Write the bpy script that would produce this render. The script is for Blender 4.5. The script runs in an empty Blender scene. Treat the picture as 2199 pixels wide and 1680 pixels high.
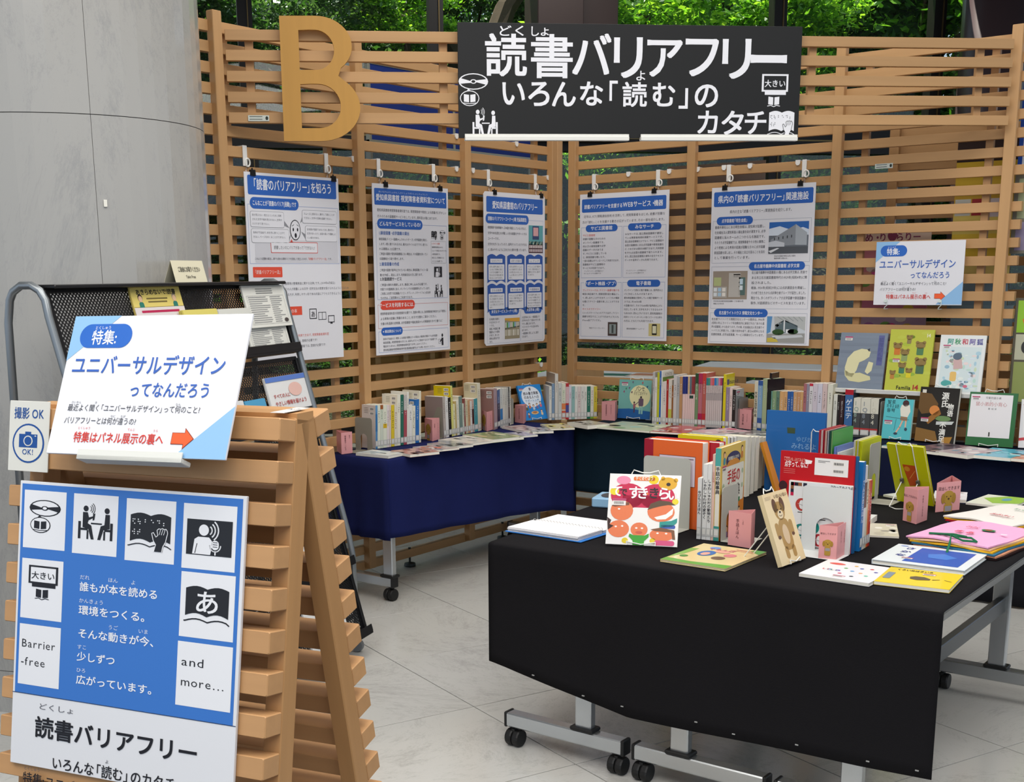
import bpy, math, random
from mathutils import Vector as V, Matrix
random.seed(7)
D=bpy.data; S=bpy.context.scene; COL=S.collection
# ---------------- camera (solved from the lattice, the posters and the floor; image 2199 x 1680)
CAM=V((4.23709,-6.34694,1.54617)); FPX=2633.81; PPX,PPY=1007.316,1157.946
yaw,pitch,roll=-0.66368,0.21159,-0.01181
cF=V((math.sin(yaw)*math.cos(pitch),math.cos(yaw)*math.cos(pitch),-math.sin(pitch)))
R0=V((math.cos(yaw),-math.sin(yaw),0)); U0=R0.cross(cF)
cR=R0*math.cos(roll)+U0*math.sin(roll); cU=U0*math.cos(roll)-R0*math.sin(roll)
cam=D.cameras.new('camera'); co=D.objects.new('camera',cam); COL.objects.link(co)
m=Matrix.Identity(4)
for i in range(3): m[i][0]=cR[i]; m[i][1]=cU[i]; m[i][2]=-cF[i]; m[i][3]=CAM[i]
co.matrix_world=m; cam.sensor_fit='HORIZONTAL'; cam.sensor_width=36; cam.lens=36*FPX/2199
cam.shift_x=(1099.5-PPX)/2199; cam.shift_y=(PPY-840)/2199; cam.clip_start=.05; cam.clip_end=200
S.camera=co
# ---------------- world, sun, lamps, exposure
S.view_settings.view_transform='Standard'; S.view_settings.look='None'; S.view_settings.exposure=0.2; S.view_settings.gamma=1
w=D.worlds.new('sky'); S.world=w; w.use_nodes=True; nt=w.node_tree
bg=nt.nodes['Background']; bg.inputs[0].default_value=(.62,.74,.9,1); bg.inputs[1].default_value=.95
sun=D.lights.new('sun','SUN'); sun.energy=8.5; sun.angle=.01; sun.color=(1,.95,.82)
so=D.objects.new('sun',sun); COL.objects.link(so); so.rotation_euler=V((-.45,-.12,1.0)).to_track_quat('Z','Y').to_euler()
def leafmat(h):
    m=mat(h,.4,spec=.5,rnd=.3,var=.0)
    if m.get('leaf'): return m
    m['leaf']=1; n=m.node_tree; b=n.nodes['Principled BSDF']; t=n.nodes.new('ShaderNodeBsdfTranslucent'); c=hexc(h); t.inputs[0].default_value=(min(1,c[0]*2.2),min(1,c[1]*2.2),c[2]*1.2,1)
    x=n.nodes.new('ShaderNodeMixShader'); x.inputs[0].default_value=.45; n.links.new(b.outputs[0],x.inputs[1]); n.links.new(t.outputs[0],x.inputs[2]); n.links.new(x.outputs[0],n.nodes['Material Output'].inputs[0]); return m
def area(loc,size,energy,target=None,col=(1,.97,.93)):
    l=D.lights.new('ceiling_or_fill_lamp','AREA'); l.shape='RECTANGLE'; l.size,l.size_y=size; l.energy=energy; l.color=col
    o=D.objects.new('ceiling_or_fill_lamp',l); COL.objects.link(o); o.location=loc
    d=V((0,0,-1)) if target is None else (V(target)-V(loc))
    o.rotation_euler=d.to_track_quat('-Z','Y').to_euler(); return o
area((3.0,-4.0,4.5),(3.0,3.0),115)
area((5.5,-7.5,4.5),(4.0,3.0),200)
area((1.0,-1.0,4.5),(2.5,2.5),55)
area((1.5,-7.0,4.5),(2.5,2.5),85)
area((-1.8,3.4,4.9),(2.5,1.5),60)  # fill lamp added to brighten the white tables beyond the lattice
area((5.5,-2.0,4.5),(2.5,2.5),75)
S.cycles.max_bounces=7; S.cycles.diffuse_bounces=3; S.cycles.glossy_bounces=3; S.cycles.transparent_max_bounces=12; S.cycles.transmission_bounces=4
S.cycles.caustics_reflective=False; S.cycles.caustics_refractive=False
# ---------------- measuring helpers: a pixel of the photograph onto a real plane
def ray(px,py): return cF+cR*((px-PPX)/FPX)-cU*((py-PPY)/FPX)
def at(px,py,ax,v):
    d=ray(px,py); return CAM+d*((v-CAM[ax])/d[ax])
def atp(px,py,P0,n):
    d=ray(px,py); P0=V(P0); n=V(n); return CAM+d*(((P0-CAM).dot(n))/d.dot(n))
def proj(p):
    d=V(p)-CAM; z=d.dot(cF); return (PPX+FPX*d.dot(cR)/z, PPY-FPX*d.dot(cU)/z)
def hgt(base,py,Y=V((0,0,1))):      # length along Y at which the point reaches row py
    k=-(py-PPY)/FPX; a=base-CAM
    return (k*a.dot(cF)-a.dot(cU))/(Y.dot(cU)-k*Y.dot(cF))
# ---------------- materials
def lin(c): return c/12.92 if c<=.04045 else ((c+.055)/1.055)**2.4
def hexc(h): h=h.lstrip('#'); return tuple(lin(int(h[i:i+2],16)/255) for i in (0,2,4))
MATS={}
def mat(h,rough=.55,metal=0,spec=.35,var=.0,vscale=6,bump=0,bscale=200,rnd=0,coat=0,emit=0):
    k=(h,rough,metal,spec,var,vscale,bump,bscale,rnd,coat,emit)
    if k in MATS: return MATS[k]
    m=D.materials.new('m_'+h.strip('#')); m.use_nodes=True; n=m.node_tree; b=n.nodes['Principled BSDF']
    c=hexc(h); b.inputs['Base Color'].default_value=(*c,1); b.inputs['Roughness'].default_value=rough
    b.inputs['Metallic'].default_value=metal; b.inputs['Specular IOR Level'].default_value=spec
    b.inputs['Coat Weight'].default_value=coat; b.inputs['Coat Roughness'].default_value=.08
    if emit: b.inputs['Emission Color'].default_value=(*c,1); b.inputs['Emission Strength'].default_value=emit
    src=None
    if var or rnd:
        hs=n.nodes.new('ShaderNodeHueSaturation'); hs.inputs['Color'].default_value=(*c,1); n.links.new(hs.outputs[0],b.inputs['Base Color'])
        mr=n.nodes.new('ShaderNodeMath'); mr.operation='MULTIPLY_ADD'; mr.inputs[2].default_value=1-var/2-rnd/2; mr.inputs[1].default_value=var
        if var:
            tc=n.nodes.new('ShaderNodeTexCoord'); no=n.nodes.new('ShaderNodeTexNoise'); no.inputs['Scale'].default_value=vscale; no.inputs['Detail'].default_value=4
            n.links.new(tc.outputs['Object'],no.inputs['Vector']); n.links.new(no.outputs[0],mr.inputs[0])
        else: mr.inputs[0].default_value=.5
        if rnd:
            oi=n.nodes.new('ShaderNodeObjectInfo'); m2=n.nodes.new('ShaderNodeMath'); m2.operation='MULTIPLY_ADD'; m2.inputs[1].default_value=rnd
            n.links.new(oi.outputs['Random'],m2.inputs[0]); n.links.new(mr.outputs[0],m2.inputs[2]); n.links.new(m2.outputs[0],hs.inputs['Value'])
        else: n.links.new(mr.outputs[0],hs.inputs['Value'])
    if bump:
        tc=n.nodes.new('ShaderNodeTexCoord'); no=n.nodes.new('ShaderNodeTexNoise'); no.inputs['Scale'].default_value=bscale
        n.links.new(tc.outputs['Object'],no.inputs['Vector']); bu=n.nodes.new('ShaderNodeBump'); bu.inputs['Strength'].default_value=bump; bu.inputs['Distance'].default_value=.002
        n.links.new(no.outputs[0],bu.inputs['Height']); n.links.new(bu.outputs[0],b.inputs['Normal'])
    MATS[k]=m; return m
def wood(h='#c28a52',rough=.5,axis='X',name='wood'):
    k=('wood',h,axis)
    if k in MATS: return MATS[k]
    m=D.materials.new(name); m.use_nodes=True; n=m.node_tree; b=n.nodes['Principled BSDF']; b.inputs['Roughness'].default_value=rough
    b.inputs['Specular IOR Level'].default_value=.3
    tc=n.nodes.new('ShaderNodeTexCoord'); mp=n.nodes.new('ShaderNodeMapping'); sc={'X':(1.5,40,40),'Y':(40,1.5,40),'Z':(40,40,1.5)}[axis]
    mp.inputs['Scale'].default_value=sc; oi=n.nodes.new('ShaderNodeObjectInfo')
    n.links.new(tc.outputs['Object'],mp.inputs['Vector']); n.links.new(oi.outputs['Random'],mp.inputs['Location'])
    no=n.nodes.new('ShaderNodeTexNoise'); no.inputs['Scale'].default_value=1; no.inputs['Detail'].default_value=5; n.links.new(mp.outputs[0],no.inputs['Vector'])
    hs=n.nodes.new('ShaderNodeHueSaturation'); hs.inputs['Color'].default_value=(*hexc(h),1)
    a=n.nodes.new('ShaderNodeMath'); a.operation='MULTIPLY_ADD'; a.inputs[1].default_value=.22; a.inputs[2].default_value=.82; n.links.new(no.outputs[0],a.inputs[0])
    c=n.nodes.new('ShaderNodeMath'); c.operation='MULTIPLY_ADD'; c.inputs[1].default_value=.14; n.links.new(oi.outputs['Random'],c.inputs[0]); n.links.new(a.outputs[0],c.inputs[2])
    n.links.new(c.outputs[0],hs.inputs['Value']); n.links.new(hs.outputs[0],b.inputs['Base Color'])
    MATS[k]=m; return m
def marble(name,base,vein,scale,rough,tile=False):
    m=D.materials.new(name); m.use_nodes=True; n=m.node_tree; b=n.nodes['Principled BSDF']; b.inputs['Roughness'].default_value=rough; b.inputs['Specular IOR Level'].default_value=.5
    g=n.nodes.new('ShaderNodeNewGeometry'); mp=n.nodes.new('ShaderNodeMapping'); mp.inputs['Scale'].default_value=(1,1,.45); mp.inputs['Rotation'].default_value=(.3,.5,.2)
    n.links.new(g.outputs['Position'],mp.inputs['Vector'])
    if tile:
        oi=n.nodes.new('ShaderNodeObjectInfo'); mu=n.nodes.new('ShaderNodeMath'); mu.operation='MULTIPLY'; mu.inputs[1].default_value=17; n.links.new(oi.outputs['Random'],mu.inputs[0]); n.links.new(mu.outputs[0],mp.inputs['Location'])
    no=n.nodes.new('ShaderNodeTexNoise'); no.inputs['Scale'].default_value=scale; no.inputs['Detail'].default_value=8; no.inputs['Distortion'].default_value=1.6; no.inputs['Roughness'].default_value=.95
    n.links.new(mp.outputs[0],no.inputs['Vector'])
    cr=n.nodes.new('ShaderNodeValToRGB'); e=cr.color_ramp.elements; e[0].position=.28; e[0].color=(*hexc(vein),1); e[1].position=.5; e[1].color=(*hexc(base),1)
    n.links.new(no.outputs[0],cr.inputs[0]); n.links.new(cr.outputs[0],b.inputs['Base Color']); return m
def glass_mat(h='#ffffff',alpha=.12,rough=.02):
    k=('glass',h,alpha)
    if k in MATS: return MATS[k]
    m=D.materials.new('clear_plastic'); m.use_nodes=True; n=m.node_tree; b=n.nodes['Principled BSDF']; b.inputs['Base Color'].default_value=(*hexc(h),1)
    b.inputs['Roughness'].default_value=rough; b.inputs['Alpha'].default_value=alpha; MATS[k]=m; return m
def window_glass():
    m=D.materials.new('window_glass'); m.use_nodes=True; n=m.node_tree; n.nodes.remove(n.nodes['Principled BSDF'])
    t=n.nodes.new('ShaderNodeBsdfTransparent'); t.inputs[0].default_value=(.9,.95,.93,1); g=n.nodes.new('ShaderNodeBsdfGlossy'); g.inputs['Roughness'].default_value=.02
    mx=n.nodes.new('ShaderNodeMixShader'); mx.inputs[0].default_value=.035; n.links.new(t.outputs[0],mx.inputs[1]); n.links.new(g.outputs[0],mx.inputs[2])
    n.links.new(mx.outputs[0],n.nodes['Material Output'].inputs[0]); return m
def perf_mat(h,pitch=.0085):
    m=D.materials.new('punched_steel'); m.use_nodes=True; n=m.node_tree; b=n.nodes['Principled BSDF']; b.inputs['Base Color'].default_value=(*hexc(h),1); b.inputs['Roughness'].default_value=.4
    tc=n.nodes.new('ShaderNodeTexCoord'); vo=n.nodes.new('ShaderNodeTexVoronoi'); vo.inputs['Randomness'].default_value=0; vo.inputs['Scale'].default_value=1/pitch
    mp=n.nodes.new('ShaderNodeMapping'); mp.inputs['Rotation'].default_value=(0,0,.785); sp=n.nodes.new('ShaderNodeSeparateXYZ'); cb=n.nodes.new('ShaderNodeCombineXYZ')
    n.links.new(tc.outputs['Object'],sp.inputs[0]); n.links.new(sp.outputs[0],cb.inputs[0]); n.links.new(sp.outputs[1],cb.inputs[1])
    n.links.new(cb.outputs[0],mp.inputs[0]); n.links.new(mp.outputs[0],vo.inputs['Vector'])
    gt=n.nodes.new('ShaderNodeMath'); gt.operation='GREATER_THAN'; gt.inputs[1].default_value=.33; n.links.new(vo.outputs['Distance'],gt.inputs[0]); n.links.new(gt.outputs[0],b.inputs['Alpha']); return m
# ---------------- meshes
class MB:
    def __init__(s): s.v=[]; s.f=[]; s.m=[]; s.mats=[]; s.cur=0
    def use(s,m):
        if m not in s.mats: s.mats.append(m)
        s.cur=s.mats.index(m); return s
    def add(s,vs,fs):
        o=len(s.v); s.v+= [tuple(p) for p in vs]; s.f+=[tuple(i+o for i in f) for f in fs]; s.m+=[s.cur]*len(fs); return s
    def box(s,a,b):
        (x0,y0,z0),(x1,y1,z1)=a,b
        return s.add([(x0,y0,z0),(x1,y0,z0),(x1,y1,z0),(x0,y1,z0),(x0,y0,z1),(x1,y0,z1),(x1,y1,z1),(x0,y1,z1)],
          [(0,3,2,1),(4,5,6,7),(0,1,5,4),(1,2,6,5),(2,3,7,6),(3,0,4,7)])
    def bbox(s,a,b,c=.002):     # box with chamfered edges along its three directions
        (x0,y0,z0),(x1,y1,z1)=a,b; P=[];
        def ring(z,i): return [(x0+c+i,y0+i,z),(x1-c-i,y0+i,z),(x1-i,y0+c+i,z),(x1-i,y1-c-i,z),(x1-c-i,y1-i,z),(x0+c+i,y1-i,z),(x0+i,y1-c-i,z),(x0+i,y0+c+i,z)]
        vs=ring(z0,c*.7)+ring(z0+c,0)+ring(z1-c,0)+ring(z1,c*.7); fs=[tuple(range(7,-1,-1)),tuple(range(24,32))]
        for k in range(3):
            for i in range(8): j=(i+1)%8; fs.append((k*8+i,k*8+j,k*8+8+j,k*8+8+i))
        return s.add(vs,fs)
    def obox(s,o,ex,ey,ez):
        o=V(o);ex=V(ex);ey=V(ey);ez=V(ez)
        return s.add([o,o+ex,o+ex+ey,o+ey,o+ez,o+ex+ez,o+ex+ey+ez,o+ey+ez],[(0,3,2,1),(4,5,6,7),(0,1,5,4),(1,2,6,5),(2,3,7,6),(3,0,4,7)])
    def prism(s,pts,z0,z1):     # polygon in xy, extruded in z
        n=len(pts); vs=[(x,y,z0) for x,y in pts]+[(x,y,z1) for x,y in pts]
        return s.add(vs,[tuple(range(n-1,-1,-1)),tuple(range(n,2*n))]+[(i,(i+1)%n,n+(i+1)%n,n+i) for i in range(n)])
    def tube(s,path,r,n=8,closed=False):
        path=[V(p) for p in path]; N=len(path); rings=[]; up=None
        rs=r if isinstance(r,(list,tuple)) else [r]*N
        for i,p in enumerate(path):
            a=path[(i-1)%N] if (i>0 or closed) else p; b=path[(i+1)%N] if (i<N-1 or closed) else p
            t=(b-a).normalized()
            if up is None: up=V((0,0,1)) if abs(t.z)<.9 else V((1,0,0))
            u=(up-t*up.dot(t)).normalized(); up=u; w=t.cross(u)
            rings.append([p+(u*math.cos(2*math.pi*k/n)+w*math.sin(2*math.pi*k/n))*rs[i] for k in range(n)])
        vs=[q for rg in rings for q in rg]; fs=[]
        for i in range(N if closed else N-1):
            j=(i+1)%N
            for k in range(n): fs.append((i*n+k,i*n+(k+1)%n,j*n+(k+1)%n,j*n+k))
        if not closed: fs+=[tuple(range(n-1,-1,-1)),tuple(range((N-1)*n,N*n))]
        return s.add(vs,fs)
    def lathe(s,prof,c=(0,0,0),n=20,axis=2):
        vs=[];fs=[];c=V(c)
        for (r,h) in prof:
            for k in range(n):
                a=2*math.pi*k/n; p=[r*math.cos(a),r*math.sin(a),h]
                if axis==0: p=[p[2],p[0],p[1]]
                if axis==1: p=[p[0],p[2],p[1]]
                vs.append(c+V(p))
        for i in range(len(prof)-1):
            for k in range(n): fs.append((i*n+k,i*n+(k+1)%n,(i+1)*n+(k+1)%n,(i+1)*n+k))
        fs+=[tuple(range(n-1,-1,-1)),tuple(range((len(prof)-1)*n,len(prof)*n))]
        return s.add(vs,fs)
    def grid(s,P):              # P rows of points
        r=len(P);c=len(P[0]); return s.add([p for row in P for p in row],[(i*c+j,i*c+j+1,(i+1)*c+j+1,(i+1)*c+j) for i in range(r-1) for j in range(c-1)])
    def mesh(s,name,smooth=False):
        me=D.meshes.new(name); me.from_pydata(s.v,[],s.f)
        for mm in s.mats: me.materials.append(mm)
        if len(s.mats)>1: me.polygons.foreach_set('material_index',s.m)
        if smooth: me.polygons.foreach_set('use_smooth',[True]*len(me.polygons))
        me.update(); return me
def Fr(o,X,Y,Z=None):
    X=V(X);Y=V(Y); Z=X.cross(Y) if Z is None else V(Z); m=Matrix.Identity(4); o=V(o)
    for i in range(3): m[i][0]=X[i];m[i][1]=Y[i];m[i][2]=Z[i];m[i][3]=o[i]
    return m
def props(o,label=None,cat=None,group=None,kind=None):
    if label: o['label']=label
    if cat: o['category']=cat
    if group: o['group']=group
    if kind: o['kind']=kind
def thing(name,M,label,cat,group=None,kind=None):
    o=D.objects.new(name,None); COL.objects.link(o); o.matrix_world=M if isinstance(M,Matrix) else Matrix.Translation(M); o.empty_display_size=.05
    props(o,label,cat,group,kind); return o
def obj(name,mb,parent=None,mt=None,M=None,smooth=False,label=None,cat=None,group=None,kind=None):
    if isinstance(mb,MB):
        if mt is not None: mb.mats=[mt]; mb.m=[0]*len(mb.f)
        me=mb.mesh(name,smooth)
    else: me=mb
    o=D.objects.new(name,me); COL.objects.link(o)
    if parent: o.parent=parent
    if M is not None: o.matrix_local=M if isinstance(M,Matrix) else Matrix.Translation(M)
    props(o,label,cat,group,kind); return o
def copy_tree(o,parent=None):
    c=o.copy(); COL.objects.link(c); c.parent=parent
    if parent: c.matrix_local=o.matrix_local.copy()
    for ch in list(o.children): copy_tree(ch,c)
    return c
# ---------------- flat print: shapes and lettering laid on a sheet
GL={}; fc=D.curves.new('glyph','FONT'); fo=D.objects.new('glyph',fc); COL.objects.link(fo)
def glyph(ch,bold):
    k=(ch,bold)
    if k in GL: return GL[k]
    fc.offset=.0; fc.resolution_u=4 if bold else 2
    fc.body=ch; bpy.context.view_layer.update()
    dg=bpy.context.evaluated_depsgraph_get(); ev=fo.evaluated_get(dg); me=ev.to_mesh()
    vs=[(v.co.x,v.co.y) for v in me.vertices]; fs=[tuple(p.vertices) for p in me.polygons]; ev.to_mesh_clear()
    if ord(ch)>0x2000 and ch not in '…': adv=1.0
    else: adv=(max(x for x,_ in vs)+.09) if vs else .3
    if ch in '「（(': adv=.62 if ch!='(' else .4
    if ch in '」）、。・': adv=.62
    if ch in '「（': vs=[(x-.4,y) for x,y in vs]
    GL[k]=(vs,fs,adv); return GL[k]
BO={0:((0,0),),1:((-.011,-.011),(.011,.011),(-.011,.011),(.011,-.011)),2:((-.02,-.02),(.02,.02),(-.02,.02),(.02,-.02),(0,0))}
class Ink(MB):
    def __init__(s,H=0,L=.0003,flip=True): MB.__init__(s); s.H=H; s.l=0; s.L=L; s.flip=flip; s.lift=.0004; s.sh=0; s.rough=.6
    def P(s,x,y): 
        y=(s.H-y) if s.flip else y
        return (x,y,s.lift+s.l*s.L)
    def c(s,h): s.use(mat(h,s.rough)); return s
    def poly(s,pts,h=None):
        if h: s.c(h)
        return s.add([s.P(x,y) for x,y in pts],[tuple(range(len(pts)))])
    def rect(s,x,y,w,h,c=None): return s.poly([(x,y),(x+w,y),(x+w,y+h),(x,y+h)],c)
    def rr(s,x,y,w,h,r,c=None,n=4):
        r=min(r,w/2,h/2); p=[]
        for cx,cy,a0 in ((x+w-r,y+h-r,0),(x+r,y+h-r,90),(x+r,y+r,180),(x+w-r,y+r,270)):
            for i in range(n+1): a=math.radians(a0+90*i/n); p.append((cx+r*math.cos(a),cy+r*math.sin(a)))
        return s.poly(p,c)
    def ell(s,cx,cy,rx,ry,c=None,n=20,rot=0,a0=0,a1=360):
        p=[]
        for i in range(n if a1-a0>=360 else n+1):
            a=math.radians(a0+(a1-a0)*i/n); x=rx*math.cos(a); y=ry*math.sin(a); q=math.radians(rot); p.append((cx+x*math.cos(q)-y*math.sin(q),cy+x*math.sin(q)+y*math.cos(q)))
        return s.poly(p,c)
    def line(s,pts,w,c=None,closed=False):
        if c: s.c(c)
        n=len(pts)
        for i in range(n if closed else n-1):
            (x0,y0),(x1,y1)=pts[i],pts[(i+1)%n]; dx,dy=x1-x0,y1-y0; L=math.hypot(dx,dy) or 1; ex,ey=dx/L*w*.3,dy/L*w*.3; nx,ny=-dy/L*w/2,dx/L*w/2
            s.poly([(x0-ex+nx,y0-ey+ny),(x1+ex+nx,y1+ey+ny),(x1+ex-nx,y1+ey-ny),(x0-ex-nx,y0-ey-ny)])
        return s
    def frame(s,x,y,w,h,lw,c,r=0):
        if r: 
            p=[]
            for cx,cy,a0 in ((x+w-r,y+h-r,0),(x+r,y+h-r,90),(x+r,y+r,180),(x+w-r,y+r,270)):
                for i in range(4): a=math.radians(a0+30*i); p.append((cx+r*math.cos(a),cy+r*math.sin(a)))
            return s.line(p,lw,c,True)
        return s.line([(x,y),(x+w,y),(x+w,y+h),(x,y+h)],lw,c,True)
    def arc(s,cx,cy,rx,ry,w,a0,a1,c=None,n=16): return s.line([(cx+rx*math.cos(math.radians(a0+(a1-a0)*i/n)),cy+ry*math.sin(math.radians(a0+(a1-a0)*i/n))) for i in range(n+1)],w,c)
    def text(s,t,x,y,size,c=None,bold=0,al='l',fit=None,sx=1,vert=False,sp=0,sh=0,mx=None):
        if c: s.c(c)
        if vert:
            for i,ch in enumerate(t):
                if ch==' ': continue
                vs,fs,ad=glyph(ch,min(bold,1)); l0=s.l
                for q,(dx,dy) in enumerate(BO[bold]): s.l=l0+q*.13; s.add([s.P(x+(vx+dx-.5)*size*sx,(y+(i+.86)*size*(1+sp)-(vy+dy)*size)) for vx,vy in vs],fs)
                s.l=l0
            return s
        tot=sum((.3 if ch==' ' else glyph(ch,0)[2])+sp for ch in t)*size
        if fit: sx=fit/tot
        if mx: sx=min(sx,mx) if fit else sx
        W=tot*sx; x0=x-(W/2 if al=='c' else W if al=='r' else 0)
        for ch in t:
            if ch==' ': x0+=.3*size*sx; continue
            vs,fs,ad=glyph(ch,min(bold,1)); l0=s.l
            for q,(dx,dy) in enumerate(BO[bold]): s.l=l0+q*.13; s.add([s.P(x0+(vx+dx)*size*sx,y-(vy+dy)*size) for vx,vy in vs],fs)
            s.l=l0; x0+=(ad+sp)*size*sx
        return s
    def lines(s,ls,x,y,size,pitch,c='#3a3a42',bold=0,fit=None):
        for i,t in enumerate(ls):
            cc=c
            if t.startswith('!'): cc='#d8523c'; t=t[1:]
            if t: s.text(t,x,y+i*pitch,size,cc,bold,fit=fit,mx=1.06 if i<len(ls)-1 else 1.0)
        return s
def inv(M,px,py):            # local (x,y) on a sheet's own plane
    n=V((M[0][2],M[1][2],M[2][2])); o=V((M[0][3],M[1][3],M[2][3])); p=atp(px,py,o,n)-o
    return p.dot(V((M[0][0],M[1][0],M[2][0]))),p.dot(V((M[0][1],M[1][1],M[2][1])))
def plate(outs,z0,z1,res=1):       # flat plate with holes from outlines
    c=D.curves.new('plate','CURVE'); c.dimensions='2D'; c.fill_mode='BOTH'; c.extrude=(z1-z0)/2
    for o in outs:
        sp=c.splines.new('POLY'); sp.points.add(len(o)-1); sp.use_cyclic_u=True
        for i,(x,y) in enumerate(o): sp.points[i].co=(x,y,0,1)
    ob=D.objects.new('plate',c); COL.objects.link(ob); bpy.context.view_layer.update()
    me=ob.evaluated_get(bpy.context.evaluated_depsgraph_get()).to_mesh(); mb=MB()
    mb.v=[(v.co.x,v.co.y,v.co.z+(z0+z1)/2) for v in me.vertices]; mb.f=[tuple(p.vertices) for p in me.polygons]; mb.m=[0]*len(mb.f)
    D.objects.remove(ob); return mb
def ellp(cx,cy,rx,ry,a0=0,a1=360,n=24): return [(cx+rx*math.cos(math.radians(a0+(a1-a0)*i/n)),cy+ry*math.sin(math.radians(a0+(a1-a0)*i/n))) for i in range(n if abs(a1-a0)>=360 else n+1)]
# icons in a 100 x 100 box (y down), k = ink, fg / bg colours
def ico(k,x,y,s): return (lambda a,b:(x+a*s,y+b*s))
def icon_cd(k,x,y,s,fg,bg):
    q=ico(k,x,y,s); k.ell(*q(50,27),46*s,24*s,fg); k.l+=1; k.ell(*q(50,27),42*s,21*s,bg); k.l+=1
    k.poly([q(4,26),q(12,18),q(28,22),q(45,27),q(45,31),q(28,32),q(10,34)],fg); k.poly([q(96,26),q(88,36),q(72,32),q(55,28),q(55,24),q(72,22),q(90,20)],fg); k.l+=1
    k.ell(*q(50,27),10*s,6.5*s,fg); k.l+=1; k.ell(*q(50,27),6*s,4*s,bg); k.l-=3
    k.ell(*q(38,76),30*s,23*s,fg); k.poly([q(28,56),q(34,48),q(42,54)],fg); k.l+=1; k.ell(*q(38,76),27.5*s,20.5*s,bg); k.l+=1
    k.poly([q(20,64),q(36,66),q(36,88),q(20,86)],fg); k.poly([q(40,66),q(56,64),q(56,86),q(40,88)],fg); k.line([q(18,90),q(38,92),q(58,90)],2*s,fg); k.l-=2
def icon_read(k,x,y,s,fg,bg):
    q=ico(k,x,y,s)
    k.ell(*q(22,12),7*s,8*s,fg); k.ell(*q(80,15),7*s,8*s,fg)
    k.poly([q(14,22),q(27,22),q(31,36),q(42,32),q(44,36),q(30,44),q(28,52),q(38,58),q(46,96),q(38,96),q(30,68),q(14,64)],fg)
    k.poly([q(88,25),q(76,25),q(74,54),q(64,58),q(56,96),q(64,96),q(72,68),q(89,64)],fg)
    k.poly([q(42,26),q(48,24),q(46,42),q(41,44)],fg); k.rect(*q(37,50),30*s,4*s,fg)
    for a in (q(2,48),q(90,48)): k.rect(a[0],a[1],7*s,48*s,fg)
    k.rect(*q(9,66),20*s,6*s,fg); k.rect(*q(74,66),18*s,6*s,fg); k.rect(*q(26,72),5*s,24*s,fg); k.rect(*q(72,72),5*s,24*s,fg)
    for r in (7,12,17): k.arc(*q(30,12),r*s,(r+2)*s,1.8*s,-50,45,fg,6)
def wavybook(q,k,fg,x0=4,x1=96,y0=10,y1=80): k.poly([q(x0,y0+4)]+[q(x0+(x1-x0)*i/12,y0+6*abs(math.sin(math.pi*i/6))*-1+4+4) for i in range(13)]+[q(x1,y1)]+[q(x1-(x1-x0)*i/12,y1-7*abs(math.sin(math.pi*i/6))) for i in range(13)],fg)
def hand(k,q,fg,bg,rim=0):
    arm=[q(60,100),q(64,84),q(58,74),q(54,58),q(58,56),q(64,66),q(68,62),q(66,50),q(70,46),q(74,47),q(78,45),q(82,47),q(86,46),q(89,50),q(90,56),q(86,76),q(80,88),q(78,100)]
    k.poly(arm,fg); k.l+=1; k.line(arm,1.6*(q(1,0)[0]-q(0,0)[0]),bg)
    for a in (71,76,81): k.line([q(a,60),q(a+3,48)],1.1*(q(1,0)[0]-q(0,0)[0]),bg)
    k.l-=1
def icon_braille(k,x,y,s,fg,bg):
    q=ico(k,x,y,s); wavybook(q,k,fg); k.l+=1
    random.seed(3)
    for r0 in (28,52):
        for c0 in (10,22,34,52,66,80):
            for i in range(3):
                for j in range(2):
                    if random.random()<.55 and not(r0>40 and c0>50): k.ell(*q(c0+j*4,r0+i*5),1.5*s,1.5*s,bg,6)
    k.line([q(0,90)]+[q(2+i*8,86-6*abs(math.sin(math.pi*i/6))+4) for i in range(12)]+[q(98,92)],2.4*s,fg)
    k.l+=1; hand(k,q,fg,bg); k.l-=2
def icon_talk(k,x,y,s,fg,bg):
    q=ico(k,x,y,s); k.rect(*q(0,10),100*s,82*s,fg); k.l+=1
    k.ell(*q(38,34),11*s,13*s,bg); k.poly([q(14,90),q(18,56),q(26,50),q(50,50),q(58,60),q(54,90)],bg)
    for r in (10,17,24): k.arc(*q(46,34),r*s,r*s*1.1,3*s,-50,50,bg,8)
    k.rr(*q(56,56),16*s,22*s,8*s,bg); k.arc(*q(64,68),12*s,14*s,2.5*s,0,180,bg); k.rect(*q(63,80),3*s,10*s,bg); k.l+=1
    for i in range(3): k.rect(*q(59,60+i*5),10*s,1.5*s,fg)
    k.line([q(20,88),q(24,66)],1.6*s,fg); k.l-=2
def icon_mon(k,x,y,s,fg,bg):
    q=ico(k,x,y,s); k.rect(*q(10,2),82*s,50*s,fg); k.rect(*q(20,52),66*s,9*s,fg); k.l+=1; k.rect(*q(16,7),70*s,40*s,bg); k.l+=1
    k.text('大きい',*q(51,37),22*s,fg,1,'c'); k.l-=2
    k.poly([q(32,66),q(47,68),q(47,90),q(32,88)],fg); k.poly([q(51,68),q(66,66),q(66,88),q(51,90)],fg); k.line([q(30,93),q(40,91),q(49,95),q(58,91),q(68,93)],2*s,fg)
def icon_a(k,x,y,s,fg,bg):
    q=ico(k,x,y,s); wavybook(q,k,fg); k.l+=1; k.text('あ',*q(50,68),56*s,bg,1,'c'); k.l-=1
    k.line([q(2,92)]+[q(4+i*8,88-6*abs(math.sin(math.pi*i/6))+4) for i in range(12)]+[q(98,94)],3*s,fg)
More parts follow.
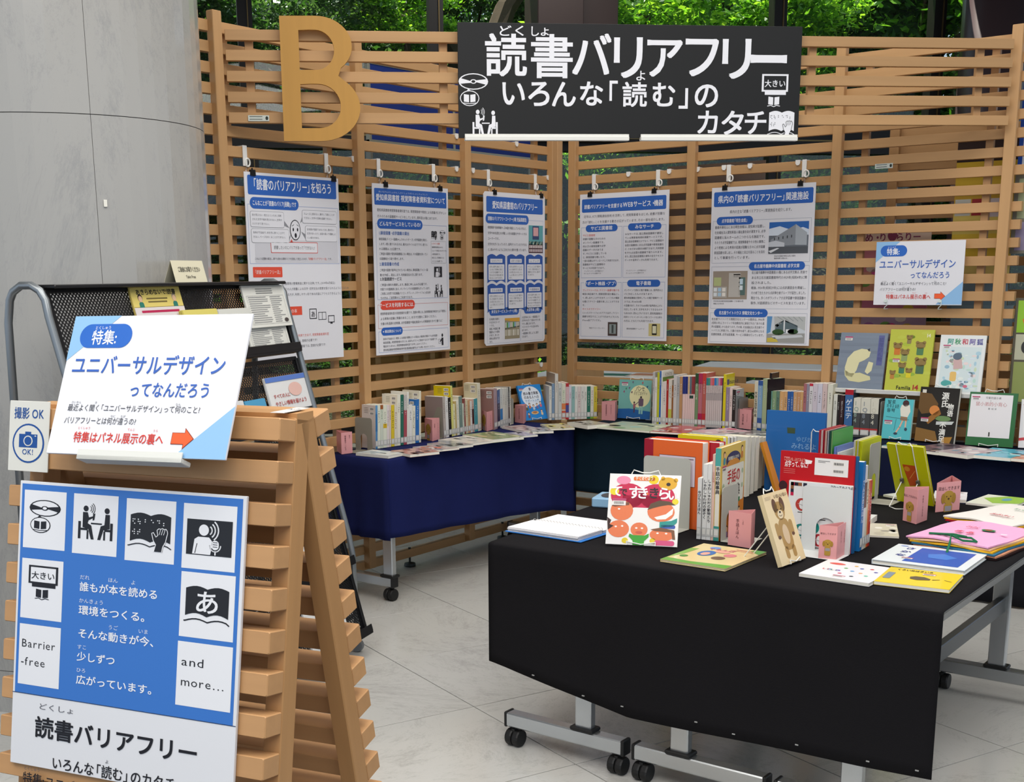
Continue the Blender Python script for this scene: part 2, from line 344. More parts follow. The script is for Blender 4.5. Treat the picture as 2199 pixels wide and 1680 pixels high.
# ---------------- floor: marble tiles on a slab
MTILE=marble('marble_tile','#c3c2bd','#a09e99',1.4,.16,True); MCOL=marble('marble_column','#a2a09b','#898988',1.3,.16)
fl=MB(); fl.box((-16,-12,-.05),(14,24,-.004)); FLOOR=obj('floor',fl,mt=mat('#4e4a46',.5),kind='structure')
ta=math.radians(-21.5); A=V((math.cos(ta),math.sin(ta),0)); B=V((-math.sin(ta),math.cos(ta),0)); TS=.64
c0=V((2.211,-3.212,0)); tm=MB(); tm.bbox((.0022,.0022,-.004),(TS-.0022,TS-.0022,0),.0006); TME=tm.mesh('tile'); TME.materials.append(MTILE)
cand=[]
for i in range(-16,10):
    for j in range(-9,15):
        o=c0+A*(i*TS)+B*(j*TS); c=o+(A+B)*TS/2; d=c-CAM
        z=d.dot(cF)
        if z<.8: continue
        x,y=proj(c); 
        if -350<x<2550 and 500<y<2100 and z<10.2 and (c-V((.065,-3.514,0))).length>.2: cand.append((z,o))
cand.sort(key=lambda t:t[0])
for z,o in cand[:300]:
    obj('tile',TME,FLOOR,M=Fr(o,A,B))
if len(cand)>300:
    far=MB()
    for z,o in cand[300:]:
        g=.0015; far.add([o+A*a+B*b for a,b in ((g,g),(TS-g,g),(TS-g,TS-g),(g,TS-g))],[(0,1,2,3)])
    obj('tile',far,FLOOR,mt=MTILE,kind='stuff')
# ---------------- marble clad column
colc=V((.065,-3.514,0)); 
CO=thing('marble_column',colc,'large round column clad in polished grey marble at the left','column',kind='structure')
a0=-20.9
for zi,(z0,z1) in enumerate(((0,.158),(.1605,2.089),(2.0915,4.05),(4.0525,5.29))):
    for q in range(4):
        s=MB(); g=.08; n=14; aa=[math.radians(a0+90*q+g+(90-2*g)*i/n) for i in range(n+1)]
        for r0,r1 in ((.559,.53),):
            P=[(r0*math.cos(t),r0*math.sin(t)) for t in aa]+[(r1*math.cos(t),r1*math.sin(t)) for t in aa[::-1]]
            s.prism(P,z0,z1)
        obj('panel',s,CO,mt=MCOL)
s=MB(); s.lathe([(.531,0),(.531,5.29)],n=40); obj('core',s,CO,mt=mat('#77756f',.7))
# ---------------- window wall with mullions, transom, columns
Wd=V((.636,.771,0)).normalized(); Wn=V((Wd.y,-Wd.x,0)); Wo=V((-3.65,3.74,0))
DARK=mat('#17130f',.45); BRN=mat('#2c1e1a',.5)
def onw(px,py=300,off=0): return atp(px,py,Wo+Wn*off,Wn)
def wpos(px): return (onw(px)-Wo).dot(Wd)
k=MB(); ca=Wo-Wd*14+Wn*.2; cb=Wo+Wd*16+Wn*.2; k.prism([(ca.x,ca.y),(-16,-12),(16,-12),(16,cb.y-2),(cb.x,cb.y)],5.3,5.5) if True else 0; obj('ceiling',k,mt=mat('#8d8a84',.8),kind='structure')
WW=thing('window_1',Fr(Wo,Wd,(0,0,1),Wn),'tall dark framed window wall behind the lattice','window',kind='structure')
xs=[wpos(p) for p in (150,537,938,1660,1995,2330)]
def mull(x,wd=.07,dp=.14): 
    b=MB(); b.box((x-wd,-.0,-dp/2),(x+wd,5,dp/2)); obj('mullion',b,WW,mt=DARK)
    b=MB(); b.box((x+wd*.3,0,dp/2),(x+wd*.45,5,dp/2+.012)); obj('seal_strip',b,WW,mt=mat('#6b5a3a',.4,.6))
for x in xs: mull(x)
def beam(y0,y1,dp,m=DARK): b=MB(); b.box((-9,y0,-dp/2),(9,y1,dp/2)); obj('transom',b,WW,mt=m)
zt=onw(1100,325).z; beam(zt,zt+.30,.2); beam(.0,.12,.2); beam(4.95,5.25,.3)
b=MB(); b.box((-9,zt+.12,.1),(9,zt+.135,.115)); obj('seal_strip',b,WW,mt=mat('#7b6a44',.4,.6))
ed=[-9]+xs+[9]
for i in range(len(ed)-1):
    for (y0,y1) in ((.12,zt),(zt+.3,4.95)):
        b=MB(); b.box((ed[i]+.06,y0,-.006),(ed[i+1]-.06,y1,.006)); obj('pane',b,WW,mt=window_glass())
# square brown pillar and round brown pillar
p0=onw(1155,300,.35); p1=onw(1333,300,.35); 
SP=MB(); wid=(p1-p0).length; SP.bbox((0,0,-.5),(wid*.54,5.29,0),.01); SP.bbox((wid*.54+.01,0,-.55),(wid,5.29,-.12),.01)
obj('dark_pillar',SP,M=Fr(p0,Wd,(0,0,1),Wn),mt=BRN,label='square dark brown pillar by the window behind the big black sign',cat='pillar',kind='structure')
p0=onw(2062,250,.4); p1=onw(2182,250,.4); s=MB(); r=(p1-p0).length/2; s.lathe([(r,0),(r,5.29)],n=32)
obj('round_pillar',s,M=(p0+p1)/2*1,mt=mat('#4a3a3c',.35),smooth=True,label='round dark brown pillar by the window, right of the lattice header',cat='pillar',kind='structure').location.z=0
# ---------------- outdoors
og=MB(); P=[]
O0=Wo-Wn*.5
for i in range(14):
    row=[]
    for j in range(21):
        d=i*1.3; h=-.1+ .42*max(0,d-.6)+ .12*math.sin(i*1.7+j*.9); row.append(O0-Wn*d+Wd*(-14+j*1.4)+V((0,0,h)))
    P.append(row)
og.grid(P); obj('garden_slope',og,mt=mat('#3a3822',.9,var=.8,vscale=3),kind='structure',label='leaf-littered earth slope outside the window',cat='ground')
LEAF=[leafmat(h) for h in ('#3f6a22','#6a9a2e','#2f5022','#8fb83a','#47603a')]
def leafmesh(name,n,R,lm,sz=.09,seed=0,flat=.7,shell=.35):
    random.seed(seed); b=MB(); b.mats=lm
    cl=[(V((random.gauss(0,1),random.gauss(0,1),random.gauss(0,1))).normalized()*R*random.uniform(shell,1),R*random.uniform(.18,.34)) for _ in range(26)]
    for i in range(n):
        c,r=random.choice(cl); p=c+V((random.gauss(0,.5),random.gauss(0,.5),random.gauss(0,.4)))*r; p.z*=flat
        u=V((random.gauss(0,1),random.gauss(0,1),random.gauss(0,.6))).normalized(); w=u.cross(V((random.gauss(0,.6),random.gauss(0,.6),1))).normalized()
        s=sz*random.uniform(.6,1.3); b.cur=random.randrange(len(lm))
        b.add([p-u*s*.5,p+w*s*.24,p+u*s*.5,p-w*s*.24],[(0,1,2,3)])
    me=D.meshes.new(name); me.from_pydata(b.v,[],b.f); 
    for mm in lm: me.materials.append(mm)
    me.polygons.foreach_set('material_index',b.m); me.update(); return me
CR=[leafmesh('foliage',9000,1.0,[LEAF[0],LEAF[2],LEAF[4]],.075,1),leafmesh('foliage',9000,1.0,[LEAF[1],LEAF[3],LEAF[0]],.085,2),leafmesh('foliage',7000,1.0,[LEAF[2],LEAF[0],LEAF[1]],.11,3),leafmesh('foliage',9000,1.0,[LEAF[2],LEAF[4]],.06,4)]
BARK=mat('#4a3a2c',.9,var=.5,vscale=8,bump=.8,bscale=30)
def tree(px,dist,h,R,kind,label,trunk=.09,cat='tree',name='leafy_tree',sq=1.0,lean=0,base=None):
    d=ray(px,593); d.z=0; d.normalize(); dist+=2.6; p=CAM+d*(dist/ d.dot(V((cF.x,cF.y,0)).normalized())); g=max(0,((p-O0).dot(-Wn))); z=-.1+.42*max(0,g-.6); p.z=z-.1
    t=thing(name,p,label,cat,'plants in the garden outside the window')
    b=MB(); random.seed(int(px*7+dist)); a=random.uniform(0,6); bend=V((math.cos(a),math.sin(a),0))*.25
    if trunk>0: h=min(h,max(1.5,1.546+500/FPX*dist-p.z))
    pts=[V((0,0,0)),bend*.4+V((0,0,h*.3)),bend*.2+V((0,0,h*.65)),bend+V((0,0,h))]
    if trunk>0:
        b.tube(pts,[trunk*1.2,trunk,trunk*.8,trunk*.4],8)
        for q in range(4):
            a=random.uniform(0,6.3); e=V((math.cos(a)*R*.8,math.sin(a)*R*.8,random.uniform(.2,.7)*R)); s0=pts[2]*random.uniform(.7,1.2); b.tube([s0,s0+e*.5+V((0,0,.1)),s0+e],[trunk*.45,trunk*.3,trunk*.12],6)
        obj('trunk',b,t,mt=BARK)
    if trunk>0: hs=[1.546+(593-py_)/FPX*dist-p.z for py_ in ((40,250,430) if dist<19 else (120,330))]
    else: hs=[h]
    for q,hh in enumerate(hs):
        f=obj('foliage',CR[kind],t); f.location=(bend.x+(random.uniform(-.5,.5) if q else 0),bend.y,hh); f.scale=(R*(1-.12*q),R*(1-.12*q),R*sq); f.rotation_euler=(0,0,random.uniform(0,6)); f['kind']='stuff'
    return t
LB=['broad dark green leafy tree','bright yellow-green maple-like tree','coarse mid green bushy tree','fine-leaved dark evergreen tree']
n=0
for i,(px,dist,h,R,kd) in enumerate([(430,13.5,2.2,1.1,0),(560,15,3.4,1.5,3),(700,14,4.6,1.4,3),(850,16,4.4,1.9,0),(1010,17,4.2,1.8,3),(1150,15,3.8,1.3,0),(1390,13.2,4.3,1.25,1),(1540,15,3.6,1.6,1),
     (1700,14,4.5,1.1,1),(1800,15.5,3.6,1.6,0),(1940,16,3.9,1.7,2),(2100,17,3.8,1.8,3),(2230,14,3.3,1.4,0),(480,19,5.0,2.6,0),(760,20,5.4,2.6,3),(1040,21,5.6,2.9,3),(1320,20,5.2,2.8,0),(1600,20,5.4,2.7,3),(1880,21,5.6,2.9,0),(2180,21,5.6,2.9,3),(300,15,3.4,1.6,2),(900,13,4.9,.8,1)]):
    tree(px,dist,h,R,kd,LB[kd]+' outside, seen near '+['the column edge','the left end of the lattice','the top of the wooden letter','the gap between letter and black sign','the left end of the black sign','the square pillar','the right half of the black sign','the right end of the black sign','the top right corner of the black sign','the header right of the black sign','the second mullion from the right','the round pillar','the right edge behind the round pillar','the back row far left','the back row behind the letter','the back row left of the sign','the back row behind the square pillar','the back row behind the sign','the back row right of the sign','the back row far right','the column, mostly hidden','the top edge above the black sign left end'][i])
SB=['low dark green shrub','low bright green shrub','coarse-leaved low shrub','fine low evergreen shrub']
i=0
for dist,zz in ((11.6,.3),(12.8,.35),(14.2,.4),(15.8,.45),(17.6,.5)):
    for px in range(440,2260,165):
        i+=1; random.seed(i*13); kd=random.choice((0,3,3,2,0)); o=tree(px+random.uniform(-50,50),dist+random.uniform(-.3,.3),zz+random.uniform(0,.25),random.uniform(.6,.95),kd,SB[kd]+' on the slope outside, %s row, %s from the left'%({11.6:'front',12.8:'second',14.2:'middle',15.8:'fourth',17.6:'rear'}[dist],['first','second','third','fourth','fifth','sixth','seventh','eighth','ninth','tenth','eleventh','twelfth'][(px-440)//165]),0,'shrub','garden_shrub',.8)
# big leaning limb across the gap between letter and sign
b=MB(); p=lambda px,py,d: CAM+ray(px,py)*(d+2.2)
b.tube([p(700,-40,13.5),p(770,25,13.4),p(830,48,13.3),p(890,52,13.2),p(960,75,13.2),p(1010,160,13.2)],[.05,.08,.1,.12,.16,.2],8); b.tube([p(860,-60,13.2),p(870,0,13.2),p(890,50,13.2)],[.05,.07,.09],8)
b.tube([p(1010,160,13.2),V((p(1010,160,13.2).x,p(1010,160,13.2).y,.2))],[.2,.24],8)
b.tube([p(1130,-40,13.6),p(1085,20,13.5),p(1060,90,13.4),V((p(1060,90,13.4).x,p(1060,90,13.4).y,.2))],[.1,.14,.16,.2],8)
obj('bare_tree',b,mt=BARK,label='thick bare tree limb reaching up between the wooden letter and the black sign',cat='tree')
# ---------------- lattice panels
ZK=lambda k:2.2826-k*.08408
WX=wood('#ba9163',axis='X'); WY=wood('#ba9163',axis='Y'); WZ=wood('#be9567',axis='Z')
SH=.046
def lattice(name,M,L,posts,label,x0=0,x1=None,stiles=True,ks=range(-4,27),zb=.06,backing=None,shelf=None,group='lattice panels of the booth wall',cat='screen',zt=2.655,foot=True):
    t=thing(name,M,label,cat,group); x1=L if x1 is None else x1      # local: x along, y up, z towards the viewer
    sm=MB(); sm.bbox((x0,0,-.055),(x1,SH,-.022),.0015); sme=sm.mesh('slat'); sme.materials.append(WX)
    for k in ks:
        obj('slat',sme,t,M=(0,ZK(k)-SH,0))
    for a in posts:
        b=MB(); b.bbox((a,zb,-.03),(a+.05,zt,.012),.003); obj('post',b,t,mt=WY)
    if stiles:
        for a in stiles:
            b=MB(); b.bbox((a,zb+.1,-.085),(a+.036,zt-.03,-.056),.002); obj('stile',b,t,mt=WY)
    if backing:
        xa,xb,ya,yb=backing
        b=MB(); b.box((xa,ya,-.125),(xb,yb,-.112)); obj('backing_board',b,t,mt=wood('#a5823f',axis='X',name='oiled_board'))
        for j in range(3):
            xx=xa+(xb-xa)*(.18+.3*j); b=MB(); b.box((xx,ya,-.112),(xx+.04,yb,-.086)); obj('batten',b,t,mt=wood('#c0a068',axis='Y',name='pale_wood'))
    if foot:
        b=MB(); xx=L*.42; b.lathe([(.006,.02),(.006,.06),(.008,.105)],(xx,0,-.03),8,1); b.lathe([(.03,.0),(.032,.006),(.03,.018),(.008,.024)],(xx,0,-.03),16,1); obj('levelling_foot',b,t,mt=mat('#1d2420',.4))
    return t
FL=lambda y0: Fr((0,y0,0),(0,1,0),(0,0,1),(1,0,0))     # left wall: x runs towards the corner
FR=lambda x0: Fr((x0,0,0),(1,0,0),(0,0,1),(0,-1,0))
lattice('lattice_screen',FL(-2.655),.873,[.0],'light wood lattice panel at the left end, behind the wooden letter',x0=-.06,x1=.873,stiles=[.1,.73])
lattice('lattice_screen',FL(-1.782),.87,[0],'light wood lattice panel backed with board, second from the left end',x0=.0,x1=.847,stiles=[.735],backing=(.06,.80,.70,1.98))
lattice('lattice_screen',FL(-.935),.88,[0,.83],'light wood lattice panel backed with board, left of the corner post',x0=.0,x1=.84,stiles=[.74],backing=(.06,.80,.70,1.98))
lattice('lattice_screen',FR(.005),.89,[.055],'light wood lattice panel right of the corner post',x0=.06,x1=.84,stiles=None)
lattice('lattice_screen',FR(.845),.83,[0],'light wood lattice panel behind the facilities poster',x0=.0,x1=.83,stiles=None)
lattice('lattice_screen',FR(1.675),.89,[0,.841],'light wood lattice panel at the right end with picture book ledge',x0=.0,x1=.935,stiles=[.13,.74])
b=MB(); b.bbox((-.045,-.0,.06),(.012,.055,2.655),.003); b2=b; 
obj('corner_post',b,M=V((.0,-.052,0)),mt=WZ,label='light wood corner post joining the two lattice walls',cat='post')
# second lattice screen seen through the right end panel
BK=Fr((1.82,.42,0),(.985,.174,0),(0,0,1),(.174,-.985,0))
lattice('lattice_screen',BK,1.0,[0,.48,.95],'light wood lattice screen standing behind the right end panel',x0=.0,x1=1.0,stiles=None,group=None,zt=2.3,ks=range(0,24))
BK2=Fr((2.95,.25,0),(.96,-.28,0),(0,0,1),(-.28,-.96,0))
lattice('lattice_screen',Fr((2.66,.12,0),(.8,.6,0),(0,0,1),(.6,-.8,0)),1.0,[0],'light wood lattice screen at the right edge of the picture',stiles=None,group=None,x1=1.0)
# header across the open corner
HD=V((2.54,2.54,0)).normalized(); HN=V((HD.y,-HD.x,0)); HL=3.60
HM=Fr((0.005,-2.60,0),HD,(0,0,1),HN); HT=thing('lattice_header',HM,'light wood slatted header spanning the corner, carrying letter and sign','screen')
for zt_ in (2.584,2.502,2.417,2.332,2.247):
    for a,b_ in ((.0,1.79),(1.795,HL-.0)):
        b=MB(); b.bbox((a+.01,zt_-.044,-.03),(b_-.01,zt_,0),.0015); obj('slat',b,HT,mt=WX)
for a in (.09,.93,1.72,1.83,2.62,3.43):
    b=MB(); b.bbox((a,2.21,-.055),(a+.036,2.575,-.031),.002); obj('stile',b,HT,mt=WY)
# ---------------- wooden letter B
BM=Fr((.0,0,0),HD,(0,0,1),HN); o=atp(612,304,HM.translation+HN*.03,HN); BM.translation=o; W_,H_=.335,.508
def bx(x,y): return ((x-560)*.000655,(915-y)*.000613)
outer=[bx(547+13,85),bx(547+13,915),bx(760,915)]+[bx(*p) for p in ellp(800,682,262,233,88,-62)]+[bx(925,478)]+[bx(*p) for p in ellp(770,262,250,200,50,-90)][0:]
outer=[bx(555,88),bx(555,915),bx(760,915)]+[bx(*p) for p in ellp(800,688,262,227,90,-50,18)]+[bx(925,478)]+[bx(*p) for p in ellp(790,280,228,195,48,-90,18)]+[bx(760,85)]
c1=[bx(675,180),bx(675,440),bx(740,440)]+[bx(*p) for p in ellp(780,308,122,132,90,-90,16)]+[bx(740,176)]
c2=[bx(675,535),bx(675,828),bx(740,828)]+[bx(*p) for p in ellp(790,680,145,148,90,-90,16)]+[bx(740,532)]
obj('wooden_letter',plate([outer,c1,c2],0,.02),M=BM,mt=wood('#b5863f',axis='Y',name='plywood'),label='large plywood capital letter B fixed to the left of the header',cat='letter')
# ---------------- black sign
SO=atp(985,297,HM.translation+HN*.035,HN); SM=Fr(SO,HD,(0,0,1),HN); SW=1.551; SHt=.478
ST=thing('title_sign',SM,'long black sign with white Japanese title hung on the lattice header','sign')
b=MB(); b.bbox((0,0,0),(SW,SHt,.007),.001); obj('board',b,ST,mt=mat('#121212',.55))
for a,c in ((997,1348),(1373,1708)):
    xa=inv(SM,a,297)[0]; xb=inv(SM,c,300)[0]; b=MB(); b.bbox((xa,-.012,-.0),(xb,.006,.03),.002); b.bbox((xa,-.012,.02),(xb,.016,.024),.001); obj('ledge',b,ST,mt=mat('#e9e7df',.4))
k=Ink(0,flip=True); k.lift=.0078; k.rough=.5; FG='#ecebee'
def su(x,y): a=inv(SM,960+x*.3638,30+y*.3638); return a[0],-a[1]
ux=.3638/FPX*7.0    # metres per zoom unit, approx
def st(ch,x0,x1,yb,size,bold=2,hs=1):
    X0,Y=su(x0,yb); X1,_=su(x1,yb); vs,fs,ad=glyph(ch,1); gx0=min(v[0] for v in vs); gx1=max(v[0] for v in vs); gy0=min(v[1] for v in vs)
    sz=size; sx=(X1-X0)/((gx1-gx0)*sz); k.c(FG)
    for q,(dx,dy) in enumerate(BO[bold]): k.l=q*.13; k.add([k.P(X0+(vx+dx*.8-gx0)*sz*sx,Y-(vy+dy*.8-gy0)*sz) for vx,vy in vs],fs)
    k.l=0
H1=lambda y0,y1,x,ch,b=2: (su(x,y1)[1]-su(x,y0)[1])/(lambda g:(max(v[1] for v in g)-min(v[1] for v in g)))(glyph(ch,0)[0])
for ch,x0,x1,y0,y1,b in [('読',228,466,120,366,2),('書',498,735,124,376,2),('バ',740,962,120,356,2),('リ',985,1145,143,375,2),('ア',1180,1380,158,368,2),('フ',1405,1592,152,365,2),('リ',1622,1782,152,380,2),('ー',1792,1998,248,285,2),
   ('ど',310,378,70,130,1),('く',402,450,72,130,1),('し',497,540,76,132,1),('ょ',552,598,84,130,1),('よ',1115,1166,338,394,1),
   ('い',328,455,408,535,2),('ろ',480,600,405,542,2),('ん',620,755,405,545,2),('な',785,915,403,540,2),('「',958,1002,398,512,2),('読',1034,1174,405,548,2),('む',1212,1340,410,545,2),('」',1366,1415,442,558,2),('の',1460,1592,420,550,2),
   ('カ',1476,1590,575,705,2),('タ',1617,1742,575,712,2),('チ',1754,1876,578,708,2)]:
    st(ch,x0,x1,y1,H1(y0,y1,(x0+x1)/2,ch,b),b)
def sicon(fn,x0,y0,x1,y1,sx=1):
    a=su(x0,y0); b=su(x1,y1); fn(k,a[0],a[1],(b[1]-a[1])/100,FG,'#121212')
sicon(icon_cd,58,345,250,548); sicon(icon_read,145,560,350,726); sicon(icon_mon,1838,352,2000,560); 
a=su(1893,552); b_=su(1893,728); s=(b_[1]-a[1])/100; icon_braille(k,a[0],a[1],s,FG,'#121212')
obj('lettering',k,ST)
# ---------------- hanging posters
WH=mat('#e9e7e2',.45); BK_=mat('#141314',.4); BL='#2f62b4'; TX='#3b3a44'
def pill(k,x,y,w,h,t,size,c=BL,bold=1,r=None,sx=None):
    k.rr(x,y,w,h,r or h/2,c,5); k.l+=1; k.text(t,x+w/2,y+h*.5+size*.36,size,'#f2f2f4',bold,'c',fit=sx); k.l-=1
def poster_sheet(name,M,w,h,label,group='posters hung on the lattice walls',cat='poster',rc=0,th=.003):
    t=thing(name,M,label,cat,group); b=MB()
    if rc: b.prism([(w-rc,0),(w,rc),(w,h-rc),(w-rc,h),(rc,h),(0,h-rc),(0,rc),(rc,0)],0,th)
    else: b.box((0,0,0),(w,h,th))
    obj('sheet',b,t,mt=mat('#e2e1e5',.35,coat=.15)); k=Ink(h); k.lift=th+.0004; k.rough=.4; return t,k
PL=lambda y,z: Fr((.018,y,z-.841),(0,1,0),(0,0,1),(1,0,0))
PR=lambda x,z: Fr((x,-.018,z-.841),(1,0,0),(0,0,1),(0,-1,0))
mm=.001
def scale_ink(k):    # let drawing calls use millimetres
    P0=k.P; k.P=lambda x,y:(x*mm,k.H-y*mm,k.lift+k.l*k.L) ; return k
# 1
t,k=poster_sheet('poster',PL(-2.530,2.005),.594,.841,'poster titled reading barrier-free, with a shocked face in speech bubbles'); scale_ink(k)
k.rr(18,12,560,84,8,BL); k.l=1; k.text('「読書のバリアフリー」を知ろう',298,70,52,'#f2f2f4',1,'c',fit=500); k.l=0
k.frame(12,138,573,257,1.6,'#7e94c4'); k.l=1; pill(k,26,106,300,50,'こんなことが「読書のバリア(困難)」です',24,sx=270); k.l=1
k.rect(46,290,530,100,'#cfced3'); k.l=2
for (x,y,w,h,ls,px_,py_) in ((24,166,206,70,['目が見えない・見えにくいため、印刷','された文字や絵を見られない。文字が','小さすぎて見づらい。'],262,236),(345,152,230,60,['スムーズに読めない。集中して読むことが','できない。文字や文章を認識できない。'],330,212),(26,242,232,62,['身体が不自由で、本を手に持つことがで','きない。ページをめくることができない。'],270,262),(362,222,212,72,['日本語が母語ではないため、読めない','文字があったり、言語の違いで理解しに','くい部分がある。'],336,250)):
    k.poly([(x+(w if x<200 else 0),y+h*.55),(px_,py_),(x+(w if x<200 else 0),y+h*.85)],'#8b8b90'); k.rr(x,y,w,h,10,'#8b8b90'); k.l+=1; k.rr(x+1.5,y+1.5,w-3,h-3,9,'#e2e1e5'); k.l+=1; k.lines(ls,x+10,y+21,11,19,'#55545c'); k.l-=2
k.ell(298,244,34,46,'#222228',28); k.l=3; k.ell(298,244,30,42,'#e2e1e5',28); k.l=4; k.ell(285,242,4.5,8,'#222228'); k.ell(312,242,4.5,8,'#222228'); k.ell(299,268,7,11,'#222228'); k.line([(278,226),(290,220)],2.5,'#222228'); k.line([(308,220),(320,226)],2.5); k.l=2
k.poly([(262,300),(272,284),(280,300)],'#cf5348'); k.rr(140,298,300,50,5,'#cf5348'); k.l=3; k.rr(143,301,294,44,4,'#e2e1e5'); k.l=4; k.text('読書したいのにバリアがあって「できない」!',290,330,18,'#44434a',0,'c',fit=262)
k.l=3; k.text('このような困難を解消し、誰でも読める環境づくりを目指して成立したのが、',40,378,12,'#55545c',fit=330); k.text('「読書バリアフリー法」',372,378,12.5,'#d8523c',fit=130); k.text('です。',505,378,12,'#55545c')
k.l=0; k.rr(26,410,180,46,4,'#e0523b'); k.l=1; k.text('「読書バリアフリー法」',116,440,20,'#f4e6e2',0,'c',fit=160); k.l=0
k.lines(['正式名称は「視覚障害者等の読書環境の整備推進に関する法律」です。(2019年6月成立)','障害があってもなくても、すべての人が読書による文字・活字文化の恩恵を受けられるようにするため','の法律です。読み書きに困難のある方が、利用しやすい形で本の内容にアクセスできるように'],34,490,13.5,25,'#56555d'); 
k.lines(['なることを目指しています。'],34,565,13.5,24,'#56555d')
k.rect(60,590,262,40,'#e0523b'); k.l=1; k.text('いろいろなかたちの本',190,618,20,'#f4e6e2',0,'c'); k.l=0
k.lines(['文字が大きな本、いろいろな言語の','点字つきの絵本、布の絵本','音声や電子の図書 など','!これらは、障害のある方などどなたでも利用できます。視覚障害者資料室','図書館で貸出をしています。来館利用では、登録が必要です!','利用が困難な方も利用できます。愛知県図書館では、登録が必要です!','などにお問い合わせください。'],44,655,14,25,'#56555d')
k.frame(372,605,44,44,4,'#26262c'); k.text('あ',394,640,30,'#26262c',1,'c'); k.frame(430,622,50,34,3,'#26262c'); k.line([(455,622),(455,656)],3); k.frame(496,640,40,30,4,'#26262c'); k.rect(508,672,16,6,'#26262c')
obj('print',k,t)
# 2
t,k=poster_sheet('poster',PL(-1.697,1.997),.594,.841,'poster about the reading room for visually impaired visitors, dense text and icons'); scale_ink(k)
k.rr(14,22,566,80,6,BL); k.l=1; k.text('愛知県図書館 視覚障害者資料室について',297,78,34,'#f2f2f4',1,'c',fit=545); k.text('あいちけんとしょかん しかくしょうがいしゃしりょうしつ',235,42,10,'#c9d4ea',0,'c',fit=380); k.l=0
k.lines(['愛知県図書館視覚障害者資料室では、視覚障害者や視覚による読書がむずかしい','方々のための図書館サービスをしています。資料室は1階にあります。'],32,132,15.5,30,TX,fit=545)
k.frame(20,192,558,372,1.6,'#7e94c4'); k.l=1; pill(k,30,168,350,48,'どんなサービスをしているの?',24,bold=1); k.l=1
k.text('1.録音図書・点字図書の貸出',40,244,19,'#3d66ac',1)
k.lines(['録音図書(デイジー図書(※)、カセットテープ)・点字図書を貸出し','します。1度に借りられるのは、最大20タイトルまでです。借りら','れる期間は、22日間です。','ご希望の図書が愛知県図書館にない場合は、その図書を持ってい','る図書館から取り寄せします。'],40,272,14,24,TX,fit=378)
k.text('2.録音図書の作成',40,396,19,'#3d66ac',1)
k.lines(['ご希望の図書が音声化されていない場合は、録音図書(デイジー図','書)を作成し、貸出します。利用者在住の方に限ります。'],40,424,14,24,TX,fit=378)
k.text('3.対面朗読サービス',40,470,19,'#33333c',1)
k.lines(['ご希望の資料を朗読します。事前に申し込みが必要です。','対面での対面朗読に加え、オンラインでの対面朗読も行っています。','ご利用には在宅で対応機器(パソコン、タブレット、スマートフォン)をお持','ちの方は、ご自宅等からご利用できます。'],40,497,14,21.5,TX,fit=395)
icon_braille(k,448,214,.5,'#26262c','#e2e1e5'); icon_cd(k,518,214,.5,'#26262c','#e2e1e5'); k.frame(446,272,124,112,1.2,'#9a9aa0'); k.lines(['!※デイジー図書','国際標準規格(DAISY)','によって作成されたデジタル','の録音図書です。','再生には、専用機または','パソコンが必要です。'],452,288,9.5,18,TX)
icon_talk(k,468,396,.66,'#26262c','#e2e1e5'); icon_read(k,468,492,.72,'#26262c','#e2e1e5')
k.l=0; k.frame(20,590,558,118,1.6,'#c76a60'); k.l=1; pill(k,36,570,270,46,'サービスを利用するには…',24,'#dc4a38'); k.l=1
k.lines(['視覚障害者資料室の利用登録が必要です。登録の際には、身体障害者手帳または「視覚に','よる表現の認識に障害のあること」を示す文書をご提示ください。','文書の例:医師の診断書、点字図書館や福祉施設からの障害者を示す文書 など'],36,640,14.5,25,TX,fit=530)
k.l=0; k.frame(20,724,558,104,1.6,'#7e94c4'); k.l=1; pill(k,40,704,165,40,'※郵送貸出について',16); k.l=1
k.lines(['身体の不自由な方、視覚による読書が困難な方への貸出は、郵送料が無料です(点字図書・','録音図書)。視覚障害者の方には、返却もポストに投函するだけで結構です。','電話またはFAX、視覚障害者資料室でお申し込みください。','愛知県図書館視覚障害者資料室(直通電話番号)までお問い合わせください。'],52,766,12.5,18.5,TX,fit=440)
k.ell(528,762,7,9,'#26262c'); k.poly([(520,775),(536,775),(537,815),(522,815)],'#26262c'); k.frame(496,782,18,22,1.5,'#26262c'); k.poly([(506,792),(522,780),(524,788),(508,798)])
obj('print',k,t)
# 3
t,k=poster_sheet('poster',PL(-.7907,1.999),.594,.841,'round-cornered poster with six blue open-book shapes beside the corner post',rc=.015); scale_ink(k)
k.rr(24,25,548,84,8,BL); k.l=1; k.text('愛知県図書館のバリアフリー',298,86,44,'#f2f2f4',1,'c',fit=440); k.l=0
k.frame(18,145,556,480,1.4,'#9fb0d2'); k.l=1; pill(k,16,118,412,52,'読書のバリアフリーコーナー(1階 児童図書室)',24,sx=370)
k.lines(['視覚障害や肢体障害や、日本語を母語としていない方など、','文字や本を読むのが難しい方の読書をサポートする','コーナーです。','文字が大きくなっていたり、音声がついていたりするな','ど、読みやすいように工夫された資料を置いています。'],34,198,16,30,TX,fit=375)
k.rect(428,172,144,110,'#5fa3a8'); k.rect(428,262,144,22,'#c7c9a8'); k.l=2; k.rect(466,176,66,76,'#33466e'); k.l=3; k.rect(474,184,50,48,'#d9a6a6'); k.l=1; k.rect(428,278,144,50,'#47202a'); k.l=2
for i in range(8): k.rect(434+i*17,284,13,16,'#d8c8c4'); k.rect(434+i*17,306,13,16,'#c9b9b9')
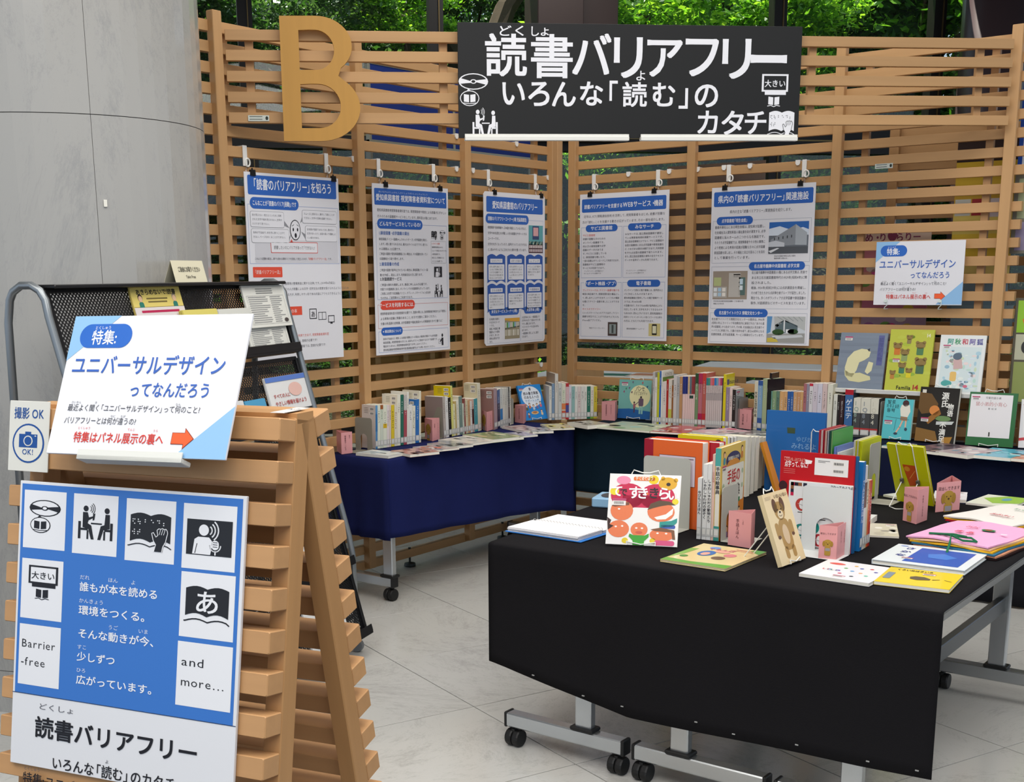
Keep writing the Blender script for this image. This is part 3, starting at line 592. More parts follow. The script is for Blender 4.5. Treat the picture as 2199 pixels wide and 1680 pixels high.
for j,y0 in enumerate((338,500)):
    for i,x0 in enumerate((28,216,400)):
        x1=x0+170; k.l=1
        k.poly([(x0,y0+10)]+[(x0+170*q/10,y0+10-12*abs(math.sin(math.pi*q/5))) for q in range(11)]+[(x1,y0+158)]+[(x1-170*q/12,y0+158-14*abs(math.sin(math.pi*q/6))) for q in range(13)],'#2c57a6')
        k.l=2; k.rect(x0+28,y0+24,114,22,'#e6e6ea'); k.rr(x0+10,y0+54,150,86,6,'#e6e6ea'); k.l=3
        k.text([['マルチメディアデイジー','点字つき絵本','LLブック'],['さわる絵本','布の絵本','外国語絵本']][j][i],x0+85,y0+41,14,'#2b3f78',0,'c',fit=96)
        k.lines([['文字と音声と絵が、パソ','コンなどで同時に見るこ','とのできる図書です。文','字の大きさや読む速さを','変えることができます。'],['文字と点字がいっしょに','なった絵本です。見える','人も見えない人も、いっ','しょに楽しむことができ','ます。'],['やさしいことばで書かれ','ており、写真や絵などで','理解をたすける、読みや','すい本です。']][(i+j)%3],x0+18,y0+72,12,15.5,'#44444c')
k.l=0; k.frame(24,655,316,176,1.4,'#9aa6bd'); k.frame(348,650,226,181,1.4,'#9aa6bd'); k.l=1; pill(k,44,632,286,44,'多文化サービスコーナー(1階)',20,sx=250); pill(k,380,632,180,42,'大活字本 (3階)',20,sx=130); k.l=1
k.lines(['日本語を母語と','する方のコーナ','ーです。','英語、中国語、韓','国語などの資料','があり、多くの','資料は貸出でき','ます。'],42,700,14,18,TX)
k.lines(['大活字本とは、一般図書より','文字が大きくて読みやすい本','です。3階にあります。','ベストセラーや人気の本も','あります。','一般図書と同じように借り','られます。'],358,700,14.5,18.5,TX)
k.rect(190,694,146,118,'#9a8f74'); k.l=2; k.poly([(190,694),(336,694),(336,716),(250,712),(190,704)],'#e0a63c'); k.poly([(190,750),(336,740),(336,746),(190,758)],'#6c6a58')
for q in range(9): k.rect(194+q*15,718,12,30,['#d8d4c4','#5aa35a','#8fc0dc','#cfc9b8'][q%4]); k.rect(194+q*15,760,12,34,['#c9c2ae','#b4ad98','#ded9cc'][q%3])
obj('print',k,t)
# 4
t,k=poster_sheet('poster',PR(.152,2.0055),.594,.841,'poster on web services and devices, four framed boxes, right of the corner post'); scale_ink(k)
k.rr(14,28,562,76,8,BL); k.l=1; k.text('読書バリアフリーを支援する',30,82,26,'#f2f2f4',1,fit=262); k.text('WEBサービス・機器',294,82,36,'#f2f2f4',1,fit=262); k.l=0
k.lines(['  近年は、ICT(情報通信技術)を活用して、視覚障害者をはじめ、読書が困難な','方の「読む」ことを支援する動きが広がっています。その一部を紹介します。'],18,134,17,32,TX,fit=552)
bx4=[(12,190,278,290,'サピエ図書館',['!サピエ図書館','読書が困難な方のための','オンライン図書館です。','約25万の録音図書や点字','図書のデータがありま','す。サピエに加盟している','と、録音図書を聴いたり、','一部の図書はダウンロードして利用できます。','図書館がサピエ図書館の','サービスが利用できます。']),
 (300,190,278,290,'みなサーチ',['みなサーチは、国立国会図書館が運営し','ている障害者用資料検索サービスです。','国立国会図書館だけでなく、サピエ図書館や','全国の図書館にある点字図書や録音図書な','ど、さまざまな資料を検索できます。利用登録','をすれば全国の図書館で借りられます。','また、国立国会図書館の資料の全文テキスト','データや音声データも利用できます。']),
 (12,508,278,316,'サポート機器・アプリ',['!プレクストークは、デイジー図書を聴ける','専用の再生機です。視聴覚資料室の備品とし','て、貸し出すことができます。いくつもの機能','を備えてデイジー図書を楽しむことができま','す。','!ボイスオブデイジー','といったスマートフォンのアプリもあり、デイジー','図書を再生することができます(どちらも','iPhone版アプリです)。']),
 (300,508,278,316,'電子書籍',['オンラインで読める電子書籍には、音声読み上','げに対応したものがあります。','愛知県図書館が提供している電子書籍サービ','スでは、約14000冊','の図書があり、そのうち600冊が音声読み上げに','対応しています。文字を大きくできるものや','もあるほか、読み上げもできます。愛知県図書館の','利用カードとインターネット用パスワードをお持ち','の方は、どなたでも利用できます。'])]
for (x,y,w,h,tt,ls) in bx4:
    k.l=0; k.frame(x,y,w,h,1.8,'#8fa0c4'); k.l=1; pill(k,x+30,y-14,w-60,40,tt,25); k.l=1; k.lines(ls,x+10,y+50,13.5,21 if y<300 else 22,TX,fit=w-22)
    if y<300: k.lines(['バックナンバー・点字雑誌など','ホームページで公開中です'],x+20,y+255,10,14,'#6a6a72')
k.rect(202,738,66,80,'#4a3c38'); k.l=2; k.rect(212,750,46,56,'#8f9a98'); k.l=3; k.rect(228,754,14,48,'#4a5250'); k.l=1; k.rect(478,742,76,72,'#cdbf80'); k.l=2; k.rr(500,746,32,62,4,'#22201e'); k.l=3; k.rect(504,756,24,42,'#dcd8b8')
k.l=1; k.text('写真:デイジープレーヤー',70,778,10,TX); k.text('愛知県図書館ホームページ',330,778,10,TX)
obj('print',k,t)
# 5
t,k=poster_sheet('poster',PR(1.0096,2.000),.594,.841,'poster of related facilities with three building photographs, right of the middle post'); scale_ink(k)
k.rr(14,24,568,78,8,BL); k.l=1; k.text('県内の「読書バリアフリー」関連施設',298,80,44,'#f2f2f4',1,'c',fit=520); k.l=0
k.text('県内の主な「読書バリアフリー」関連施設を紹介します。',290,138,19,TX,0,'c',fit=360)
def sec(x,y,w,h,px_,pw,tt,ls,lx,lw,pitch=27,sz=17):
    k.l=0; k.frame(x,y,w,h,1.5,'#9aa2b4'); k.l=1; pill(k,px_,y-22,pw,44,tt,22,sx=pw-60); k.l=1; k.lines(ls,lx,y+40,sz,pitch,TX,fit=lw)
sec(12,178,566,224,34,214,'点字図書館「明生会館」',['豊橋市東松山にある明生会館は、愛知県が設置し、','社会福祉法人愛知県盲人福祉連合会が運営する、点字','図書館と盲人ホームの二つからなる施設です。','そのうち点字図書館では、視覚障害者やその他の事情に','より視覚による表現の認識が困難な方々に点字図書','録音図書を貸し出し、その福祉と自立を図ることを目的','として事業を行っています。'],24,300)
sec(12,422,566,226,234,320,'名古屋市鶴舞中央図書館 点字文庫',['名古屋市鶴舞中央図書館の1階にある点字文庫は、前身で','ある市立名古屋図書館時代の1929年(昭和4年)に開','設されました。','戦後、1954年(昭和29年)には点訳講習会を開催し、','その修了生たちから点訳奉仕者グループが誕生しました。','現在でも、多くのボランティアが点字図書や録音図書の','製作、対面朗読などのサービスを支えています。'],252,316)
sec(12,672,566,160,34,320,'名古屋ライトハウス 情報文化センター',['名古屋ライトハウス情報文化センターの歴史は、1946年','(昭和21年)にカトリック布池教会内に創設された「あけの星','声の図書館」から始まります。その後、社会福祉法人名古屋ライ','トハウスに移管され、三重の支所を経て、創立60周年となる','図書館事業、点字出版事業、サービス事業を行っています。'],20,318,21,15)
k.l=1; x,y=344,194; k.rect(x,y,222,164,'#2f66b0'); k.l=2; k.rect(x,y+70,222,94,'#6a7078'); k.poly([(x,y+34),(x+60,y+22),(x+130,y+44),(x+190,y+30),(x+222,y+42),(x+222,y+75),(x,y+75)],'#d4dde8'); k.l=3
k.poly([(x+10,y+92),(x+90,y+48),(x+150,y+14),(x+150,y+120),(x+10,y+126)],'#8d9298'); k.poly([(x+150,y+14),(x+214,y+58),(x+214,y+122),(x+150,y+120)],'#aab0b6'); k.l=4
for q in range(5): k.rect(x+30+q*24,y+80-q*3,5,14,'#33373c')
k.poly([(x,y+104),(x+40,y+96),(x+90,y+108),(x+90,y+128),(x,y+130)],'#c8ccd2'); k.rect(x,y+128,222,36,'#565a60'); k.l=5; k.poly([(x,y+150),(x+50,y+134),(x+62,y+136),(x+14,y+160)],'#d8dadd')
k.l=1; k.lines(['所在地:豊橋市東松山町27番地','開館時間:10時30分~'],378,374,9,12,TX)
x,y=22,446; k.rect(x,y,206,152,'#9c8f80'); k.l=2; k.rect(x+96,y+10,70,130,'#bdb8b0'); k.rect(x+156,y+34,38,96,'#58706a'); k.rect(x+6,y+34,44,46,'#b5bd84'); k.rect(x,y+84,86,60,'#b0aaa2'); k.rect(x+124,y+16,40,18,'#44403c'); k.l=3
for q in range(6): k.rect(x+6+(q%3)*26,y+90+(q//3)*26,20,20,['#dfe4e6','#a9c8dc','#e8e2d8'][q%3])
k.rect(x+162,y+42,18,30,'#c2d8e4'); k.rect(x+162,y+78,18,24,'#d8e2e6'); k.l=1; k.lines(['所在地:名古屋市昭和区鶴舞一丁目1番155号','開館:1929年9月'],28,612,9.5,14,TX)
x,y=352,692; k.rect(x,y-4,218,140,'#c9cfd4'); k.l=2; k.poly([(x,y-4),(x+30,y-4),(x+22,y+80),(x,y+90)],'#5a8fc0'); k.poly([(x+40,y-4),(x+218,y-4),(x+218,y+70),(x+100,y+20),(x+46,y+64)],'#b7bab8'); k.poly([(x+48,y+40),(x+100,y+14),(x+176,y+44),(x+176,y+84),(x+48,y+84)],'#5b6b70'); k.l=3
for q in range(5): k.line([(x+60+q*30,y-2),(x+100+q*26,y+20)],3,'#8d9294')
k.rect(x+96,y+14,8,66,'#d8dcdc'); k.ell(x+66,y+80,34,16,'#33502c'); k.ell(x+150,y+76,30,14,'#2f4a2a'); k.rect(x+110,y+64,46,20,'#dfe2e2'); k.poly([(x,y+90),(x+218,y+84),(x+218,y+136),(x,y+136)],'#9a9a96'); k.l=4; k.poly([(x+30,y+100),(x+200,y+92),(x+210,y+104),(x+40,y+118)],'#c4c8ca'); k.poly([(x+4,y+112),(x+50,y+108),(x+70,y+132),(x+4,y+134)],'#c8b44a')
obj('print',k,t)
# ---------------- hooks and clips that carry the posters
def hook(M,label,strap=True,group='plastic hooks on the lattice rail'):
    t=thing('rail_hook',M,label,'hook',group); b=MB()
    b.bbox((-.0065,-.004,.006),(.0065,.012,.018),.002) if False else None
    if strap:
        b.bbox((-.0125,-.082,.0),(.0125,.006,.005),.0015); b.bbox((-.0125,.0,-.04),(.0125,.005,.003),.001); obj('strap',b,t,mt=WH)
        r=MB(); r.tube([(.0125+.014*math.cos(a),-.066+.017*math.sin(a),.004) for a in [2*math.pi*i/14 for i in range(14)]],.004,6,True); obj('ring',r,t,mt=mat('#e8e6de',.3))
        c=MB(); c.tube([(.003,-.088,.003),(.004,-.100,.004),(.002,-.118,.006)],.0016,5); c.tube([(.003+.007*math.cos(a),-.105+.010*math.sin(a),.006) for a in [2*math.pi*i/10 for i in range(10)]],.0011,4,True); obj('link',c,t,mt=mat('#b9a79a',.3,.6))
    else:
        b.prism([(-.0125,.006),(-.0125,-.012),(-.006,-.021),(.006,-.021),(.0125,-.012),(.0125,.006)],.0,.006); b.bbox((-.008,.0,-.04),(.008,.005,.002),.001); obj('cap',b,t,mt=WH)
    return t
ordn=['first','second','third','fourth','fifth','sixth','seventh','eighth','ninth','tenth','eleventh','twelfth','thirteenth','fourteenth','fifteenth','sixteenth','seventeenth','eighteenth','nineteenth','twentieth']
ZH=ZK(2)
def clip(M,label):
    t=thing('binder_clip',M,label,'clip','binder clips on the posters'); b=MB(); b.prism([(-.015,-.012),(.015,-.012),(.013,.014),(-.013,.014)],-.004,.009); b.prism([(-.004,.012),(.004,.012),(.003,.022),(-.003,.022)],.0,.003); obj('clip_body',b,t,mt=BK_)
    b=MB(); b.tube([(-.006,.012,.010),(-.006,-.008,.0105),(.006,-.008,.0105),(.006,.012,.010)],.001,5); obj('clip_lever',b,t,mt=mat('#2a2a2a',.3,.8))
hk=[('L',526,491),('L',700,714),('L',812,826),('L',930,944),('L',1048,1054),('L',1149,1148),('R',1276,1276),('R',1414,1410),('R',1566,1564),('R',1728,1725)]
pn=['shocked-face poster','shocked-face poster','reading room poster','reading room poster','blue open-book poster','blue open-book poster','web services poster','web services poster','facilities poster','facilities poster']
for i,(s,x,_) in enumerate(hk):
    py=350
    if s=='L': p=at(x,py,0,-.02); M=Fr((-.021,p.y,ZH),(0,1,0),(0,0,1),(1,0,0)); q=V((.018,p.y+.004,0))
    else: p=at(x,py,1,.02); M=Fr((p.x,.021,ZH),(1,0,0),(0,0,1),(0,-1,0)); q=V((p.x,-.018,0))
    hook(M,'white strap hook holding the %s side of the %s'%(['left','right'][i%2],pn[i]))
    q.z=[2.005,1.997,1.999,2.0055,2.0][i//2]-.004
    clip(Fr(q,M.col[0].to_3d(),(0,0,1),M.col[2].to_3d()),'black binder clip at the top %s of the %s'%(['left','right'][i%2],pn[i]))
cp=[('L',757,2),('L',979,2),('L',1014.5,2),('L',1176.5,2),('L',1109,0),('L',980,0),('R',1351,2),('R',1439,2),('R',1500,2),('R',1557,2),('R',1613,2),('R',1716,2),('L',1162,15)]
cl=['beside the second lattice post from the left','left of the third lattice post','right of the third lattice post','left of the corner post','under the black sign left half','at the black sign lower left corner','right of the web services poster hooks','left of the middle right-wall post','right of the middle right-wall post','beside the left hook of the facilities poster','between the two facilities poster hooks','beside the right hook of the facilities poster','low on the rail behind the blue support book']
for (s,x,kk),l in zip(cp,cl):
    z=ZK(kk)
    if s=='L': p=at(x,300,0,-.02); M=Fr((-.021,p.y,z),(0,1,0),(0,0,1),(1,0,0))
    else: p=at(x,300,1,.02); M=Fr((p.x,.021,z),(1,0,0),(0,0,1),(0,-1,0))
    hook(M,'small white hook cap '+l,False)
# ---------------- A3 feature notice on the right end panel
def feature(k,w,furi=True):
    u=w/.42; T=lambda *a,**b: k.text(*a,**b)
    k.l=0; k.poly([(0,0),(.115*u,0),(0,.098*u)],'#8fbbe2'); k.poly([(.42*u,.297*u),(.42*u,.19*u),(.30*u,.297*u)],'#8fbbe2')
    k.l=1; k.rr(.022*u,.018*u,.128*u,.052*u,.026*u,'#2f67bd',8); k.l=2; T('特集:',.052*u,.060*u,.034*u,'#f4f4f6',1,fit=.064*u); T('とくしゅう',.056*u,.029*u,.008*u,'#f4f4f6',0)
    T('ユニバーサルデザイン',.018*u,.124*u,.044*u,'#3b63b4',1,fit=.365*u); T('ってなんだろう',.170*u,.172*u,.034*u,'#3b63b4',1,fit=.190*u)
    T('最近よく聞く「ユニバーサルデザイン」って何のこと?',.030*u,.205*u,.016*u,'#3a3a40',0,fit=.315*u); T('バリアフリーとは何が違うの?',.028*u,.232*u,.016*u,'#3a3a40',0,fit=.175*u)
    T('特集はパネル展示の裏へ',.060*u,.270*u,.024*u,'#d04036',1,fit=.215*u)
    for s_,x,y in (('さいきん',.036,.190),('き',.094,.190),('なん',.286,.191),('なに',.139,.218),('ちが',.163,.218),('とくしゅう',.066,.244),('てんじ',.186,.245),('うら',.246,.246)): T(s_,x*u,y*u,.0062*u,'#d04036' if y>.24 else '#6a6a70',0)
    a=(.292*u,.262*u); k.poly([(.292*u,.246*u),(.320*u,.246*u),(.320*u,.236*u),(.343*u,.258*u),(.320*u,.280*u),(.320*u,.270*u),(.292*u,.270*u)],'#8a3c30'); k.l=3; k.poly([(.2932*u,.2472*u),(.3212*u,.2472*u),(.3212*u,.239*u),(.341*u,.258*u),(.3212*u,.277*u),(.3212*u,.2688*u),(.2932*u,.2688*u)],'#ee6236')
FM=Fr((1.941,-.02,1.376),(1,0,0),(0,0,1),(0,-1,0)); t,k=poster_sheet('notice',FM,.438,.313,'small landscape notice on universal design pinned to the right end lattice panel',None,'notice',th=.004)
feature(k,.438); obj('print',k,t)
for x in (.06,.33):
    b=MB(); b.tube([(x,.02,.008),(x+.012,.026,.010),(x+.012,-.002,.010),(x,-.012,.006),(x-.004,-.02,.002),(x+.004,-.02,-.03)],.0022,6); b.lathe([(.008,-.002),(.008,.004)],(x+.004,.02,.008),12,2); obj('peg',b,t,mt=mat('#d5e0da',.3),label='clear plastic peg')
# ---------------- tables
ALU=mat('#b9bcbd',.25,.85); ALUD=mat('#55585a',.35,.6); PLB=mat('#161616',.5)
def caster(t,x,y,zt,r=.03):
    b=MB()
    for s in (-1,1): b.lathe([(r*.5,-.012),(r*.92,-.012),(r,-.007),(r,.007),(r*.92,.012),(r*.5,.012)],(x+s*.014,y,r),18,0)
    b.lathe([(.009,r),(.009,zt+.004)],(x,y,0),10); b.box((x-.006,y-.014,r*.8),(x+.006,y+.02,r*2.1)); obj('caster',b,t,mt=PLB,smooth=False)
def table(x0,x1,y0,y1,label,post=(.5,.5),long='y',stretch=True,mir=1):
    t=thing('folding_table',V((x0,y0,0)),label,'table','folding tables of the booth'); W,L=x1-x0,y1-y0
    def T(p): return p
    b=MB(); b.bbox((0,0,.672),(W,L,.694),.003); obj('tabletop',b,t,mt=mat('#8b8478',.4)); b=MB(); b.box((-.002,-.002,.675),(W+.002,0,.692)); b.box((W,0,.675),(W+.003,L,.692)); obj('edge_band',b,t,mt=mat('#a9a9a5',.35,.5))
    ends=((.05,post[0]),(L-.07,post[1])) if long=='y' else ((.05,.5),(W-.07,.5))
    for e,pf in ends:
        b=MB()
        if long=='y': b.bbox((.01,e-.022,.070),(W-.01,e+.022,.118),.004); cs=((.035,e),(W-.035,e)); px_,py_=W*pf,e
        else: b.bbox((e-.022,.01,.070),(e+.022,L-.01,.118),.004); cs=((e,.035),(e,L-.035)); px_,py_=e,L*.5
        f=obj('foot_bar',b,t,mt=ALU)
        for xx in ((.004,W-.016) if long=='y' else (.004,L-.016)):
            b=MB()
            if long=='y': b.bbox((xx,e-.024,.068),(xx+.012,e+.024,.120),.003)
            else: b.bbox((e-.024,xx,.068),(e+.024,xx+.012,.120),.003)
            obj('end_cap',b,f,mt=PLB)
        b=MB(); b.bbox((px_-.03,py_-.016,.12),(px_+.03,py_+.016,.672),.004); p=obj('leg',b,t,mt=ALU); b=MB(); b.bbox((px_-.042,py_-.028,.118),(px_+.042,py_+.028,.130),.003); obj('leg_collar',b,p,mt=PLB)
        b=MB(); b.lathe([(.02,-.02),(.022,.0),(.012,.004)],(px_,py_-.016,.56),14,1); obj('tilt_knob',b,p,mt=PLB)
        for c in cs: caster(t,c[0],c[1],.07)
    if stretch:
        b=MB()
        if long=='y': b.bbox((W*post[0]-.014,.05,.33),(W*post[0]+.014,L-.07,.385),.003)
        else: b.bbox((.05,L*.5-.014,.33),(W-.07,L*.5+.014,.385),.003)
        obj('stretcher',b,t,mt=ALUD)
    return t
table(1.925,2.395,-3.245,-1.70,'folding table nearest the open spiral notebook, under the black cloth',(.66,.5))
table(2.415,2.87,-3.245,-1.70,'middle folding table under the black cloth',(.36,.5))
table(2.885,3.335,-3.245,-1.70,'folding table at the right end of the black cloth, its legs showing',(.5,.5))
table(.02,.40,-2.07,-.50,'folding table under the navy cloth by the left lattice wall',(.9,.5))
table(.42,1.80,-.455,-.03,'folding table under the dark teal cloth by the right lattice wall',long='x')
table(1.83,3.30,-.455,-.03,'folding table under the navy cloth at the right',long='x')
def cloth(name,h,label,rows,cat='tablecloth'):
    b=MB(); b.grid(rows); o=obj(name,b,mt=mat(h,.92,spec=.08,var=.18,vscale=5,bump=.35,bscale=420),smooth=True,label=label,cat=cat)
    md=o.modifiers.new('thick','SOLIDIFY'); md.thickness=.0022; md.offset=1; return o
def hang(xa,xb,top_back,front,bottom,n,axis,wave=.006,seed=1,freq=9,left=None):
    """rows from the back of the top to the hem; along = position on the long direction"""
    random.seed(seed); rows=[]; ph=random.uniform(0,6)
    prof=[('t',top_back),('t',front*.5+top_back*.5),('t',front-(front-top_back)*.06)]
    for kind,v in prof: rows.append([(lambda a,v=v: (a,v,.7))])
    R=[]
    def pt(a,v,z): return V((a,v,z)) if axis=='x' else V((v,a,z))
    al=[xa+(xb-xa)*i/n for i in range(n+1)]
    s=1 if front>top_back else -1
    for v in (top_back,(front+top_back)/2,front-s*.02): R.append([pt(a,v,.7005) for a in al])
    R.append([pt(a,front-s*.004,.699) for a in al]); R.append([pt(a,front,.692) for a in al])
    for q in range(1,13):
        f=q/12; row=[]
        for a in al:
            zb=bottom(a); w=wave*f*(math.sin(a*freq+ph)+.6*math.sin(a*freq*2.3+ph*2))
            row.append(pt(a,front+s*(abs(wave)*f*1.5+w),.692+(zb-.692)*f))
        R.append(row)
    return R
def interp(tab):
    def f(a):
        if a<=tab[0][0]: return tab[0][1]
        for (a0,z0),(a1,z1) in zip(tab,tab[1:]):
            if a<=a1: return z0+(z1-z0)*(a-a0)/(a1-a0)
        return tab[-1][1]
    return f
rw=hang(1.895,3.338,-1.71,-3.252,interp([(1.9,.30),(1.96,.292),(2.15,.262),(2.43,.221),(2.66,.228),(2.87,.233),(3.15,.239),(3.35,.247)]),60,'x',.004,3,5)
for r in rw[:5]:
    for i,p in enumerate(r):
        f=(p.y+3.25)/1.54; p.x=p.x-(.15*f)*(1-(p.x-1.895)/1.44)
CLB=cloth('black_tablecloth','#19181a','matte black cloth over the three pushed-together front tables',rw)
b=MB()
for x,z in ((2.08,.29),(2.27,.26),(2.41,.255),(2.66,.26),(2.78,.25),(2.97,.262),(3.17,.262),(3.30,.268)): b.box((x,-3.2705,z),(x+.009,-3.2685,z+.003))
obj('hem_stitch',b,CLB,mt=mat('#9a9a98',.8))
lf=interp([(-2.2,.33),(-1.95,.319),(-1.16,.279),(-.71,.25),(-.46,.2)])
cloth('navy_tablecloth','#1a2150','navy cloth hanging over the table along the left lattice wall',hang(-2.085,-.45,.012,.41,lf,44,'y',.007,5,11))
R=[]
for q in range(9):
    f=q/8; R.append([V((.422+.02*f-(.412+.02*f)*i/10+ .012*f*math.sin(i*1.3),-2.086-.012*f-.01*f*math.sin(i*2.1),.700-(.38)*f)) for i in range(11)])
cloth('navy_cloth_end','#181e48','navy cloth end panel hanging at the short side of the left table',R)
cloth('teal_tablecloth','#11222e','dark teal cloth over the table right of the corner',hang(.41,1.80,-.01,-.462,lambda a:.33+.004*math.sin(a*9),36,'x',.006,8,13))
cloth('navy_tablecloth','#131830','navy cloth over the table at the right end of the wall',hang(1.81,3.32,-.01,-.462,lambda a:.45+.006*math.sin(a*7),36,'x',.006,9,13))
def skirt(x0,x1,y,zt,zb,label,n=40,seed=2):
    random.seed(seed); R=[]
    for q in range(9): f=q/8; R.append([V((x0+(x1-x0)*i/n,y+.012*f*math.sin(i*.9)+.005*math.sin(i*2.2)*f,zt+(zb-zt)*f+(random.uniform(0,.008) if q==8 else 0))) for i in range(n+1)])
    return cloth('black_under_sheet','#1c1c20',label,R,'cloth')
skirt(.62,1.80,-.43,.62,.012,'black sheet filling the shadowed space below the dark teal cloth')  # sheet added to give the black shadow under the teal table
skirt(1.85,3.30,-.445,.62,.008,'black under-cloth with frayed hem below the navy cloth at the right')
# ---------------- books
ZT=.7025
def book(M,w,h,t,cover,label,group=None,spine=None,pages='#e9e4d6',hard=False,ink=None,side=0,name='book',back=None,cat='book',rough=.35):
    """local x across the cover, y up the cover, z out of the front cover; spine at x=0 (side 0) or x=w (side 1)"""
    tt=thing(name,M,label,cat,group); c=.0022 if hard else .0008; ov=.003 if hard else 0
    mc=mat(cover,rough,coat=.25); ms=mat(spine or cover,rough,coat=.2); mb_=mat(back or cover,rough,coat=.2); b=MB()
    b.use(mc).box((0,0,-c),(w,h,0)); b.use(mb_).box((0,0,-t),(w,h,-t+c)); 
    xs=(0,c) if side==0 else (w-c,w); b.use(ms).box((xs[0],0,-t+c*.5),(xs[1],h,-c*.5)); obj('cover',b,tt)
    p=MB(); a,bb=(c,w-ov-.001) if side==0 else (ov+.001,w-c); p.box((a,ov,-t+c),(bb,h-ov-.0005,-c)); obj('pages',p,tt,mt=mat(pages,.8,var=.12,vscale=60))
    if ink:
        k=Ink(h); k.rough=.35; k.w=w; k.h=h; ink(k); obj('print',k,tt)
    return tt
def barlab(k,x,y,w=.03,h=.016):
    k.l+=1; k.rect(x,y,w,h,'#e6e2dc'); k.l+=1
    random.seed(int(x*1e4)); xx=x+.003
    while xx<x+w-.004: q=random.uniform(.0006,.0016); k.rect(xx,y+.003,q,h-.006,'#2c2a2a'); xx+=q+random.uniform(.0005,.0012)
    k.l-=2
def libtag(k,x,y,s=1):      # pink-striped library label with barcode
    k.l+=1; k.rect(x,y,.04*s,.006*s,'#b7476e'); k.rect(x+.001,y+.007*s,.038*s,.013*s,'#e8e4e0'); k.l+=1
    for i in range(12): k.rect(x+.005*s+i*.0024*s,y+.009*s,.0012*s,.008*s,'#33302f')
    k.l-=2
def spine_ink(tt,t,h,col,style,tc,txt=None,band=None,side=0):
    k=Ink(h); k.rough=.4; k.P=lambda x,y:(-.0005-k.l*.0003,k.H-y,-t+x)     # x runs along the thickness
    if band: 
        for (y0,y1,c) in band: k.rect(0,y0*h,t,(y1-y0)*h,c)
    k.l=1
    if txt: k.text(txt,t/2,h*.2 if style!='top' else h*.06,min(t*.8,h*.62/len(txt)),tc,1,vert=True)
    elif style:
        random.seed(int(h*1e5+t*1e6)); y=h*random.uniform(.1,.2)
        for i in range(random.randint(5,9)):
            s=min(t*.5,.009)*random.uniform(.8,1.1)
            k.c(tc); y0=y
            for _ in range(random.randint(2,4)):
                if random.random()<.5: k.rect(t*.5-s*random.uniform(.3,.5),y+s*random.uniform(0,.8),s*random.uniform(.5,.9),s*.13)
                else: k.rect(t*.5+s*random.uniform(-.4,.3),y+s*random.uniform(0,.3),s*.13,s*random.uniform(.4,.8))
            y+=s*1.2
            if y>h*.7: break
    k.l=2; k.rect(t*.06,h-.040,t*.88,.028,'#bdbdba'); k.l=3; k.rect(t*.16,h-.036,t*.68,.018,'#d7d5cf')
    obj('lettering',k,tt)
onum=lambda i: ordn[i] if i<20 else ('twenty-'+ordn[i-20] if i<29 else 'thirty-'+ordn[i-30] if i>30 else ('thirtieth'))
def cname(h):
    r,g,b=[int(h.lstrip('#')[i:i+2],16) for i in (0,2,4)]; mx,mn=max(r,g,b),min(r,g,b); l=(mx+mn)/2
    if mx-mn<26: return 'white' if l>195 else 'pale grey' if l>150 else 'grey' if l>90 else 'black'
    if r==mx:
        if b>g: return 'pink' if l>130 else 'magenta'
        if g>r*.86: return 'yellow' if b<120 else 'cream'
        if g>r*.55: return 'orange' if b<110 and l>100 else 'tan' if l>120 else 'brown'
        return 'red' if l<170 else 'salmon'
    if g==mx: return 'green' if b<g*.85 else 'teal'
    if r>g*1.05: return 'purple' if l<170 else 'lavender'
    return 'blue' if l>70 else 'navy'
def row(p0,p1,ents,where,group,lean=0,z=ZT,yplane=None):
    """standing books; spines face the aisle; entries: xl, xr, top row, spine colour, [cover colour, depth, opts]"""
    A0=at(*p0,2,z); A1=at(*p1,2,z); r=(A1-A0); r.z=0; r.normalize(); X=V((-r.y,r.x,0)); nrm=-X
    for i,e in enumerate(ents):
        xl,xr,top,sc=e[:4]; o=e[4] if len(e)>4 else {}
        f=(xl-p0[0])/(p1[0]-p0[0]); pyl=p0[1]+f*(p1[1]-p0[1]); a=atp(xl,pyl,A0,nrm); a.z=z; f=(xr-p0[0])/(p1[0]-p0[0]); b=atp(xr,p0[1]+f*(p1[1]-p0[1]),A0,nrm); b.z=z
        t=max(.004,(b-a).dot(r)); Y=V((0,0,1)); 
        if lean: Y=(V((0,0,1))*math.cos(lean)+r*math.sin(lean))
        h=hgt((a+b)/2,top,Y); h=max(.12,min(.36,h)); d=o.get('d',.7*h if h<.24 else .2)
        while d>.09 and ((a+X*d).y>-.018 or (a+X*d).x<.016 or (b+X*d).y>-.018 or (b+X*d).x<.016): d-=.004
        M=Fr(b,X,Y,X.cross(Y)); cv=o.get('c',sc)
        lab='%s-spined book, %s, %s'%(cname(sc),o.get('n') or onum(i)+' from the left',where)
        bk=book(M,d,h,t*.97,cv,lab,group,spine=sc,ink=o.get('ink'),back=o.get('bc') or (cv if not o.get('c') else cv),hard=o.get('hard',False),pages=o.get('pages','#e9e4d6'))
        spine_ink(bk,t*.97,h,sc,o.get('st','x'),o.get('tc','#3a3638' if cname(sc) in('white','cream','pale grey','yellow','lavender','teal','tan','pink') else '#dcdcd8'),o.get('t'),o.get('band'))
        if o.get('bar'):
            k=Ink(h); k.rough=.35; k.P=lambda x,y,k=k,t=t:(x,k.H-y,-t*.97-.0005-k.l*.0002)
            bw=.032; xx=.012
            barlab(k,xx,.012); barlab(k,xx,.034); k.l=1; k.c('#5a5858')
            for q in range(4): k.rect(xx+bw+.010,.014+q*.008,.028,.0014)
            obj('back_label',k,bk)
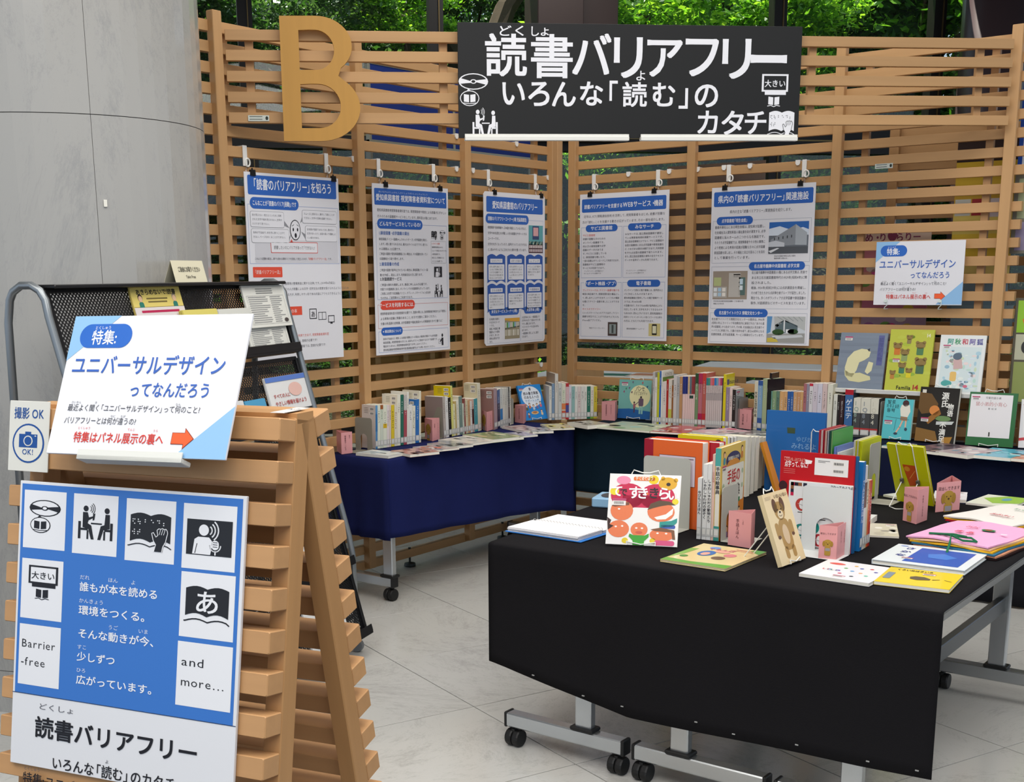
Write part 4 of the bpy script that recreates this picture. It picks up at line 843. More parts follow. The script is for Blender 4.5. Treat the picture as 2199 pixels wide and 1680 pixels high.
# left wall rows
row((806.5,964.8),(904,950.3),[(806.5,811,871,'#4a86b8',{'c':'#d8cdc6','bar':1,'band':[(.0,.15,'#5b93c0'),(.2,.6,'#2d6fa5')],'st':0}),(811,817,871,'#dfe3cf'),(817,823,870,'#cfd6c4',{'band':[(0,.1,'#9a5a2c')],'tc':'#6a8a5a'}),(823,831,870,'#dfe2cd',{'band':[(.44,.54,'#d8b21e')]}),(831,836,870,'#e3d6d4'),(836,840,870,'#ddd0c4',{'tc':'#6a3a2a','c':'#c9701e'}),(840,847,870,'#d9bf2e',{'c':'#c9921e'}),(847,853,871,'#dcd6c2',{'tc':'#8a2a2a'}),
  (853,860,848,'#e6e2d0',{'bar':1}),(860,867,848,'#2c6a58',{'bar':0}),(867,874,849,'#a54a55',{'band':[(0,.3,'#b9b4b0')]}),(874,878,842,'#e2e0d6'),(878,885,870,'#e0ded8',{'tc':'#222'+'222'}),(885,892,872,'#dfdccb'),(892,900,858,'#2a6bb0',{'bar':1}),(900,904,840,'#e2dcc6',{'bar':1})],
  'in the nearest row on the navy cloth','books in the nearest row on the navy cloth',lean=.03)
row((953,941),(1034,924.5),[(953,958.5,852,'#b3a9a2',{'c':'#8d7d78'}),(958.5,964.5,852,'#dedcda'),(964.5,970.5,854,'#1b1718'),(970.5,975,829,'#d5d27a',{'c':'#d0b80c','bar':1}),(975,979,868,'#e0dab2'),(979,982,862,'#bfa76a'),(982,987,860,'#e2dfd0',{'tc':'#222'+'222'}),(987,994.5,851,'#70877f',{'c':'#dcd6c4'}),(994.5,998,867,'#cdd3c2'),(998,1001,856,'#8a4a44'),(1001,1006,859,'#d2c9a8'),(1006,1011,859,'#c99c72'),(1011,1015,862,'#dbd9d4'),(1015,1019,857,'#c9a89a',{'band':[(.3,.75,'#3a1216')]}),(1019,1027,856,'#3f8f98',{'c':'#dcd6c4'}),(1027,1034,823,'#d9d3bd',{'c':'#cfc6a6','bar':1})],
  'in the second row on the navy cloth','books in the second row on the navy cloth',lean=-.04)
row((1061,923),(1100,911.5),[(1061,1068.5,835,'#a88f98',{'c':'#8f6a62','bar':1,'hard':True}),(1068.5,1074.5,837,'#28264a',{'band':[(0,.35,'#4c6290')],'c':'#8f6a62'}),(1074.5,1080,834,'#cfd3cf',{'band':[(.52,.8,'#2b78b5')]}),(1080,1085,834,'#dad8cf'),(1085,1089,834,'#d2d0c6'),(1089,1092.5,833,'#c9c8c0'),(1092.5,1095,831,'#1a1618'),(1095,1098,831,'#dcdacd')],
  'in the third row on the navy cloth','books in the third row on the navy cloth',lean=-.03)
row((1179,902.5),(1282,899),[(1179,1184.5,830,'#dddbd0'),(1184.5,1191,824,'#7a93ad',{'c':'#5c6d7c'}),(1191,1198.5,803,'#d5d0c6',{'c':'#b7aa9c','hard':True}),(1198.5,1206,823,'#c8c9c3',{'tc':'#333'+'333'}),(1206,1214.5,824,'#d8d8c4',{'band':[(.55,.72,'#d9804a'),(.75,.97,'#cf5a3c')],'tc':'#6a9a6a'}),(1214.5,1221.5,823,'#b4292e',{'band':[(.1,.55,'#d4b0b4'),(.6,.8,'#4a4a8a')],'c':'#b22a30'}),(1221.5,1227,828,'#cfccd4',{'tc':'#a05a70'}),(1227,1234,830,'#8fb5b0'),(1234,1240,830,'#dcdad2'),(1240,1247,830,'#d9c9c4',{'tc':'#3a2a2a'}),(1247,1254,830,'#d6d4cc'),(1254,1260,830,'#dcdad0',{'tc':'#222'+'222'}),(1260,1267.5,830,'#1f6a54'),(1267.5,1274.5,830,'#d9d6c6',{'band':[(.85,1,'#7aa23a')],'tc':'#a0302c'}),(1274.5,1282,830,'#cdb83a')],
  'in the row across the wall corner','books in the row across the wall corner')
# right wall rows (spines on one plane parallel to the wall)
tb='#222'+'222'
row((1400,910.5),(1578,921.5),[(1400,1404.5,799,'#b9b5b4',{'d':.21}),(1404.5,1409.5,811,'#d7d2cc'),(1409.5,1414.5,800,'#b6b52c',{'d':.2}),(1414.5,1418.5,797,'#2a5fa8',{'d':.2,'c':'#d9dad6'}),(1418.5,1421,799,'#dfe0d8',{'d':.21,'ink':lambda k:(k.rect(0,.03,k.w,.03,'#6a8a3c'),k.text('くつくつ',.03,.024,.022,'#3a3a30',1))}),(1421,1429.5,820,'#d4c9c4'),(1429.5,1434,815,'#a3231e',{'c':'#b02a22'}),(1434,1441,816,'#cfc7bb',{'band':[(.65,.85,'#b9b84c')]}),(1441,1444.5,828,'#8f5a30'),(1444.5,1451.5,806,'#c6c1be'),(1451.5,1457.5,809,'#a8a9a9'),(1457.5,1463.5,809,'#b58a60'),
  (1464,1470,809,'#d8bdb8',{'band':[(.0,.35,'#26357e')]}),(1470,1475,809,'#d8bdb8',{'band':[(.0,.35,'#1d2b70')]}),(1475,1479,809,'#d8bdb8',{'band':[(.0,.35,'#cdb088')]}),(1479,1483,809,'#d8bdb8',{'band':[(.0,.35,'#5a6e78'),(.38,.44,'#24423a')]}),(1483,1487,809,'#d8bdb8',{'band':[(.0,.35,'#8f3a3c'),(.38,.44,'#24423a')]}),(1487,1490.5,809,'#d8bdb8',{'band':[(.0,.35,'#7e2a30')]}),
  (1490.5,1497.5,802,'#6e8a62',{'band':[(0,.2,'#2c4a2e')]}),(1497.5,1506,802,'#b06a74',{'band':[(0,.2,'#a52a50'),(.75,.95,'#a5204e')]}),(1506,1514,802,'#ad5a50',{'band':[(0,.2,'#bb3a34'),(.75,.95,'#b22c30')]})]+
 [(1514+i*4.3,1514+i*4.3+4.2,812,'#c4b8b4',{'band':[(0,.15,c),(.3,.45,'#a39a98')]}) for i,c in enumerate(['#2f7a80','#3f8a70','#c9687a','#c95a5a','#2f74b0','#6a9ab0','#c97a90','#a03a5a'])]+
 [(1548.5,1550.5,812,'#2a2430'),(1550.5,1556.5,804,'#d3c41e',{'c':'#d6c81c','d':.2,'ink':lambda k:(k.rr(.012,.03,.03,.03,.003,'#3a3a66'),k.text('のはたらき',.044,.056,.022,'#23232a',2,fit=.13),k.text('のほんとう',.05,.092,.022,'#23232a',2,fit=.1))}),(1556.5,1564.5,832,'#8d7d90',{'band':[(.85,.95,'#c4502a')]}),(1564.5,1570.5,833,'#d9c4bd'),(1570.5,1578,837,'#2a2220',{'c':'#8a8e8c','ink':lambda k:(k.poly([(0,0),(k.w,0),(k.w,.05),(0,.03)],'#b9c3c9'),libtag(k,.01,.012,1.1))})],
  'in the long row under the web services poster','books in the long row under the web services poster')
row((1616.5,922.7),(1645,926.5),[(1617,1624.5,819.5,'#d8d4bd',{'t':'大きな活字の本','tc':'#33302c'}),(1624.5,1634.5,817.5,'#31589c',{'band':[(.1,.75,'#7fa5c4')]}),(1634.5,1644,813.5,'#a5b48c'),(1644,1646,815,'#17121a')],
  'in the short row left of the big blue picture book','books in the short row left of the big blue picture book')
g3=[(1648,1653,801.5,'#1d1418',{'c':'#241619','d':.2,'ink':lambda k:(k.rect(.03,.05,.028,.055,'#d9d0b8'),k.text('やさしい日本語',.066,.066,.016,'#cfc9bf',1,fit=.09),k.text('読本3',.066,.09,.018,'#cfc9bf',1))}),
 (1653,1655.5,840,'#76a596'),(1655.5,1664,840,'#7f9a72'),(1664,1671.2,840,'#5f7d6c'),(1671.2,1680.5,841,'#cfa06a'),(1680.5,1687.7,841,'#cda070'),(1687.7,1694.7,841,'#2c5a9e'),(1694.7,1700.5,841,'#315fa0'),(1700.5,1708.5,842,'#c79a6c'),(1708.5,1715,842,'#c48f62'),(1715,1721.5,842,'#c99c68'),(1721.5,1728,824,'#a86a6e'),(1728,1734,825,'#8f8a98'),(1734,1741.5,824,'#d8d4d4',{'band':[(.0,.05,'#c02a40')]}),(1741.5,1751.5,824,'#cfc4cc'),(1751.5,1761.5,824,'#cfcbd6'),(1761.5,1772,824,'#d4bcb8'),(1772.5,1784,825.5,'#dcd9c8',{'d':.2,'c':'#d2ccb4'}),(1786,1794.5,847,'#d9d8cc',{'tc':tb}),(1794.5,1800,848,'#2b2624'),(1800,1809,849,'#3a2226'),
 (1810,1828,837,'#3f6aa0',{'c':'#202a3a','band':[(0,.11,'#b01c2c')],'t':'ゲエテ','tc':'#dfe4ea','d':.17}),(1829,1844.5,855,'#4a4a4a',{'band':[(0,.38,'#dbd7c6'),(.76,.84,'#b43a38')],'t':'1Q84','tc':'#93a79a','st':'top','pages':'#dcd6c4'}),(1844.5,1865.5,856,'#4a4a4a',{'band':[(0,.38,'#dbd7c6'),(.76,.84,'#b43a38')],'t':'1Q84','tc':'#8b9298','st':'top'}),(1865.5,1883,857,'#4a4a4a',{'band':[(0,.38,'#dbd7c6'),(.76,.84,'#b43a38')],'t':'1Q84','tc':'#cfcab8','st':'top'})]
row((1648,925.5),(1883,942),g3,'in the row behind the big blue picture book','books in the row behind the big blue picture book')
# ---------------- bookends, wire stands, pink card tents
STL=mat('#b6b5ab',.45,.1)
def bookend(M,w,h,label,hole=True,base=.09,m=None,group='steel bookends',dir_=1):
    t=thing('bookend',M,label,'bookend',group); r=.012
    o=[(0,0),(w,0),(w,h-r),(w-r*.3,h-r*.3),(w-r,h),(r,h),(r*.3,h-r*.3),(0,h-r)]; outs=[o]
    if hole: outs.append([(w*.3,0.006),(w*.7,.006),(w*.7,h*.38)]+ellp(w*.5,h*.38,w*.2,w*.2,0,180,12)+[(w*.3,h*.38)])
    obj('plate',plate(outs,-.0008,.0008),t,mt=m or STL); b=MB(); b.bbox((0,-.0,0 if dir_>0 else -base),(w,.0016,base if dir_>0 else 0),.0005); obj('base',b,t,mt=m or STL); return t
def uprt(py_plane,xl,xr,top,z=ZT):          # face parallel to the right wall
    a=at(xl,top,1,py_plane); b=at(xr,top,1,py_plane); return a.x,b.x,(a.z+b.z)/2-z
def uprx(xp,xl,xr,top,z=ZT):
    a=at(xl,top,0,xp); b=at(xr,top,0,xp); return a.y,b.y,(a.z+b.z)/2-z
FX=lambda x,y,z=ZT: Fr((x,y,z),(1,0,0),(0,0,1),(0,-1,0))      # faces -y
FY=lambda x,y,z=ZT: Fr((x,y,z),(0,1,0),(0,0,1),(1,0,0))       # faces +x
a=at(766,966,2,ZT); x0,x1,h=uprt(a.y-.004,764,800,897); bookend(FX(x0,a.y-.01),x1-x0,h,'grey steel bookend in front of the nearest row on the navy cloth',m=mat('#8d897c',.45,.1))
a=at(913,950,2,ZT); x0,x1,h=uprt(at(953,941,2,ZT).y-.006,915,950,874); bookend(FX(x0,at(953,941,2,ZT).y-.008),x1-x0,h,'grey steel bookend in front of the second row on the navy cloth',m=mat('#8d897c',.45,.1))
yy=at(1100,911.5,2,ZT); bookend(FX(yy.x-.10,yy.y+.012),.10,.15,'grey steel bookend closing the third row on the navy cloth')
yy=at(1579,921.5,2,ZT); 
bookend(Fr((yy.x+.004,yy.y+.03,ZT),(0,1,0),(0,0,1),(1,0,0)),.11,.165,'grey steel bookend behind the pink card in the long row',m=mat('#84807a',.45,.1))
yy=at(1885,942,2,ZT); bookend(FY(yy.x+.006,yy.y-.002),.13,.19,'grey steel bookend after the three thick dark books',m=mat('#a5a296',.45,.1))
def pose(BLp,BRp,TLp,TRp,z=ZT,l0=13,wb=1.0,pw=.05):     # frame, width, height of a leaning sheet from its four corners
    BL_=at(*BLp,2,z); G=at(*BRp,2,z)-BL_; th0=math.atan2(G.y,G.x); best=None
    def ev(th,l):
        X=V((math.cos(th),math.sin(th),0)); n0=X.cross(V((0,0,1))); Y=V((0,0,1))*math.cos(l)-n0*math.sin(l); h=hgt(BL_,TLp[1],Y)
        if not .08<h<.5: return None
        n=X.cross(Y); q=atp(*TRp,BL_,n)-BL_; w=q.dot(X)
        if not .06<w<.6: return None
        e=pw*(math.degrees(l)-l0)**2
        for P_,b0,wt in ((TLp,BL_+Y*h,1),(TRp,BL_+Y*h+X*w,1),(BRp,BL_+X*w,wb)):
            x,y=proj(b0); e+=wt*((x-P_[0])**2+(y-P_[1])**2)
        return (e,l,h,Y,X,w,th)
    for step,rt,rl,c in ((1,range(-60,61,4),range(-30,46,3),None),(0,range(-6,7),range(-5,6),1)):
        tb,lb=(th0,0) if c is None else (best[6],best[1])
        for a in rt:
            for b in rl:
                r=ev(tb+math.radians(a*(1 if c is None else .7)),(math.radians(b) if c is None else lb+math.radians(b*.6)))
                if r and (best is None or r[0]<best[0]): best=r
    e,l,h,Y,X,w,_=best; return Fr(BL_,X,Y,X.cross(Y)),w,h,l
def wire_stand(M,w,h,l,label,t=.012,front=True,joint=False):
    pr=.05 if M.translation.y>-1.2 else .09
    Z=M.col[2].to_3d(); X=M.col[0].to_3d(); Y=M.col[1].to_3d(); o=M.translation
    s=thing('wire_book_stand',M,label,'book stand','wire book stands'); Mi=M.inverted(); b=MB(); wa,wb=w*.30,w*.70; zb=-t-.003
    path=[(wa,.012,.006),(wa,-.000,.006),(wa,.001,zb),(wa,h+.004,zb),(wa+.006,h+.016,zb),(w*.5-.012,h+.008,zb),(w*.5+.012,h+.008,zb),(wb-.006,h+.016,zb),(wb,h+.004,zb),(wb,.001,zb),(wb,-.0,.006),(wb,.012,.006)]
    b.tube(path,.0019,6); b.tube([(wa,.010,.0065),(w*.5,.002,.0075),(wb,.010,.0065)],.0019,6)
    # rear prop reaching the table
    hinge=[V((wa,h*.62,zb)),V((wb,h*.62,zb))]
    back=-(Z-V((0,0,Z.z))).normalized()
    fe=[]
    for q in hinge:
        wp=M@q; f=wp+back*pr; f.z=ZT+.002
        if M.translation.y>-1.2: f.y=min(f.y,-.03); f.x=max(f.x,.03)
        fe.append(Mi@f)
    b.tube([hinge[0],fe[0],(fe[0]+fe[1])/2+ (Mi.to_3x3()@back)*.008,fe[1],hinge[1]],.0019,6)
    obj('wire',b,s,mt=mat('#e4e3dc',.35))
    if joint:
        b=MB(); 
        for q in hinge: b.bbox((q.x-.006,q.y-.008,q.z-.004),(q.x+.006,q.y+.008,q.z+.004),.001)
        obj('hinge_block',b,s,mt=mat('#5a564e',.5))
    return s
PK='#dd9b9b'
def dog(k,x,y,s):
    k.ell(x,y,.30*s,.26*s,'#b08a35',18); k.l+=1; k.ell(x-.26*s,y+.04*s,.10*s,.2*s,'#a27c2c',12); k.ell(x+.26*s,y+.04*s,.10*s,.2*s,'#a27c2c',12); k.rr(x-.2*s,y+.24*s,.4*s,.62*s,.08*s,'#b08a35'); k.l+=1; k.rect(x-.16*s,y+.34*s,.32*s,.2*s,'#9a9296'); k.ell(x,y+.06*s,.05*s,.04*s,'#5a3f22',8); k.ell(x-.1*s,y-.03*s,.025*s,.025*s,'#3a2a1a',8); k.ell(x+.1*s,y-.03*s,.025*s,.025*s,'#3a2a1a',8); k.l-=2
def tent(Lp,Fp,Rp,topF,label,left=None,right=None,ztop=None,z=ZT):
    a,f,r=[at(*p,2,z) for p in (Lp,Fp,Rp)]; h=hgt(f,topF); t=thing('card_tent',f,label,'card sign','pink folded card signs')
    m=mat(PK,.7); b=MB(); pts=[a-f,V((0,0,0)),r-f]; th=.0008
    for p,q in ((pts[0],pts[1]),(pts[1],pts[2]),(pts[2],pts[0])):
        d=(q-p); n=V((d.y,-d.x,0)).normalized()*th; b.obox(p,d,n,V((0,0,h)))
    obj('card',b,t,mt=m)
    for nm,p,q,fn in (('left',a,f,left),('right',f,r,right)):
        if not fn: continue
        X=(q-p).normalized(); n=X.cross(V((0,0,1))); M=Fr(p+n*.0016-f,X,(0,0,1),n); k=Ink(h); k.w=(q-p).length; k.h=h; fn(k); obj('print',k,t,M=M)
    return t
vt=lambda s,x=.5,y=.14,z=None,c='#5a2a30': (lambda k: k.text(s,k.w*x,k.h*y,z or min(k.w*.3,k.h*.75/len(s)),c,0,vert=True))
def dogf(s): return lambda k:(k.text(s,k.w*.5,k.h*.26,k.w*.13,'#4a3034',0,'c'),dog(k,k.w*.5,k.h*.52,k.w*.85))
tent((724,969),(734,976),(757,973),930,'pink card sign at the left end of the navy table',right=lambda k:(vt('障害者サービス',.35,z=k.h*.1)(k),vt('知る',.75,z=k.h*.08)(k)))
tent((913,943),(929,948),(944,943),902,'pink card sign before the second row on the navy cloth',left=lambda k:dog(k,k.w*.5,k.h*.45,k.w*.9),right=lambda k:(vt('読書',.3,.2,z=k.h*.1)(k),vt('バリアフリー',.75,.2,z=k.h*.1)(k)))
tent((1034,921),(1046,926.5),(1060,922),885,'pink card sign before the third row on the navy cloth',left=lambda k:dog(k,k.w*.5,k.h*.45,k.w*.9),right=lambda k:vt('ユニバーサル',.5,.2,z=k.h*.1)(k))
tent((1106,907),(1125,910),(1130,905),872,'pink card sign left of the blue support book',left=lambda k:vt('読み書き障害',.5,.18,z=k.h*.1)(k))
tent((1292,902),(1320,904),(1325,899),864,'pink card sign right of the row across the wall corner',left=lambda k:(vt('視覚障害者等の',.36,.14,z=k.h*.09)(k),vt('バリアフリー',.72,.14,z=k.h*.09)(k)))
tent((1583,919.5),(1612,923),(1616,917),881,'pink card sign reading large-print books in the long row',left=lambda k:(vt('大活字本',.42,.22,z=k.h*.15)(k),vt('だいかつじぼん',.72,.22,z=k.h*.06)(k)))
tent((1563,1170),(1611,1178),(1619,1167),1104,'pink card sign reading sign-language picture books beside the flat picture book',left=lambda k:(vt('手話えほん',.42,.2,z=k.h*.115)(k),vt('しゅわ',.66,.2,z=k.h*.05)(k)))
tent((1757.4,1199.8),(1795,1203),(1815,1191),1131,'pink card sign with a dog in front of the arched white bookend',left=dogf('貸出しできます'),right=lambda k:(vt('点字つき',.4,.2,z=k.h*.09)(k),vt('さわる絵本',.75,.2,z=k.h*.08)(k)))
tent((1938.7,1117.7),(1966.6,1126),(1990,1117),1053,'pink card sign with a dog in front of the yellow book on its stand',left=dogf('貸出しできません'),right=lambda k:vt('布絵本・さわる本',.5,.2,z=k.h*.08)(k))
tent((2008.6,1100.5),(2059.4,1095),(2040,1082),1033,'pink card sign with a dog, rightmost of the card signs',left=dogf('貸出しできます'))
# ---------------- upright and leaning books on the right wall tables and ledge
def flatbook(NL,NR,FRc,t,cover,label,ink=None,group=None,z=ZT,pages='#e6e1d4',hard=False,spine=None,rough=.3):
    a,b,c=[at(*p,2,z+t) for p in (NL,NR,FRc)]; X=(b-a); w=X.length; X.normalize(); Y=V((-X.y,X.x,0)); h=abs((c-b).dot(Y)); h=max(.1,h)
    return book(Fr(a,X,Y,(0,0,1)),w,h,t,cover,label,group,ink=ink,pages=pages,hard=hard,spine=spine,rough=rough)
def lbook(c4,t,cover,label,ink=None,stand=None,z=ZT,joint=False,l0=13,wb=1.0,pw=.05,**kw):
    M,w,h,l=pose(*c4,z=z,l0=l0,wb=wb,pw=pw); M.translation=M.translation+V((0,-.055 if l0==7 else 0,.006 if stand else .001)); bk=book(M,w,h,t,cover,label,ink=ink,**kw)
    if stand: wire_stand(M,w,h,l,stand,t,joint=joint)
    return M,w,h
def figure(k,x,y,s,hair,skin,shirt,legs=None):
    k.ell(x,y,.5*s,.55*s,hair,14); k.l+=1; k.ell(x,y+.12*s,.42*s,.42*s,skin,14); k.rr(x-.5*s,y+.55*s,s,1.1*s,.3*s,shirt); 
    if legs: k.rect(x-.35*s,y+1.6*s,.28*s,.9*s,legs); k.rect(x+.08*s,y+1.6*s,.28*s,.9*s,legs)
    k.l-=1
def ink_support(k):
    w,h=k.w,k.h; k.ell(w*.5,h*.34,w*.42,h*.3,'#dfe6ee',28); k.l=1; k.text('読み書き障害',w*.5,h*.28,.021,'#3a3038',1,'c',fit=w*.66); k.text('のある人への',w*.5,h*.39,.021,'#3a3038',1,'c',fit=w*.66); k.text('サポート入門',w*.5,h*.49,.019,'#6a9ac0',1,'c',fit=w*.62)
    libtag(k,w*.03,h*.09,.75); k.l=2; k.rect(w*.46,h*.08,w*.08,h*.08,'#7a7a86')
    for i,(a,b,c) in enumerate(((.2,.6,'#5a6a4a'),(.34,.55,'#c07a5a'),(.5,.6,'#b9c9d9'),(.66,.57,'#7a6a9a'),(.82,.53,'#d06a7a'),(.22,.82,'#7a5a6a'),(.8,.76,'#e0c8a0'))): figure(k,w*a,h*b,w*.09,'#2a2024','#e8c4a8',c)
    k.l=2; k.ell(w*.5,h*.8,w*.16,h*.05,'#d9b27a'); k.l=3; k.ell(w*.5,h*.79,w*.1,h*.03,'#b0744a')
lbook(((1128,906),(1178,902),(1111,831),(1159,827)),.014,'#2a86cf','blue book on supporting people with reading difficulty, on a wire stand',ink_support,'wire stand under the blue support book')
def ink_panse(k):
    w,h=k.w,k.h; k.ell(w*.66,h*.42,w*.32,h*.29,'#e6dfae',30); k.l=1; k.text('パンセ',w*.66,h*.27,.030,'#3b3440',1,'c',fit=w*.28); k.text('だいちょうに',w*.66,h*.33,.018,'#3b3440',0,'c',fit=w*.36); k.text('わたしはガイド',w*.68,h*.385,.02,'#3b3440',0,'c',fit=w*.42)
    libtag(k,w*.08,h*.07,1.0); k.l=1; k.poly([(0,h*.76),(w*.35,h*.74),(w,h*.8),(w,h),(0,h)],'#245f9e'); k.l=2
    k.ell(w*.7,h*.44,w*.03,h*.03,'#3a3038'); k.rr(w*.63,h*.47,w*.15,h*.2,w*.04,'#6a5568'); k.rect(w*.65,h*.67,w*.05,h*.2,'#8fc0b4'); k.rect(w*.72,h*.67,w*.05,h*.2,'#8fc0b4'); k.ell(w*.5,h*.58,w*.025,h*.025,'#3a3038'); k.rr(w*.47,h*.61,w*.07,h*.12,w*.02,'#a0606a'); k.rect(w*.485,h*.72,w*.04,h*.12,'#5a3a50'); k.line([(w*.53,h*.64),(w*.63,h*.56)],w*.02,'#6a5568')
    for a,b,c in ((.4,.05,'#6a4a6a'),(.3,.2,'#7a4a7a'),(.2,.22,'#3f8a5a'),(.14,.3,'#a0406a'),(.7,.06,'#c9404a'),(.85,.16,'#2a3a6a'),(.38,.31,'#4a2a4a')): k.poly([(w*a,h*b),(w*(a+.05),h*(b-.02)),(w*(a+.03),h*(b+.05))],c)
lbook(((1326,900),(1400,905),(1335,817),(1400,819)),.016,'#73b0a8','teal picture book with a yellow moon and two walking figures, on a wire stand',ink_panse,'wire stand behind the teal moon picture book')
# ledge with three picture books, light rail
b=MB(); a=at(1785,838,1,-.10); c=at(2118,850,1,-.10); b.bbox((1.78,-.078,.928),(2.52,-.02,.940),.003); b.bbox((1.78,-.081,.928),(2.52,-.076,.950),.002)
obj('book_ledge',b,mt=mat('#d6d5d0',.35,.2),label='pale narrow ledge on the right end lattice panel holding picture books',cat='shelf')
def panel_book(xl,xr,top,bot,yp,cover,label,ink,t=.012,lean=10):
    x0=at(xl,bot,1,yp).x; x1=at(xr,bot,1,yp).x; zb=.9425; l=math.radians(lean); Y=V((0,math.sin(l),math.cos(l))); o=V((x0,yp,zb)); h=hgt(o+V(((x1-x0)/2,0,0)),top,Y); book(Fr(o,(1,0,0),Y,V((1,0,0)).cross(Y)),x1-x0,h,t,cover,label,ink=ink,hard=True)
def ink_fox(k):
    w,h=k.w,k.h; 
    for i in range(7): k.rect(0,h*(.05+.13*i),w,h*.05,['#7d8795','#77818f','#737d8c'][i%3])
    k.l=1; libtag(k,w*.1,h*.07,1.0); k.rect(w*.82,h*.04,w*.12,h*.52,'#5d6292'); k.l=2; k.text('狐狸的礼物',w*.88,h*.08,w*.1,'#454a7c',0,vert=True)
    k.l=1; F='#d8d2a6'; k.poly([(w*.16,h*.62),(w*.2,h*.45),(w*.32,h*.33),(w*.48,h*.28),(w*.6,h*.29),(w*.68,h*.33),(w*.66,h*.42),(w*.56,h*.48),(w*.46,h*.52),(w*.42,h*.66),(w*.34,h*.78),(w*.2,h*.76)],F); k.poly([(w*.16,h*.66),(w*.3,h*.72),(w*.5,h*.70),(w*.72,h*.76),(w*.74,h*.82),(w*.5,h*.87),(w*.28,h*.85),(w*.18,h*.76)],'#cfc99a'); k.poly([(w*.66,h*.5),(w*.76,h*.52),(w*.74,h*.66),(w*.66,h*.72),(w*.6,h*.68)],F); k.l=2; k.poly([(w*.6,h*.29),(w*.66,h*.27),(w*.65,h*.33)],'#3a3e48')
def ink_mice(k):      # generic little figures on a yellow meadow
    w,h=k.w,k.h; random.seed(4); k.l=0
    for i in range(14): k.ell(w*random.random()*.9+w*.05,h*random.uniform(.05,.8),w*.1,h*.03,random.choice(['#a9b83c','#bcc24a','#8fae3e']),12)
    k.l=1
    for x,y,s,c in ((.45,.13,.07,'#8a7a50'),(.2,.27,.1,'#c8752e'),(.72,.25,.11,'#4f7a50'),(.38,.37,.1,'#8a9a60'),(.35,.58,.09,'#3f7a5a'),(.52,.66,.08,'#d6c628'),(.76,.52,.13,'#4a6a4c'),(.15,.70,.07,'#b8803a')): k.ell(w*x,h*y,w*s,h*s*.5,'#8b7340'); k.ell(w*x-w*s*.7,h*y-h*s*.4,w*s*.4,h*s*.25,'#8b7340',8); k.ell(w*x+w*s*.7,h*y-h*s*.4,w*s*.4,h*s*.25,'#8b7340',8); k.rr(w*(x-s*.7),h*(y+s*.3),w*s*1.4,h*s*1.1,w*.02,c)
    libtag(k,w*.12,h*.47,.9); k.l=2; k.text('Familia',w*.27,h*.96,.026,'#222218',2,fit=w*.34); k.text('14',w*.62,h*.96,.036,'#a8202a',2,fit=w*.17); k.text('14',w*.82,h*.12,.026,'#e3e0b8',2)
def ink_pastel(k):
    w,h=k.w,k.h; k.l=1
    for i,(ch,c) in enumerate(zip('阿秋和阿狐',['#3f9a8a','#4a9a6a','#c04a5a','#6a5aa0','#4a4a90'])): k.text(ch,w*(.16+.16*i),h*.15,w*.14,c,2)
    libtag(k,w*.08,h*.17,.9); random.seed(8); k.l=0; k.rect(w*.07,h*.2,w*.86,h*.75,'#cfdcdc'); k.l=1
    for i in range(70): k.ell(w*random.uniform(.12,.88),h*random.uniform(.26,.9),w*random.uniform(.02,.07),h*random.uniform(.01,.04),random.choice(['#a9c9d6','#b9d6c9','#dfe6e0','#93b5c6','#c7d6b4','#e6d3cf','#d5e0ea']),9)
    k.l=2; k.ell(w*.42,h*.36,w*.1,h*.06,'#5a6a7a'); k.poly([(w*.34,h*.42),(w*.52,h*.4),(w*.56,h*.56),(w*.36,h*.58)],'#c9a9a6'); k.rr(w*.3,h*.62,w*.14,h*.16,w*.04,'#e0b86a'); k.ell(w*.24,h*.82,w*.12,h*.05,'#4fa09a'); k.ell(w*.66,h*.86,w*.05,h*.025,'#d06a80')
panel_book(1793,1893,715,836,-.055,'#7a8593','grey-blue picture book with a white fox and cub on the ledge',ink_fox)
panel_book(1898,1992,708,839,-.06,'#b9bd3e','yellow-green picture book with little animals in clothes on the ledge',ink_mice)
panel_book(2006,2104,720,843,-.055,'#dfe2e0','pale pastel picture book with Chinese title on the ledge',ink_pastel)
def ink_turq(k):
    w,h=k.w,k.h; k.l=1; k.text('발로',w*.1,h*.12,.022,'#2a4a50',1); k.text('차 주고 싶은',w*.08,h*.22,.02,'#2a4a50',1,fit=w*.44); k.text('등짝',w*.1,h*.33,.022,'#2a4a50',1); libtag(k,w*.06,h*.54,1.0)
    k.l=1; k.ell(w*.74,h*.1,w*.11,h*.08,'#4a3030'); k.poly([(w*.6,h*.14),(w*.88,h*.14),(w*.92,h*.3),(w*.84,h*.44),(w*.6,h*.42),(w*.56,h*.24)],'#e6e2d2'); k.poly([(w*.6,h*.43),(w*.84,h*.44),(w*.84,h*.54),(w*.6,h*.52)],'#a07a5a'); k.l=2; k.line([(w*.68,h*.54),(w*.6,h*.7),(w*.5,h*.82)],w*.05,'#e8b69a'); k.line([(w*.8,h*.54),(w*.8,h*.68)],w*.05,'#e8b69a'); k.ell(w*.48,h*.86,w*.07,h*.03,'#3a4a5a'); k.ell(w*.82,h*.74,w*.05,h*.04,'#3a4a5a'); k.line([(w*.1,h*.45),(w*.9,h*.5)],.002,'#4a7a80'); k.line([(w*.46,h*.5),(w*.42,h*.78)],.002); k.text('·',w*.5,h*.95,.012,'#2a4a50')
lbook(((1900,941),(1959,943),(1910,856),(1971,857)),.014,'#5cc0c6','turquoise book with a seated girl and Korean title, on a wire stand',ink_turq,'wire stand of the turquoise book',l0=7,pw=6)
